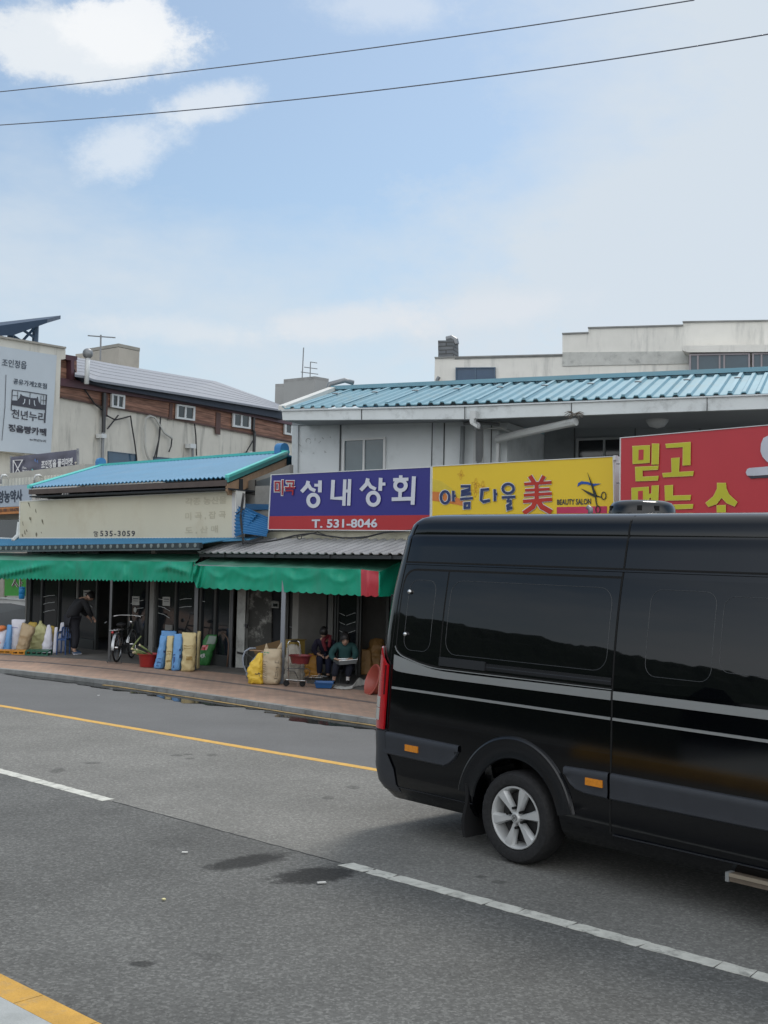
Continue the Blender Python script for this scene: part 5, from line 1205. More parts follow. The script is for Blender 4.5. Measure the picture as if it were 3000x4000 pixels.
# yellow sign
s6 = lambda x, y: (1650+x*.4822, 1760+y*.4822)
M_yls = mat('sign_yellow', (.74, .52, .035), .35, .05, .6)
t = board('signboard', 'yellow beauty salon sign with navy letters, a red character and scissors', PR, [s6(76, 126), s6(1545, 46), (2400, 2080), (1684, 2074)], so_, .25, M_yls)
def P6(l): return [s6(*p) for p in l]
MB().pp(PR, P6([(78, 332), (180, 340), (260, 370), (340, 410), (330, 448), (230, 430), (150, 415), (78, 405)]), so_+.004, .003).build('orange_swirl', mat('sign_orange', (.60, .20, .05), .4), t)
MB().pp(PR, P6([(78, 225), (160, 250), (230, 300), (330, 380), (260, 366), (180, 336), (78, 328)]), so_+.004, .003).build('lemon_swirl', mat('sign_lemon', (.66, .50, .05), .4), t)
M_flo = mat('flower_line', (.60, .28, .04), .4)
for cx, cy, r in ((312, 196, 26), (430, 268, 30), (486, 296, 34), (430, 330, 30), (490, 340, 30)):
    fl = []
    for a in (0, 90, 180, 270):
        a = R_(a+8); c_, s_ = math.cos(a), math.sin(a)
        loop = [(cx+r*(k*c_)+r*.32*w_*(-s_), cy+r*1.4*(k*s_)+r*.32*w_*c_) for k, w_ in ((0, 0), (.4, 1), (.8, .7), (1.1, 0), (.8, -.7), (.4, -1), (0, 0))]
        fl.append({'p': P6(loop), 'w': .9})
    strokes(PR, fl, 1, so_+.006, .002).build('flower_mark', M_flo, t)
am = [{'p': circ(183, 378, 34, 48), 'c': True}, [(250, 325), (250, 412)], [(252, 368), (270, 366)],
      [(310, 290), (385, 288), (380, 318), (318, 330), (315, 352), (395, 348)], [(305, 393), (408, 385)], {'p': [(342, 428), (378, 425), (378, 462), (342, 464)], 'c': True},
      [(540, 312), (482, 318), (474, 400), (492, 415), (548, 402)], [(585, 312), (587, 410)], [(590, 352), (606, 350)],
      {'p': circ(694, 308, 44, 38), 'c': True}, [(642, 380), (752, 374)], [(698, 378), (696, 408)], [(680, 412), (716, 408), (714, 432), (688, 446), (690, 468), (730, 464)]]
def L6(l, w):
    o = []
    for k in l:
        d = k if isinstance(k, dict) else {'p': k}
        o.append({'p': P6(d['p']), 'w': w*.4822, 'c': d.get('c', False)})
    return o
strokes(PR, L6(am, 30), 1, so_+.007, .003).build('letter_outline', M_white, t)
strokes(PR, L6(am, 20), 1, so_+.018, .003).build('navy_lettering', mat('letter_navy', (.03, .045, .13), .4), t)
mi = [([(870, 205), (905, 260)], 34), ([(985, 205), (955, 262)], 30), ([(825, 272), (1045, 258)], 24), ([(832, 322), (1030, 312)], 22), ([(822, 362), (1048, 348)], 24), ([(925, 262), (925, 390)], 34), ([(815, 412), (1050, 395)], 28), ([(920, 400), (895, 455), (820, 508)], 36), ([(935, 405), (965, 455), (1045, 500)], 40)]
strokes(PR, [{'p': P6(p), 'w': (w+12)*.4822} for p, w in mi], 1, so_+.007, .003).build('letter_outline', M_white, t)
strokes(PR, [{'p': P6(p), 'w': w*.4822} for p, w in mi], 1, so_+.016, .003).build('red_character', mat('letter_red2', (.45, .035, .02), .4), t)
text('BEAUTY SALON', P6([(1090, 396), (1366, 388), (1366, 436), (1090, 440)]), PR, so_+.006, 'small_lettering', M_ink2, t, .025)
MB().pp(PR, P6([(1088, 458), (1495, 450), (1495, 560), (1088, 560)]), so_+.005, .004).build('pink_box', mat('sign_pink', (.50, .04, .10), .4), t)
M_sc = mat('scissor_dark', (.03, .035, .03), .4)
MB().pp(PR, P6([(1336, 178), (1412, 360), (1400, 378), (1385, 350)]), so_+.024, .005).build('scissor_blade', M_sc, t)
MB().pp(PR, P6([(1282, 306), (1410, 362), (1400, 380), (1340, 352)]), so_+.018, .005).build('scissor_blade', M_sc, t)
strokes(PR, [{'p': P6([(1400, 360), (1408, 420), (1416, 450)]), 'w': 5}, {'p': P6([(1400, 365), (1448, 378)]), 'w': 5}, {'p': P6(circ(1468, 366, 18, 30)), 'w': 3.5, 'c': True}, {'p': P6(circ(1421, 478, 18, 30)), 'w': 3.5, 'c': True}], 3, so_+.010).build('scissor_handles', M_sc, t)
MB().pp(PR, P6([(1254, 292), (1262, 262), (1290, 248), (1340, 254), (1375, 268), (1448, 268), (1385, 290), (1330, 272), (1285, 272)]), so_+.012, .004).build('blue_ribbon', mat('ribbon_blue', (.02, .08, .35), .4), t)
MB().pp(PR, P6([(1548, 46), (1562, 44), (1562, 480), (1548, 500)]), so_-.01, .28).build('end_cap', M_white, t)
MB().pp(PR, P6([(1545, 40), (1565, 38), (1565, 76), (1545, 78)]), so_+.03, .06).build('end_bracket', M_white, t)
# red sign
RPl = plY(2423, 17.0, 3000, 14.96)
s7 = lambda x, y: (2380+x*.37372, 1640+y*.37372)
t = board('signboard', 'red sign with yellow Korean letters at the right above the van', RPl, [s7(112, 187), (3110, 1650), (3110, 2080), (2419, 2075)], 0, .25, mat('sign_crimson', (.50, .048, .058), .35, .06, .6))
M_yg = mat('letter_yellow', (.52, .50, .035), .4, .04); M_ye = mat('letter_yellow_edge', (.68, .62, .16), .4)
def P7(l): return [s7(*p) for p in l]
polys = [[(240, 280), (422, 267), (420, 447), (246, 460), (246, 300)], [(445, 254), (516, 250), (513, 465), (448, 467), (448, 270)], [(272, 497), (515, 482), (508, 515), (346, 528), (346, 600), (515, 588), (508, 628), (276, 640)],
         [(586, 257), (848, 234), (845, 472), (772, 477), (772, 282), (596, 292)], [(650, 402), (730, 396), (726, 548), (882, 538), (874, 580), (563, 598), (555, 562), (656, 552)],
         [(580, 688), (662, 683), (662, 797), (854, 788), (846, 832), (584, 842)], [(640, 893), (878, 883), (870, 922), (700, 932), (640, 926)],
         [(1128, 664), (1218, 662), (1222, 720), (1250, 780), (1338, 862), (1310, 902), (1230, 870), (1172, 812), (1120, 880), (1036, 908), (1010, 870), (1090, 800), (1128, 720)], [(1124, 896), (1214, 892), (1214, 1000), (1128, 1000)],
         [(234, 712), (412, 702), (412, 776), (446, 772), (446, 690), (512, 686), (508, 862), (510, 1000), (440, 1000), (440, 815), (412, 818), (412, 1000), (238, 1000)]]
def shrink(p, k):
    cx = sum(a for a, b in p)/len(p); cy = sum(b for a, b in p)/len(p); return p
for k, p in enumerate(polys):
    MB().pp(RPl, P7(p), .018, .004).build('yellow_letter', M_yg, t)
    pc = P7(p); strokes(RPl, [{'p': pc, 'w': 2.6, 'c': True}], 2.6, .014, .003).build('letter_edge', M_ye, t)
M_sr = mat('sign_crimson_in', (.50, .048, .058), .35, .05)
MB().pp(RPl, P7([(306, 313), (358, 310), (355, 417), (304, 420)]), .022, .004).build('letter_counter', M_sr, t)
MB().pp(RPl, P7([(300, 744), (350, 741), (347, 1000), (300, 1000)]), .022, .004).build('letter_counter', M_sr, t)
M_lg = mat('letter_grey', (.55, .56, .62), .4)
MB().pp(RPl, P7([(1580, 330), (1585, 250), (1610, 190), (1660, 165), (1740, 150), (1800, 200), (1830, 300), (1800, 400), (1720, 450), (1650, 440), (1600, 385)]), .018, .004).build('grey_letter', M_lg, t)
MB().pp(RPl, P7([(1425, 552), (1440, 515), (1465, 503), (1660, 487), (1900, 470), (1900, 560), (1660, 575), (1500, 585), (1440, 582)]), .018, .004).build('grey_letter', M_lg, t)
MB().pp(RPl, P7([(1445, 588), (1500, 588), (1660, 578), (1900, 563), (1900, 590), (1660, 605), (1560, 608), (1480, 615)]), .014, .004).build('letter_shadow_mark', M_ink2, t)
for k in range(2):
    MB().pp(RPl, P7([(72, 455+k*200), (100, 455+k*200), (100, 465+k*200), (72, 465+k*200)]), -.08, .05).build('bracket', M_frame, t)
# ------------------------------------------------------------------ frontage of the right shop
PS = plG(905, 2606, 1560, 2650); pa_ = PS.uz(905, 2600)[0]
for x0, x1 in ((1265, 1283), (1317, 1395)):
    shade_pane(PS, rs, x0, x1)
frames(PS, rs, ((900, 12), (1110, 13), (1286, 12), (1296, 6)), mt=M_fr2, name='post_frame', w=10)
frames(PS, rs, ((1308, 7), (1318, 5), (1396, 9), (1407, 6), (1512, 10)), mt=M_fr)
frames(PS, rs, ((940, 33),), mt=mat('white_pillar', (.42, .43, .41), .85, .12, 3, bump=.4, bscale=15, stain=(.16, .16, .15), stain_amt=.8, stain_scale=2.5), name='pillar', dep=.25, off=.10)
MB().pp(PS, [(926, 2545), (958, 2552), (957, 2560), (926, 2553)], .12, .03).build('rubber_strip', M_cable, rs)
MB().pp(PS, [(962, 2300), (1061, 2300), (1060, 2600), (960, 2600)], -.05, .08).build('old_board', mat('peeling_board', (.060, .060, .056), .8, .2, 2, stain=(.42, .42, .39), stain_amt=.9, stain_scale=4), rs)
MB().pp(PS, [(1061, 2300), (1108, 2300), (1106, 2620), (1060, 2615)], -.10, .06).build('shaded_cladding', M_shade, rs)
MB().tube([PS.pt(966, 2300, .06), PS.pt(957, 2450, .06), PS.pt(955, 2610, .06)], .014, 6).build('downpipe', M_cable, rs)
MB().pp(PS, [(952, 2438), (966, 2436), (963, 2452), (951, 2454)], .1, .04).build('bracket', M_cable, rs)
eb = MB().pp(PS, [(1061, 2347), (1089, 2350), (1088, 2376), (1060, 2375)], .08, .12).build('meter_box', mat('meter_grey', (.22, .23, .22), .6, .1), rs)
MB().pp(PS, [(1066, 2357), (1084, 2358), (1084, 2370), (1066, 2369)], .085, .01).build('meter_glass', M_glass, eb)
# ribbed aluminium door
dr = MB(); a, _ = PS.uz(1126, 2500); b, _ = PS.uz(1226, 2500)
dr.pbox(PS, a, b, PAV, 2.3, -.06, -.02); dr = dr.build('panel_door', mat('door_shaded', (.030, .030, .028), .5, .1, metal=.2), rs)  # awning shade is put into the door colour
rb_ = MB(); n_ = 22
for k in range(n_):
    u = a+.12+(b-a-.24)*k/(n_-1)
    rb_.pbox(PS, u-.008, u+.008, .3, 1.0, -.02, -.008); rb_.pbox(PS, u-.008, u+.008, 1.16, 2.05, -.02, -.008)
rb_.build('door_ribs', mat('rib_grey', (.07, .07, .065), .5), dr)
MB().pbox(PS, a-.05, a, PAV, 2.35, -.05, .03).build('door_frame', M_fr, rs); MB().pbox(PS, b, b+.05, PAV, 2.35, -.05, .03).build('door_frame', M_fr, rs)
MB().tube([PS.pt(1143, 2356, .02), PS.pt(1157, 2358, .06), PS.pt(1157, 2372, .04)], .008, 6).build('door_hook', M_chrome, dr)
MB().tube([PS.pt(1132, 2448, .0), PS.pt(1147, 2452, .05)], .012, 6).build('handle', M_frame, dr)
for y in (2395, 2430, 2464):
    decal(PS, rs, [[(1325, y-1), (1337, y+5), (1348, y+10)], [(1353, y+11), (1370, y+5), (1388, y-1)]])
MB().pbox(PS, PS.uz(1228, 2500)[0], PS.uz(1262, 2500)[0], PAV, 2.4, -.3, -.08).build('shaded_cladding', M_shade, rs)
sb = MB()
for k in range(4):
    u = pa_+3.2+k*.8; sb.pbox(PS, u, u+.6, .03, .7+.25*(k % 2), -2.6, -2.1)
sb.build('stock', mat('brown_crates', (.09, .07, .05), .8), rs)
# ------------------------------------------------------------------ panel building with light blue roof
PB = plY(1140, 24.9, 3000, 21.0)
pb = thing('panel_building', 'upper storey of pale metal panels under a light blue ribbed roof', 'building', PB.pt(1500, 1750))
M_panel = mat('pale_panel', (.60, .64, .655), .5, .05, 1.0, bump=.12, bscale=45, stain=(.36, .39, .40), stain_amt=.5, stain_scale=1.4)
M_panel2 = mat('shaded_panel', (.22, .245, .26), .6, .06, 1.0, bump=.1, bscale=45, stain=(.15, .16, .17), stain_amt=.5)  # dark copy of the panel, eave shade put into its colour
M_trim = mat('panel_trim', (.54, .58, .60), .45, .05, stain=(.3, .31, .31), stain_amt=.5)
M_joint = mat('joint_dark', (.07, .075, .08), .7)
mb = MB(); mb.pp(PB, [(1141, 1640), (1945, 1620), (1945, 2130), (1136, 2130)], 0, .15); mb.build('wall', M_panel, pb)
pL, _ = PB.uz(1141, 1800); pm, _ = PB.uz(1945, 1800); pr_, _ = PB.uz(3300, 1800)
MB().pbox(PB, pL, pL+.15, 2.3, 4.95, -7, -.16).build('side_wall', M_panel, pb)
MB().pbox(PB, pm-.02, pm+.13, 2.5, 5.0, -2.6, -.16).build('return_wall', M_panel, pb)
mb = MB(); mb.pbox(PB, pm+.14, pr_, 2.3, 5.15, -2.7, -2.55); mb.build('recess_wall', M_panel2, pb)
MB().pbox(PB, pL, pr_, 2.2, 2.4, -6.9, .05).build('floor_slab', M_conc, pb)
MB().pp(PB, [(1143, 1655), (1164, 1655), (1160, 2000), (1138, 2000)], .05, .045).build('corner_trim', M_trim, pb)
for x, w in ((1161, 3), (1330, 5), (1689, 4), (1735, 4), (1865, 3), (1920, 3)):
    MB().pp(PB, [(x-w/2, 1652), (x+w/2, 1652), (x+w/2-6, 1990), (x-w/2-6, 1990)], .02, .018).build('joint', M_joint, pb)
MB().pp(PB, [(1691, 1645), (1733, 1644), (1728, 1990), (1686, 1990)], .03, .028).build('cover_strip', M_trim, pb)
MB().pp(PB, [(1141, 1640), (1945, 1618), (1945, 1632), (1141, 1662)], .06, .05).build('top_rail', mat('top_rail', (.28, .31, .33), .6, .1, 6), pb)
fw_ = window(PB, [(1337, 1714), (1505, 1707), (1503, 1880), (1334, 1880)], .06, pb, 8, bars=(.5,), gm=mat('teal_reflection_glass', (.10, .14, .16), .08, .1))  # pane colour carries a painted teal reflection
MB().pp(PB, [(1346, 1722), (1412, 1720), (1411, 1872), (1344, 1872)], .0, .01).build('curtain', mat('grey_curtain', (.17, .17, .165), .7, .05), fw_)
# mould and scratch marks on the panel
rnd = random.Random(11); mk = MB()
for (x, y), l in (((1212, 1725), 8), ((1232, 1712), 9), ((1250, 1722), 10), ((1262, 1708), 8), ((1170, 1735), 9), ((1178, 1760), 8), ((1225, 1768), 7), ((1270, 1760), 8), ((1293, 1705), 7), ((1163, 1800), 12), ((1168, 1850), 9)):
    strokes(PB, [[(x+rnd.uniform(-3, 3)+k*rnd.uniform(-1.5, 1.5), y+k*l/3) for k in range(4)]], 1.3, .003, .003, mk)
strokes(PB, [circ(1204, 1722, 9, 9, 12, 2.4, 6.0, False)], 2, .003, .003, mk)
mk.build('scratch_marks', mat('scratches', (.26, .28, .285), .8), pb)
M_lroof = mat('light_blue_roof', (.15, .295, .36), .5, .07, 1.0, metal=.1, stain=(.20, .30, .32), stain_amt=.7, stain_scale=1.1)
E1, E2 = PB.pt(1102, 1601, 1.0), PB.pt(3300, 1534, 1.0); G1, G2 = PB.pt(1304, 1530, -3.2), PB.pt(3300, 1446, -3.2)
corr(MB(), E1+V((0, 0, .03)), E2+V((0, 0, .03)), G2, G1, 46, .042, 'rib', .02, 3).build('roof', M_lroof, pb, smooth=15)
MB().sheet([[G1-V((0, 0, .04)), E1-PB.n*8.4], [G2-V((0, 0, .04)), E2-PB.n*8.4]], (0, 0, 1), .03).build('roof_back', M_lroof, pb)
bar3([G1+V((0, 0, .07)), G2+V((0, 0, .07))], .34, .09, 'ridge_cap', M_lroof, pb)
bar3([E1+V((0, 0, .04)), G1+V((0, 0, .08))], .16, .09, 'verge_trim', mat('pale_verge', (.55, .55, .52), .5, .05, stain=(.3, .3, .28)), pb)
MB().tube([G1+V((-.15, -.1, -.05)), G1+V((-.1, -.1, .16)), G1+V((.25, -.1, .26)), G1+V((.45, 0, .22))], .06, 8).build('ridge_pipe', M_frame, pb, smooth=True)
for k in range(12):     # lap seams with little clips
    s_ = (k*4+2.0)/46; a = (E1+V((0, 0, .03))).lerp(E2+V((0, 0, .03)), s_); b = G1.lerp(G2, s_)
    nn = V((0, 0, 1)); bar3([a+nn*.055, b+nn*.055], .07, .012, 'lap_seam', M_lroof, pb)
    c = a.lerp(b, .62)+nn*.065; MB().ball(c, .08, .05, .02, 6, 8).build('clip', M_frame, pb)
# gutter fascia along the eave: two runs with joints
gq = [(1101, 1603), (1820, 1586), (3300, 1530)]; gl = [(1104, 1641), (1820, 1637), (3300, 1586)]
gb = MB()
gb.pp(PB, [gq[0], gq[1], gl[1], gl[0]], 1.08, .12); gb.pp(PB, [(1821.5, 1586), gq[2], gl[2], (1821.5, 1637)], 1.08, .12)
gb.build('gutter', mat('gutter_grey', (.58, .62, .63), .5, .05, 2, stain=(.26, .28, .28), stain_amt=.6, stain_scale=3), pb)
MB().pp(PB, [(1099, 1600), (1820, 1583), (1820, 1588), (1099, 1605)], 1.12, .18).build('gutter_lip', M_trim, pb)
MB().pp(PB, [(1820, 1583), (3300, 1526), (3300, 1532), (1820, 1588)], 1.12, .18).build('gutter_lip', M_trim, pb)
for x in (1412, 1815, 2232, 2762):
    yt = interp([(1101, 1603), (1820, 1586), (3300, 1530)], x); yb = interp([(1104, 1641), (1820, 1637), (3300, 1586)], x)
    MB().pp(PB, [(x-1.5, yt+1), (x+1.5, yt+1), (x+1.5, yb), (x-1.5, yb)], 1.09, .02).build('gutter_joint', M_joint, pb)
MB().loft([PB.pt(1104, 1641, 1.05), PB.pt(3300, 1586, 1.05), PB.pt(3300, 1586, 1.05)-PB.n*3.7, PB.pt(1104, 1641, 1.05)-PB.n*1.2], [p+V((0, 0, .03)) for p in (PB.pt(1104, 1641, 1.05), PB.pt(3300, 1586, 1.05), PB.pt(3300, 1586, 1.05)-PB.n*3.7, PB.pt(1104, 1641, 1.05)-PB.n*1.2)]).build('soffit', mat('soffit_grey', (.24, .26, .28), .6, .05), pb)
MB().loft([PB.pt(1101, 1603, 1.05), PB.pt(1101, 1603, 1.05)-PB.n*.1, PB.pt(1101, 1641, 1.05)-PB.n*.1, PB.pt(1104, 1641, 1.05)], [p-PB.n*8 for p in (PB.pt(1101, 1603, 1.05), PB.pt(1101, 1603, 1.05)-PB.n*.1, PB.pt(1101, 1641, 1.05)-PB.n*.1, PB.pt(1104, 1641, 1.05))]).build('verge_fascia', M_trim, pb)
M_wpipe = mat('white_pipe', (.50, .52, .52), .45, .06, stain=(.25, .25, .24), stain_amt=.5, stain_scale=5)
MB().pp(PB, [(1835, 1605), (1857, 1604), (1857, 1633), (1850, 1637), (1850, 1650), (1864, 1662), (1864, 1672), (1836, 1655), (1834, 1640)], 1.22, .14).build('gutter_outlet', M_wpipe, pb)
MB().tube([PB.pt(1862, 1662, 1.1), PB.pt(1872, 1672, .5), PB.pt(1872, 1800, .2)], .07, 8).build('downpipe', M_frame, pb)
MB().tube([PB.pt(1808, 1665, .12), PB.pt(1806, 1750, .12), PB.pt(1803, 1830, .12)], .045, 8).build('downpipe', mat('pipe_grey', (.18, .20, .21), .5), pb)
MB().tube([PB.pt(1812, 1655, .15), PB.pt(1860, 1650, .15), PB.pt(1950, 1658, .15)], .035, 6).build('conduit', M_frame, pb)
MB().pp(PB, [(1850, 1668), (1864, 1668), (1862, 1830), (1848, 1830)], .1, .08).build('downpipe', M_wpipe, pb)
MB().tube([PB.pt(1883, 1830, .2), PB.pt(1885, 1675, .2), PB.pt(1955, 1672, .2), PB.pt(2005, 1690, -.3)], .03, 7).build('conduit', M_wpipe, pb, smooth=True)
MB().tube([PB.pt(1942, 1716, .25), PB.pt(2030, 1694, .5), PB.pt(2250, 1647, 1.0)], .075, 8).build('slanted_gutter', M_wpipe, pb)
MB().pp(PB, [(1938, 1706), (1950, 1705), (1946, 1830), (1936, 1830)], .2, .1).build('downpipe', M_wpipe, pb)
PBr = Pl(PB.at(pm, 0, -2.55), PB.at(pr_, 0, -2.55))
window(PBr, [(2250, 1712), (2430, 1706), (2430, 1820), (2248, 1820)], .08, pb, 9, fm=mat('dim_frame', (.30, .32, .33), .5), bars=(.62,))
MB().pp(PBr, [(1960, 1705), (2033, 1700), (2033, 1820), (1958, 1820)], .04, .04).build('door', mat('brown_door', (.12, .085, .075), .6, .1), pb)
MB().tube([PBr.pt(2036, 1690, .06), PBr.pt(2034, 1820, .06)], .03, 6).build('downpipe', M_frame, pb)
for x in (2243, 2480, 2733): MB().pp(PBr, [(x, 1630), (x+3, 1630), (x+1, 1820), (x-2, 1820)], .02, .02).build('joint', M_joint, pb)
lt = PB.pt(2567, 1632, -.3); MB().lathe([(.001, -.20), (.14, -.16), (.20, -.08), (.22, 0), (.10, .02), (.001, .02)], lt, 'Z', 20).build('ceiling_lamp', mat('lamp_glass', (.45, .48, .5), .3), pb, smooth=True)
MB().ball(PBr.pt(2066, 1711, .1), .07, .07, .05).build('wall_lamp', M_frame, pb)
# dry weed caught on the gutter
wd = MB(); rnd = random.Random(2)
for k in range(16):
    a = rnd.uniform(0, 6.28); x, y = 2240+rnd.uniform(-6, 8), 1618+rnd.uniform(-4, 6); wd.tube([PB.pt(x, y, 1.12), PB.pt(x+18*math.cos(a), y+7*math.sin(a)-5, 1.16), PB.pt(x+34*math.cos(a), y+14*math.sin(a)+3, 1.15)], .006, 4)
wd.build('dry_weed', mat('dry_weed', (.14, .12, .10), .9), pb)
# neighbour front block under the yellow and red signs
MB().pp(RPl, [(2423, 2060), (3200, 2050), (3200, 2950), (2423, 2850)], -.3, .2).build('front_wall', M_conc, rs)
# ------------------------------------------------------------------ awnings
M_green = mat('awning_green', (.008, .29, .175), .45, .10, 1.2, bump=.12, bscale=6, spec=.4, stain=(.035, .21, .14), stain_amt=.6, stain_scale=1.3, streak=True)
M_gtop = mat('awning_green_dusty', (.070, .255, .170), .55, .12, 1.2, bump=.1, bscale=5, stain=(.17, .27, .22), stain_amt=.75, stain_scale=.9)
M_red_c = mat('awning_red', (.42, .035, .05), .45, .08, 2, bump=.15, bscale=8)
def awning(lab, pl, xs, top, bot, back, off, boff, zig, amp, seed, red=None, drape=None, endx=None, hem=9.0):
    t = thing('green_awning', lab, 'awning', pl.pt((xs[0]+xs[1])/2, 2230, off), 'green awnings over the shop fronts')
    def sect(x0, x1, name, mt, n):
        P = []
        for i in range(n+1):
            x = x0+(x1-x0)*i/n; yt, yb = interp(top, x), interp(bot, x)
            ph = (x/zig) % 1
            sc = (abs(ph-.5)*2 if amp[1] == 'z' else abs(math.sin(math.pi*ph))**.8)
            yb2 = yb+hem*0-amp[0]*(1-sc) if amp[1] == 'z' else yb-amp[0]*(1-sc)
            row = []
            for j in range(13):
                q = j/12; y = yt+(yb2-yt)*q
                u = x*.012+seed
                d = .06*noise.noise(V((u*1.3, q*1.2, seed)))*q**.3+.012*noise.noise(V((u*4+q*1.5, q*1.5, seed)))
                if drape: d += drape(x, q)
                row.append(pl.pt(x, y+ (2.5*noise.noise(V((u, 4, seed))) if 0 < j else 1.5*noise.noise(V((u, 9, 2)))), off+.02+d))
            P.append(row)
        o = MB().sheet(P, pl.n, .006).build(name, mt, t, smooth=True); return P
    cuts_ = [xs[0]]
    if red: cuts_ += [red[0], red[1]]
    cuts_.append(xs[1])
    for k, (a, b) in enumerate(zip(cuts_, cuts_[1:])):
        isr = red and k == 1
        P = sect(a, b, 'red_panel' if isr else 'valance', M_red_c if isr else M_green, max(4, int((b-a)/3)))
    T = []
    n = 60
    for i in range(n+1):
        s_ = i/n; x = xs[0]+(xs[1]-xs[0])*s_; a = pl.pt(x, interp(top, x)+.0, off+.015); xb = back[0][0]+(back[1][0]-back[0][0])*s_; b = pl.pt(xb, back[0][1]+(back[1][1]-back[0][1])*s_, boff)
        row = []
        for j in range(9):
            q = j/8; p = a.lerp(b, q)+V((0, 0, -.05*math.sin(math.pi*q)*(.6+.4*abs(math.sin(s_*math.pi*7)))+.015*noise.noise(V((s_*20, q*3, seed))))); row.append(p)
        T.append(row)
    MB().sheet(T, (0, 0, 1), .006).build('canopy_cloth', M_gtop, t, smooth=True)
    MB().tube([pl.pt(xs[0]+2, interp(top, xs[0])+5, off-.03), pl.pt(xs[1]-2, interp(top, xs[1])+5, off-.03)], .02, 6).build('front_bar', M_frame, t)
    return t
def dr1(x, q):
    d = 0
    for x0, x1, dep in ((-80, 230, .10), (230, 300, .02), (600, 745, .09)):
        if x0 < x < x1:
            s_ = (x-x0)/(x1-x0); c = .25+1.1*s_ if x0 < 0 else .9-abs(s_-.5)*1.2
            d += dep*math.exp(-((q-(1.0-s_*.9 if x0 < 0 else .25+.5*abs(s_-.4)))/.16)**2)*math.sin(math.pi*s_)
    for xc, w in ((365, 10), (485, 9), (120, 14)): d += .022*math.exp(-((x-xc-q*-8)/w)**2)
    if x > 735: d += .05*math.sin((x-735)*.5+q*6)*(x-735)/30
    return d
aw1 = awning('long green awning with pointed hem over the left shop', PP, (-300, 762), [(-300, 2184), (0, 2188), (760, 2194)], [(-300, 2262), (0, 2265), (330, 2270), (745, 2277), (762, 2277)], ((-260, 2158), (790, 2164)), 0, -1.15, 14.4, (9, 'z'), 3.0, drape=dr1)
def dr2(x, q):
    d = 0
    if x < 810: d += .055*math.sin((x-765)*.33+q*7)*(810-x)/45
    for x0, x1 in ((800, 905), (905, 1085), (1085, 1255), (1255, 1410)):
        if x0 < x < x1:
            s_ = (x-x0)/(x1-x0); d += .03*math.exp(-((q-.12-.35*math.sin(math.pi*s_))/.12)**2)*math.sin(math.pi*s_)
    d += .02*math.exp(-((x-1432)/6)**2)
    return d
aw2 = awning('green awning with scalloped hem and one red panel beside the van', PP, (755, 1484), [(755, 2203), (781, 2210), (1100, 2217), (1416, 2225), (1484, 2233)], [(755, 2262), (768, 2298), (1000, 2308), (1250, 2320), (1410, 2330), (1484, 2331)], ((830, 2170), (1600, 2178)), .05, -1.15, 31.5, (6.5, 's'), 8.0, red=(1410, 1479), drape=dr2)
# its right end curtain running back to the shop
ec = MB(); P = []
for i in range(13):
    s_ = i/12; row = []
    a = PP.pt(1482, 2233, .06); a2 = PP.pt(1482, 2331, .06); b = PP.pt(1600, 2178, -1.15); b2 = PP.pt(1600, 2325, -1.15)
    for j in range(7): row.append(a.lerp(b, s_).lerp(a2.lerp(b2, s_), j/6)+PP.u*.02*math.sin(s_*9+j))
    P.append(row)
ec.sheet(P, PP.u, .006); ec.build('end_curtain', M_green, aw2, smooth=True)
# posts
def post(par, x, yb, pl=None, w=.045, mt=None, ytop=2265):
    p = gnd(x, yb, PAV+.004); MB().box(p.x-w/2, p.x+w/2, p.y-w/2, p.y+w/2, PAV, gz(p, x, ytop)).build('post', mt or M_post, par)
    MB().box(p.x-w*1.1, p.x+w*1.1, p.y-w*1.1, p.y+w*1.1, PAV+.004, PAV+.012).build('base_plate', mt or M_post, par)
def gz(p, x, y): return CH+(p.y)*(2155+.025*(x-1500)-y)/FP
M_post = mat('post_grey', (.095, .10, .105), .5, .1, metal=.2)
post(aw1, 426, 2584); post(aw1, 759, 2617, w=.07)
post(aw2, 1099, 2668, w=.075, mt=mat('post_bluegrey', (.20, .22, .25), .5, .08)); post(aw2, 899, 2608, w=.05); post(aw2, 1560, 2745, w=.07)
# ------------------------------------------------------------------ overhead wires
def wire(lab, pts, Y0, Y1):
    n = 40; P3 = []
    T = [(x, y) for x, y in pts]
    for i in range(n+1):
        x = T[0][0]+(T[-1][0]-T[0][0])*i/n
        # quadratic through three points
        (x0, y0), (x1, y1), (x2, y2) = T[0], T[len(T)//2], T[-1]
        y = y0*(x-x1)*(x-x2)/((x0-x1)*(x0-x2))+y1*(x-x0)*(x-x2)/((x1-x0)*(x1-x2))+y2*(x-x0)*(x-x1)/((x2-x0)*(x2-x1))
        P3.append(atY(x, y, Y0+(Y1-Y0)*(x-T[0][0])/(T[-1][0]-T[0][0])))
    tag(MB().tube(P3, .0095, 6).build('overhead_wire', M_wire, None, smooth=True), lab, 'wire', 'power lines across the sky')
M_wire = mat('wire', (.12, .13, .16), .6, .05)
wire('upper thin black power line crossing the sky above the clouds', [(-250, 383), (1380, 197), (2712, 0), (3000, -50)][:3], 25, 17)
wire('lower thin black power line crossing the sky', [(-250, 504), (1500, 350), (3250, 90)], 24, 15)
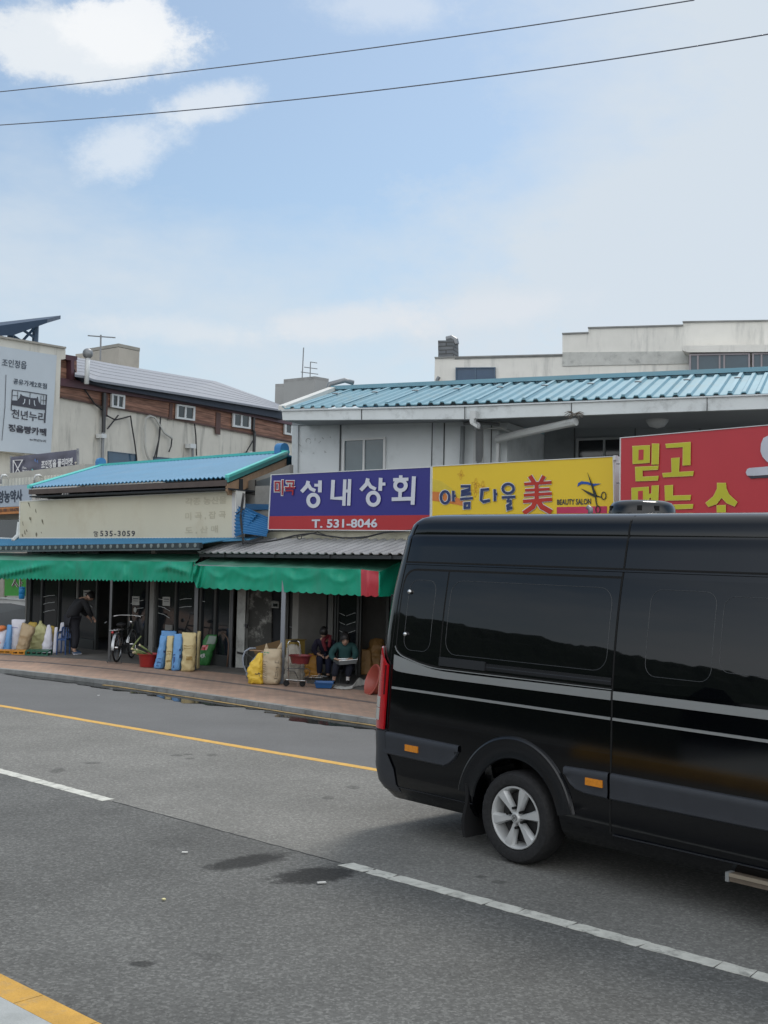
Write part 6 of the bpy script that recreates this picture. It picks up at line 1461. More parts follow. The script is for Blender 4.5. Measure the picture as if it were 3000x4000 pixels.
# ------------------------------------------------------------------ goods on the pavement
def yscale(x, y): p = gnd(x, y, PAV+.006); return p, p.y/FP
def clothmat(name, col, **k): return mat(name, col, .55, .10, 3, bump=.9, bscale=9, **k)
M_sackb = clothmat('sack_blue', (.13, .32, .62)); M_sackc = clothmat('sack_cream', (.56, .46, .24)); M_sackw = clothmat('sack_white', (.60, .60, .66))
M_sackt = clothmat('sack_tan', (.40, .30, .18)); M_sacky = clothmat('sack_olive', (.50, .49, .24)); M_sackm = clothmat('sack_mustard', (.48, .33, .06)); M_sacko = clothmat('sack_orange', (.66, .20, .06))
M_sackyel = clothmat('sack_yellow', (.72, .48, .05)); M_burlap = clothmat('sack_burlap', (.46, .37, .25)); M_sackbr = clothmat('sack_brown', (.30, .16, .05)); M_sackor2 = clothmat('sack_amber', (.46, .22, .035))
SG = 'grain sacks on the pavement'
def sack(lab, poly, depth, mt, off=0.0, seed=0, fold=.012, top=None, print_=None, group=SG, name='grain_sack', stripes=None, pleat=0):
    """a filled sack: px outline as rows (y, xleft, xright) from bottom to top, standing at the depth of its base"""
    yb = poly[0][0]; xc = (poly[0][1]+poly[0][2])/2
    base = gnd(xc, yb, PAV+.006); Y = base.y+off
    t = thing(name, lab, 'sack', (base.x, base.y, PAV), group)
    rows = []
    n = 22; seg = 32; k_ = Y/FP; ytop = poly[-1][0]
    T0 = sorted([(-r[0], r[1]) for r in poly]); T1 = sorted([(-r[0], r[2]) for r in poly])
    P = []
    for i in range(n+1):
        q = i/n; y = yb+(ytop-yb)*q; xl, xr = interp(T0, -y), interp(T1, -y)
        cx, hw = (xl+xr)/2, (xr-xl)/2*k_
        c = atY(cx, y, Y); c.z = max(c.z, PAV+.006) if i else PAV+.008
        dd = depth*(interp([(0, .72), (.06, .96), (.3, 1), (.6, .9), (.85, .5), (1, .12)], q) if not top else interp(top, q))
        if i == 0: hw *= .93
        row = []
        for s_ in range(seg):
            a = s_*2*math.pi/seg; ca, sa = math.cos(a), math.sin(a)
            ex = math.copysign(abs(ca)**.75, ca); ey = math.copysign(abs(sa)**.8, sa)
            wv = 1+fold*3.4*noise.noise(V((ca*2+seed, sa*2, q*7)))+fold*4.6*noise.noise(V((ca*5+seed, sa*5, q*16)))+fold*1.2*math.sin(q*26+ca*3+seed)
            if pleat: wv += pleat*math.sin(a*9+seed+q*2)*q
            dz = fold*.6*noise.noise(V((ca*3, sa*3+seed, q*9)))
            row.append(V((c.x+hw*ex*wv, c.y+depth*.0+dd*ey*wv*.5+depth*.25, c.z+dz+(.012*abs(sa) if i == n else 0))))
        P.append(row)
    mb = MB().grid(P, False, True); k0 = len(mb.v)-seg
    mb.f.append(tuple(range(k0, k0+seg))); mb.f.append(tuple(reversed(range(seg))))
    b = mb.build('cloth', mt, t, smooth=True)
    return t, Y, base, P
def printmarks(t, Y, marks, mt, w=1.6, yo=.0):
    FPl = Pl(V((-1, Y+yo, 0)), V((1, Y+yo, 0)))
    for l in marks: strokes(FPl, [l], w, 0).build('print', mt, t)
def surf_print(t, P, marks, mt, n=5, th=.0035):
    "short printed bars wrapped on the front of the sack: (u 0..1 across, v 0..1 up, du, dv)"
    def at(u, v):
        i = min(len(P)-1.001, max(0, v*(len(P)-1))); a = math.pi*(1+u)   # front half: angles pi..2pi
        seg = len(P[0]); j = (a/(2*math.pi)*seg) % seg
        i0, j0 = int(i), int(j); fi, fj = i-i0, j-j0; g_ = lambda ii, jj: P[min(ii, len(P)-1)][jj % seg]
        return g_(i0, j0).lerp(g_(i0, j0+1), fj).lerp(g_(i0+1, j0).lerp(g_(i0+1, j0+1), fj), fi)
    for u, v, du, dv in marks:
        G = [[at(u+du*i/n, v+dv*j/2)+V((0, -.006, 0)) for j in range(3)] for i in range(n+1)]
        MB().sheet(G, (0, -1, 0), th).build('print', mt, t)
def hangul_marks(u, v, s, seed):
    r = random.Random(seed); o = []
    for k in range(3):
        o.append((u, v+k*s*.28, s*.55*(.6+.4*r.random()), s*.05))
    o.append((u+s*.62, v, .02, s*.7)); o.append((u+s*.1, v, .015, s*.3)); return o
M_pr = mat('print_navy', (.03, .06, .20), .6); M_prk = mat('print_black', (.05, .045, .04), .7); M_prg = mat('print_green', (.10, .26, .14), .7)
# left group
_ = sack('white sack with orange top at the left edge, first of the left group', [(2540, -14, 16), (2535, -20, 20), (2500, -20, 25), (2470, -22, 22), (2462, -20, 24)], .3, M_sackw, 0, 1)
r_ = sack('cap', [(2466, -18, 24), (2455, -22, 26), (2449, -10, 24)], .22, M_sacko, 0, 2) if False else None
p_ = atY(2, 2460, _[1]); MB().ball((p_.x-.02, p_.y+.07, p_.z+.02), .13, .10, .07, M=Matrix.Rotation(-.25, 4, 'Y')).build('orange_top', M_sacko, _[0], smooth=True)
MB().ball((atY(-4, 2512, _[1]).x, _[1]-.06, atY(-4, 2512, _[1]).z), .06, .02, .07).build('orange_emblem', M_sacko, _[0], smooth=True)
t_ = sack('slim light blue sack next to the tall white one', [(2543, 12, 38), (2536, 9, 41), (2500, 20, 43), (2470, 24, 44), (2443, 26, 44)], .2, M_sackb, 0, 3); surf_print(t_[0], t_[3], hangul_marks(.2, .12, .35, 3), M_pr)
t_ = sack('tall white sack standing behind the tan one', [(2544, 41, 74), (2538, 41, 76), (2500, 42, 82), (2450, 42, 88), (2422, 43, 96)], .26, M_sackw, .12, 4, .02); surf_print(t_[0], t_[3], [(.15, .3, .03, .35), (.25, .75, .3, .02)], mat('print_lilac', (.25, .25, .42), .7))
sack('mustard folded sack top behind the tan and olive sacks', [(2540, 92, 140), (2500, 96, 142), (2452, 98, 142), (2433, 112, 142)], .2, M_sackm, .45, 5, .03)
sack('tan brown sack leaning right with open folded mouth', [(2547, 60, 104), (2540, 60, 107), (2500, 70, 116), (2465, 78, 132), (2450, 80, 134), (2436, 82, 92)], .3, M_sackt, -.02, 6, .03, pleat=.04)
sack('grey white sack squeezed behind the olive sack', [(2560, 160, 200), (2520, 165, 202), (2460, 178, 200), (2444, 182, 194)], .2, M_sackw, .55, 7, .03)
sack('narrow mustard sack right of the olive sack', [(2545, 190, 210), (2520, 186, 212), (2460, 184, 212), (2448, 196, 211)], .15, M_sackm, .45, 8, .03)
sack('big olive yellow sack tied to a point on the green crate', [(2541, 102, 172), (2536, 103, 175), (2505, 110, 186), (2470, 124, 190), (2455, 134, 186), (2440, 146, 164), (2428, 152, 158)], .34, M_sacky, -.05, 9, .05, pleat=.10)
surf_print(_[0], _[3], [], M_pr)
t_ = sack('narrow white sack behind the blue chair', [(2556, 206, 222), (2540, 206, 226), (2480, 210, 224), (2452, 212, 224)], .15, M_sackw, .25, 10); 
t_ = sack('white sack with dark print standing on the blue chair side', [(2553, 222, 252), (2520, 224, 254), (2490, 228, 254), (2462, 230, 252), (2434, 236, 250)], .2, M_sackw, .35, 11, .03); surf_print(t_[0], t_[3], [(.55, .5, .3, .10), (.2, .66, .3, .08)], M_prk)
# crates and pallets under them
def crate(lab, x0, x1, y0, y1, mt, dep=.32, cat='crate', nm='plastic_crate', group=None):
    p, k = yscale((x0+x1)/2, y1); w = (x1-x0)*k; h = (y1-y0)*k; t = thing(nm, lab, cat, (p.x, p.y, PAV), group)
    mb = MB(); X0, X1 = p.x-w/2, p.x+w/2; Y0, Y1 = p.y, p.y+dep; Z0, Z1 = PAV+.006, PAV+.006+h
    th = .014
    for a, b in ((Z0, Z0+h*.28), (Z0+h*.72, Z1)):
        mb.box(X0, X1, Y0, Y0+th, a, b); mb.box(X0, X1, Y1-th, Y1, a, b); mb.box(X0, X0+th, Y0+th, Y1-th, a, b); mb.box(X1-th, X1, Y0+th, Y1-th, a, b)
    n = max(3, int(w/.09))
    for i in range(n):
        xx = X0+(X1-X0-.03)*i/(n-1); mb.box(xx, xx+.03, Y0+.002, Y0+th-.002, Z0+h*.28, Z0+h*.72); mb.box(xx, xx+.03, Y1-th+.002, Y1-.002, Z0+h*.28, Z0+h*.72)
    mb.build('rim', mt, t)
    MB().box(X0+th, X1-th, Y0+th, Y1-th, Z1-.012, Z1-.002).build('deck', mt, t); return t
crate('orange plastic pallet under the blue and white sacks', -30, 42, 2541, 2552, mat('pallet_orange', (.60, .25, .02), .5, .1), .35, 'pallet', 'plastic_pallet', 'orange pallets under the left sacks')
crate('orange plastic pallet between the white sack and green crate', 44, 96, 2543, 2557, mat('pallet_orange', (.60, .25, .02), .5, .1), .35, 'pallet', 'plastic_pallet', 'orange pallets under the left sacks')
crate('dark green plastic crate turned over under the olive sack', 98, 186, 2541, 2561, mat('crate_green', (.02, .11, .07), .4, .1), .36)
# blue plastic chair
def chair():
    p, k = yscale(238, 2558); t = thing('plastic_chair', 'blue plastic chair beside the bending person', 'chair', (p.x, p.y, PAV))
    mt = mat('chair_blue', (.025, .07, .20), .4, .08); Z = PAV+.006; s = k
    w = 34*s; sh = 56*s; bh = 100*s
    for dx, dy in ((-w/2, 0), (w/2, 0), (-w/2, .36), (w/2, .36)):
        MB().tube([(p.x+dx, p.y+dy, Z), (p.x+dx*.95, p.y+dy, Z+sh)], [.014, .018], 6).build('leg', mt, t)
    MB().box(p.x-w/2, p.x+w/2, p.y-.01, p.y+.38, Z+sh, Z+sh+.03).build('seat', mt, t)
    bk = MB(); bk.tube([(p.x-w/2, p.y+.37, Z+sh), (p.x-w/2, p.y+.42, Z+bh), (p.x-w/4, p.y+.43, Z+bh+.03), (p.x+w/4, p.y+.43, Z+bh+.03), (p.x+w/2, p.y+.42, Z+bh), (p.x+w/2, p.y+.37, Z+sh)], .018, 6)
    bk.build('backrest', mt, t)
    for q in (-.25, 0, .25): MB().box(p.x+w*q-.012, p.x+w*q+.012, p.y+.385, p.y+.40, Z+sh+.02, Z+bh+.01).build('slat', mt, t)
    for s_ in (-1, 1): MB().tube([(p.x+s_*w/2, p.y+.0, Z+sh), (p.x+s_*w/2, p.y+.02, Z+sh+.16), (p.x+s_*w/2, p.y+.40, Z+sh+.18)], .014, 6).build('armrest', mt, t)
chair()
# middle group of sacks
t_ = sack('light blue sack leaning right, first beside the red basin', [(2612, 598, 640), (2606, 600, 644), (2560, 612, 648), (2520, 620, 650), (2485, 624, 652)], .22, M_sackb, 0, 20, .025); surf_print(t_[0], t_[3], hangul_marks(.35, .08, .4, 1)+[(.62, .5, .2, .06)], M_pr)
sack('blue sack whose folded top shows behind the cream sack', [(2606, 645, 690), (2540, 640, 690), (2480, 628, 690), (2467, 630, 688)], .16, M_sackb, .42, 21, .03)
t_ = sack('slim cream sack between the two blue sacks', [(2617, 641, 670), (2610, 643, 673), (2560, 648, 675), (2510, 650, 677), (2487, 652, 678)], .2, M_sackc, .0, 22, .03); surf_print(t_[0], t_[3], [(.3, .55, .4, .02), (.3, .48, .3, .02), (.35, .25, .3, .05)], mat('print_ochre', (.30, .20, .06), .7))
t_ = sack('light blue sack left of the wide cream one', [(2619, 667, 702), (2612, 669, 705), (2560, 674, 710), (2510, 677, 713), (2479, 679, 714)], .2, M_sackb, 0, 23, .025); surf_print(t_[0], t_[3], [(.3, .08, .12, .38), (.65, .35, .2, .10), (.6, .55, .14, .05)], M_pr)
t_ = sack('wide cream yellow sack against the awning post', [(2622, 706, 754), (2615, 706, 758), (2560, 711, 762), (2510, 713, 764), (2474, 709, 765)], .26, M_sackc, -.02, 24, .035); surf_print(t_[0], t_[3], [(.45, .3, .25, .10), (.3, .66, .4, .02), (.3, .6, .3, .015)], mat('print_ochre', (.30, .20, .06), .7))
sack('cream sack edge peeping out right of the awning post', [(2617, 760, 777), (2560, 764, 779), (2500, 766, 782), (2468, 768, 784)], .18, M_sackc, .3, 25, .03)
# right group
t_ = sack('bright yellow sack leaning left, pleated towards its mouth', [(2671, 972, 1030), (2664, 968, 1031), (2620, 965, 1028), (2590, 978, 1026), (2570, 996, 1026), (2554, 1008, 1024)], .24, M_sackyel, -.02, 30, .04, pleat=.12)
surf_print(t_[0], t_[3], [(.5, .33, .3, .02), (.62, .27, .02, .1)], M_prk)
t_ = sack('big burlap rice sack with black print and two ears', [(2673, 1030, 1090), (2664, 1026, 1094), (2600, 1024, 1100), (2560, 1026, 1100), (2545, 1028, 1100), (2538, 1030, 1099)], .30, M_burlap, -.02, 31, .02, top=[(0, .75), (.06, 1), (.5, 1), (.85, .75), (1, .35)])
P = t_[3]; pt_ = P[-1]; a0, a1 = min(pt_, key=lambda p: p.x), max(pt_, key=lambda p: p.x); k_ = t_[1]/FP
MB().loft([a0+V((0, .0, -.02)), a0+V((.085, 0, -.01)), a0+V((.085, .03, -.01)), a0+V((0, .04, -.02))], [a0+V((.03, 0, 22*k_)), a0+V((.042, 0, 22*k_)), a0+V((.042, .015, 22*k_)), a0+V((.03, .015, 22*k_))]).build('ear', M_burlap, t_[0], smooth=True)
MB().loft([a1+V((-.10, 0, -.01)), a1+V((0, 0, -.02)), a1+V((0, .04, -.02)), a1+V((-.10, .03, -.01))], [a1+V((-.015, 0, 26*k_)), a1+V((0, 0, 26*k_)), a1+V((0, .015, 26*k_)), a1+V((-.015, .015, 26*k_))]).build('ear', M_burlap, t_[0], smooth=True)
surf_print(t_[0], t_[3], [(.14, .90, .14, .025), (.32, .90, .10, .025), (.14, .85, .18, .012)], M_prg)
surf_print(t_[0], t_[3], [(.12, .66, .26, .008), (.12, .15, .26, .008), (.12, .15, .006, .51), (.38, .15, .006, .51)]+[(.14, .2+k*.06, .2, .02) for k in range(7)], mat('print_brownish', (.16, .13, .10), .7))
surf_print(t_[0], t_[3], [(.58, .62, .14, .012), (.58, .62, .012, .08), (.72, .62, .012, .08), (.60, .50, .11, .012), (.64, .42, .012, .08), (.60, .36, .12, .012), (.61, .24, .012, .10), (.70, .24, .012, .10), (.58, .17, .14, .012), (.62, .08, .10, .012)], mat('print_dark', (.09, .075, .06), .7))
sack('grey beige sack half hidden behind the shopping cart', [(2664, 1105, 1180), (2655, 1108, 1184), (2600, 1112, 1186), (2560, 1116, 1182), (2535, 1120, 1172), (2521, 1130, 1160)], .32, clothmat('sack_greige', (.34, .31, .26)), .25, 32, .04, pleat=.05)
sack('amber sack with rolled top left of the seated woman', [(2653, 1188, 1256), (2646, 1188, 1258), (2600, 1188, 1256), (2570, 1192, 1257), (2556, 1206, 1255)], .30, M_sackor2, .30, 33, .05, pleat=.10)
sack('tall brown sack leaning at the doorway right of the woman', [(2647, 1408, 1458), (2640, 1406, 1458), (2590, 1404, 1453), (2541, 1403, 1448)], .22, M_sackbr, .55, 34, .04, top=[(0, .8), (.1, 1), (1, .35)])
sack('bulging brown sack piled highest beside the tall one', [(2650, 1442, 1500), (2600, 1440, 1500), (2560, 1438, 1500), (2540, 1436, 1502), (2532, 1445, 1500), (2515, 1440, 1502), (2500, 1452, 1494)], .34, M_sackbr, .75, 35, .07, pleat=.05)
# basins
M_basin = mat('basin_red', (.30, .022, .020), .35, .08, 3)
def basin_mesh(t, M, R1, R2, h, mt, th=.012):
    pr = [(.001, 0), (R2*.98, 0), (R2, .01), (R1*.97, h*.9), (R1, h*.93), (R1+.025, h*.95), (R1+.03, h), (R1+.01, h+.006), (R1-.006, h*.97), (R2-.01, .02), (.001, .018)]
    P = [[M@V((r*math.cos(a), r*math.sin(a), z)) for a in [q*math.pi/18 for q in range(36)]] for r, z in pr]
    return MB().grid(P, False, True).build('basin_body', mt, t, smooth=40)
p, k = yscale(572, 2608)
t = thing('plastic_basin', 'round red plastic basin holding leeks beside the bicycle', 'basin', (p.x, p.y, PAV))
R1 = 40*k; basin_mesh(t, Matrix.Translation((p.x, p.y+R1, PAV+.008)), R1, 33*k, 50*k, M_basin)
t = thing('leek_bundle', 'bundle of leeks with pale cut ends lying in the red basin', 'leeks', (p.x, p.y+R1*.5, PAV+.1))
M_leek = mat('leek_green', (.16, .20, .07), .6, .3, 20); M_leekw = mat('leek_white', (.62, .55, .36), .6, .1)
for k2, (x0, y0, x1, y1) in enumerate(((515, 2534, 570, 2562), (526, 2545, 580, 2566), (533, 2537, 590, 2564), (541, 2549, 585, 2568), (545, 2519, 600, 2560), (555, 2550, 604, 2570), (512, 2538, 552, 2484), (520, 2548, 560, 2568))):
    a = atY(x0, y0, p.y+.12+.03*k2); b = atY(x1, y1, p.y+R1+.02*k2); m = MB().tube([a, a.lerp(b, .5)+V((0, 0, .01)), b], [.020, .019, .013], 8).build('leek', M_leek, t, smooth=True)
    if k2 != 6: MB().tube([a+(a-b).normalized()*.012, a+(b-a).normalized()*.03], .0215, 8).build('cut_end', M_leekw, m, smooth=True)
# shop cart with basin on top
p, k = yscale(1150, 2684)
t = thing('shopping_cart', 'two wheeled folding shopping cart with wire basket and bent handle', 'cart', (p.x, p.y, PAV))
Yc = p.y+.05; cpt = lambda x, y, d=0: atY(x, y, Yc+d)
for d in (0, ):
    MB().tube([cpt(1127, 2655), cpt(1126, 2560), cpt(1125, 2515), cpt(1129, 2506), cpt(1137, 2504)], .010, 7).build('handle_rail', M_chrome, t, smooth=True)
    MB().tube([cpt(1172, 2660), cpt(1172, 2560), cpt(1172, 2520), cpt(1168, 2507), cpt(1160, 2504)], .010, 7).build('handle_rail', M_chrome, t, smooth=True)
MB().tube([cpt(1136, 2504), cpt(1161, 2504)], .018, 8).build('grip', M_black, t, smooth=True)
M_wireb = mat('basket_wire', (.20, .19, .17), .45, .1, metal=.5)
wb = MB()
for i in range(12):
    x = 1129+i*5.2; wb.tube([cpt(x, 2592, -.02), cpt(x+1, 2650, -.02)], .0032, 4)
for j in range(10):
    y = 2592+j*6.4; wb.tube([cpt(1128, y, -.025), cpt(1188, y+3, -.025), cpt(1190, y+3, .22)], .0032, 4)
wb.build('wire_basket', M_wireb, t)
MB().tube([cpt(1122, 2612, -.03), cpt(1150, 2612, -.03), cpt(1200, 2612, -.04), cpt(1212, 2620, -.04), cpt(1206, 2640, -.04), cpt(1190, 2652, -.04)], .008, 6).build('folding_arm', M_dark, t, smooth=True)
MB().tube([cpt(1120, 2620, -.03), cpt(1150, 2622, -.03), cpt(1165, 2650, -.03)], .006, 6).build('folding_arm', M_dark, t, smooth=True)
MB().tube([cpt(1118, 2655, 0), cpt(1196, 2660, 0)], .010, 6).build('axle', M_chrome, t)
for x, yb, dd in ((1118, 2669, 0), (1181, 2672, .02)):
    c = cpt(x, yb, dd); c.z = PAV+.012+.052
    MB().lathe([(.001, 0), (.030, -.004), (.034, .002), (.050, 0), (.054, .01), (.054, .03), (.046, .036), (.001, .034)], c, 'Y', 20).build('wheel', M_black, t, smooth=35)
for x in (1164, 1197): MB().tube([cpt(x, 2657, -.05), cpt(x, 2684, -.05)], .008, 6).build('foot', M_chrome, t)
p2 = cpt(1172, 2592, .12)
t = thing('plastic_basin', 'wide shallow dark red basin resting on the shopping cart', 'basin', p2)
basin_mesh(t, Matrix.Translation((p2.x, p2.y, p2.z)), 42*k, 34*k, 32*k, mat('basin_maroon', (.16, .025, .028), .35, .08))
# ring stool edge and blue tray, white sheet, tipped basin
p, k = yscale(1235, 2672)
t = thing('round_stand', 'thin round metal stand low on the ground by the blue tray', 'stand', (p.x, p.y+.1, PAV))
c = V((p.x, p.y+.15, PAV+26*k)); MB().tube([c+V((46*k*math.cos(a), .15*math.sin(a), 0)) for a in [q*math.pi/14 for q in range(28)]], .006, 5, True).build('ring', M_chrome, t, smooth=True)
for a in (0, 2.1, 4.2): MB().tube([c+V((44*k*math.cos(a), .14*math.sin(a), 0)), V((c.x+44*k*math.cos(a), c.y+.14*math.sin(a), PAV+.006))], .005, 5).build('leg', M_chrome, t)
p, k = yscale(1264, 2690)
t = thing('plastic_tray', 'rectangular blue plastic tray on the ground at the woman\'s feet', 'tray', (p.x, p.y, PAV)); M_bt = mat('tray_blue', (.02, .10, .28), .35, .08)
mb = MB(); w, d, h = 36*k, .30, 21*k; O = [V((p.x+sx*w*e, p.y+.16+sy*d/2*e, z)) for z, e in ((PAV+.01, .82), (PAV+.01+h, 1.0)) for sx, sy in ((-1, -1), (1, -1), (1, 1), (-1, 1))]
I = [V((p.x+sx*w*e, p.y+.16+sy*d/2*e, z)) for z, e in ((PAV+.02, .78), (PAV+.012+h, .94)) for sx, sy in ((-1, -1), (1, -1), (1, 1), (-1, 1))]
mb.add(O+I, [(0, 3, 2, 1)]+[(i, (i+1) % 4, 4+(i+1) % 4, 4+i) for i in range(4)]+[(4+i, 4+(i+1) % 4, 12+(i+1) % 4, 12+i) for i in range(4)]+[(12+i, 12+(i+1) % 4, 8+(i+1) % 4, 8+i) for i in range(4)]+[(8, 9, 10, 11)])
tr = mb.build('tray_body', M_bt, t); tr.rotation_euler = (0, 0, 0)
bar3([O[4]+V((-.01, -.008, 0)), O[5]+V((.01, -.008, 0))], .02, .012, 'rim', M_bt, t); bar3([O[7]+V((-.01, .008, 0)), O[6]+V((.01, .008, 0))], .02, .012, 'rim', M_bt, t)
P = []
for i in range(31):
    s_ = i/30; x = 1300+138*s_; row = []
    yf = interp([(1300, 2688), (1340, 2694), (1372, 2692), (1392, 2682), (1425, 2676), (1438, 2664)], x); yk = interp([(1300, 2684), (1325, 2674), (1370, 2668), (1395, 2646), (1415, 2660), (1438, 2646)], x)
    a = gnd(x, yf, PAV+.008); hk = max(.0, (2672-yk)*.0045)
    for j in range(9):
        q = j/8; b = V((a.x+.03*q, a.y+.34*q, PAV+.012+hk*math.sin(q*math.pi*.55)+.022*abs(noise.noise(V((s_*9, q*3, 1))))+.012*abs(noise.noise(V((s_*22, q*6, 4)))))); row.append(b)
    P.append(row)
tag(MB().sheet(P, (0, 0, 1), .006).build('plastic_sheet', mat('sheet_white', (.52, .51, .48), .6, .08, 4), None, smooth=True), 'crumpled white plastic sheet spread on the ground by the seated woman', 'sheet')
p, k = yscale(1440, 2716)
t = thing('plastic_basin', 'large red brown basin tipped on its side next to the van', 'basin', (p.x, p.y, PAV))
Rb = 58*k; ax = V((.86, .35, -.30)).normalized(); M_ = Matrix.Translation(V((0, 0, 0)))
rot = ax.to_track_quat('Z', 'Y').to_matrix().to_4x4(); cc = V((gnd(1452, 2700).x, p.y+.25, PAV+.008+Rb*.93))
basin_mesh(t, Matrix.Translation(cc+ax*-.0)@rot@Matrix.Translation((0, 0, 0))@Matrix.Scale(-1, 4, V((0, 0, 1)))@Matrix.Translation((0, 0, -.30)), Rb, Rb*.78, .30, mat('basin_brown', (.34, .075, .055), .4, .08))
# green printed bag
t_ = sack('green shopping bag with white letters and red patch leaning on the glass', [(2604, 778, 812), (2596, 776, 818), (2560, 778, 828), (2530, 786, 838), (2500, 795, 846), (2482, 806, 848)], .18, clothmat('bag_green', (.03, .17, .04)), .25, 40, .03, name='printed_bag', group=None)
surf_print(t_[0], t_[3], [(.40, .72, .45, .25)], clothmat('bag_clear', (.26, .32, .28)), 8); surf_print(t_[0], t_[3], [(.12, .54, .38, .15)], M_red, 6)
Yg = t_[1]-.03; GP = Pl(V((-9, Yg, 0)), V((9, Yg, 0)))
text('PER', [(778, 2558), (802, 2552), (803, 2567), (779, 2573)], GP, .02, 'lettering', M_bw, t_[0], .02)
# bent cane stick, hoops
t = thing('bent_cane', 'bent brown wooden cane leaning in front of the glass', 'cane', PL.pt(880, 2600, .2))
MB().tube([PL.pt(866, 2472, .15), PL.pt(878, 2478, .2), PL.pt(888, 2492, .25), PL.pt(893, 2515, .3), PL.pt(891, 2560, .3), PL.pt(886, 2604, .3)], .014, 7).build('stick', mat('cane_wood', (.12, .07, .045), .5, .2), t, smooth=True)
p, k = yscale(965, 2660)
t = thing('hose_hoop', 'loop of pale blue grey hose standing behind the yellow sack', 'hose', (p.x, p.y+.2, PAV))
M_hose = mat('hose_grey', (.24, .27, .32), .4, .06)
hq = lambda x, y: atY(x, y, p.y+.12)
MB().tube([hq(1000, 2532), hq(975, 2533), hq(957, 2545), hq(949, 2568), hq(950, 2595), hq(960, 2620), hq(972, 2640)], .017, 8).build('hoop', M_hose, t, smooth=True)
MB().tube([hq(1028, 2547), hq(1005, 2560), hq(985, 2583), hq(970, 2612), hq(963, 2634), hq(966, 2650)], .017, 8).build('hoop', M_hose, t, smooth=True)
MB().tube([hq(950, 2548), hq(975, 2562), hq(995, 2580)], .010, 6).build('inner_bar', M_dark, t); MB().tube([hq(955, 2602), hq(990, 2604)], .008, 6).build('inner_bar', M_dark, t)
MB().tube([hq(975, 2540), hq(1028, 2543)], .012, 6).build('wooden_handle', M_tan, t); 
t = thing('cardboard_flap', 'brown cardboard flap behind the burlap sack', 'cardboard', PR.pt(1050, 2560, .3))
MB().pp(PR, [(985, 2530), (1095, 2500), (1100, 2560), (1000, 2562)], .35, .02).build('sheet', mat('cardboard', (.14, .085, .035), .8, .1), t)
t = thing('cardboard_box', 'yellow brown box edge behind the shopping cart', 'box', PR.pt(1140, 2530, .4))
MB().pp(PR, [(1116, 2500), (1150, 2502), (1150, 2560), (1116, 2560)], .35, .25).build('sheet', mat('box_ochre', (.22, .15, .03), .7, .1), t)
MB().pp(PR, [(1116, 2497), (1150, 2499), (1150, 2502), (1116, 2500)], .37, .29).build('lid', mat('box_ochre2', (.18, .12, .03), .7, .1), t)
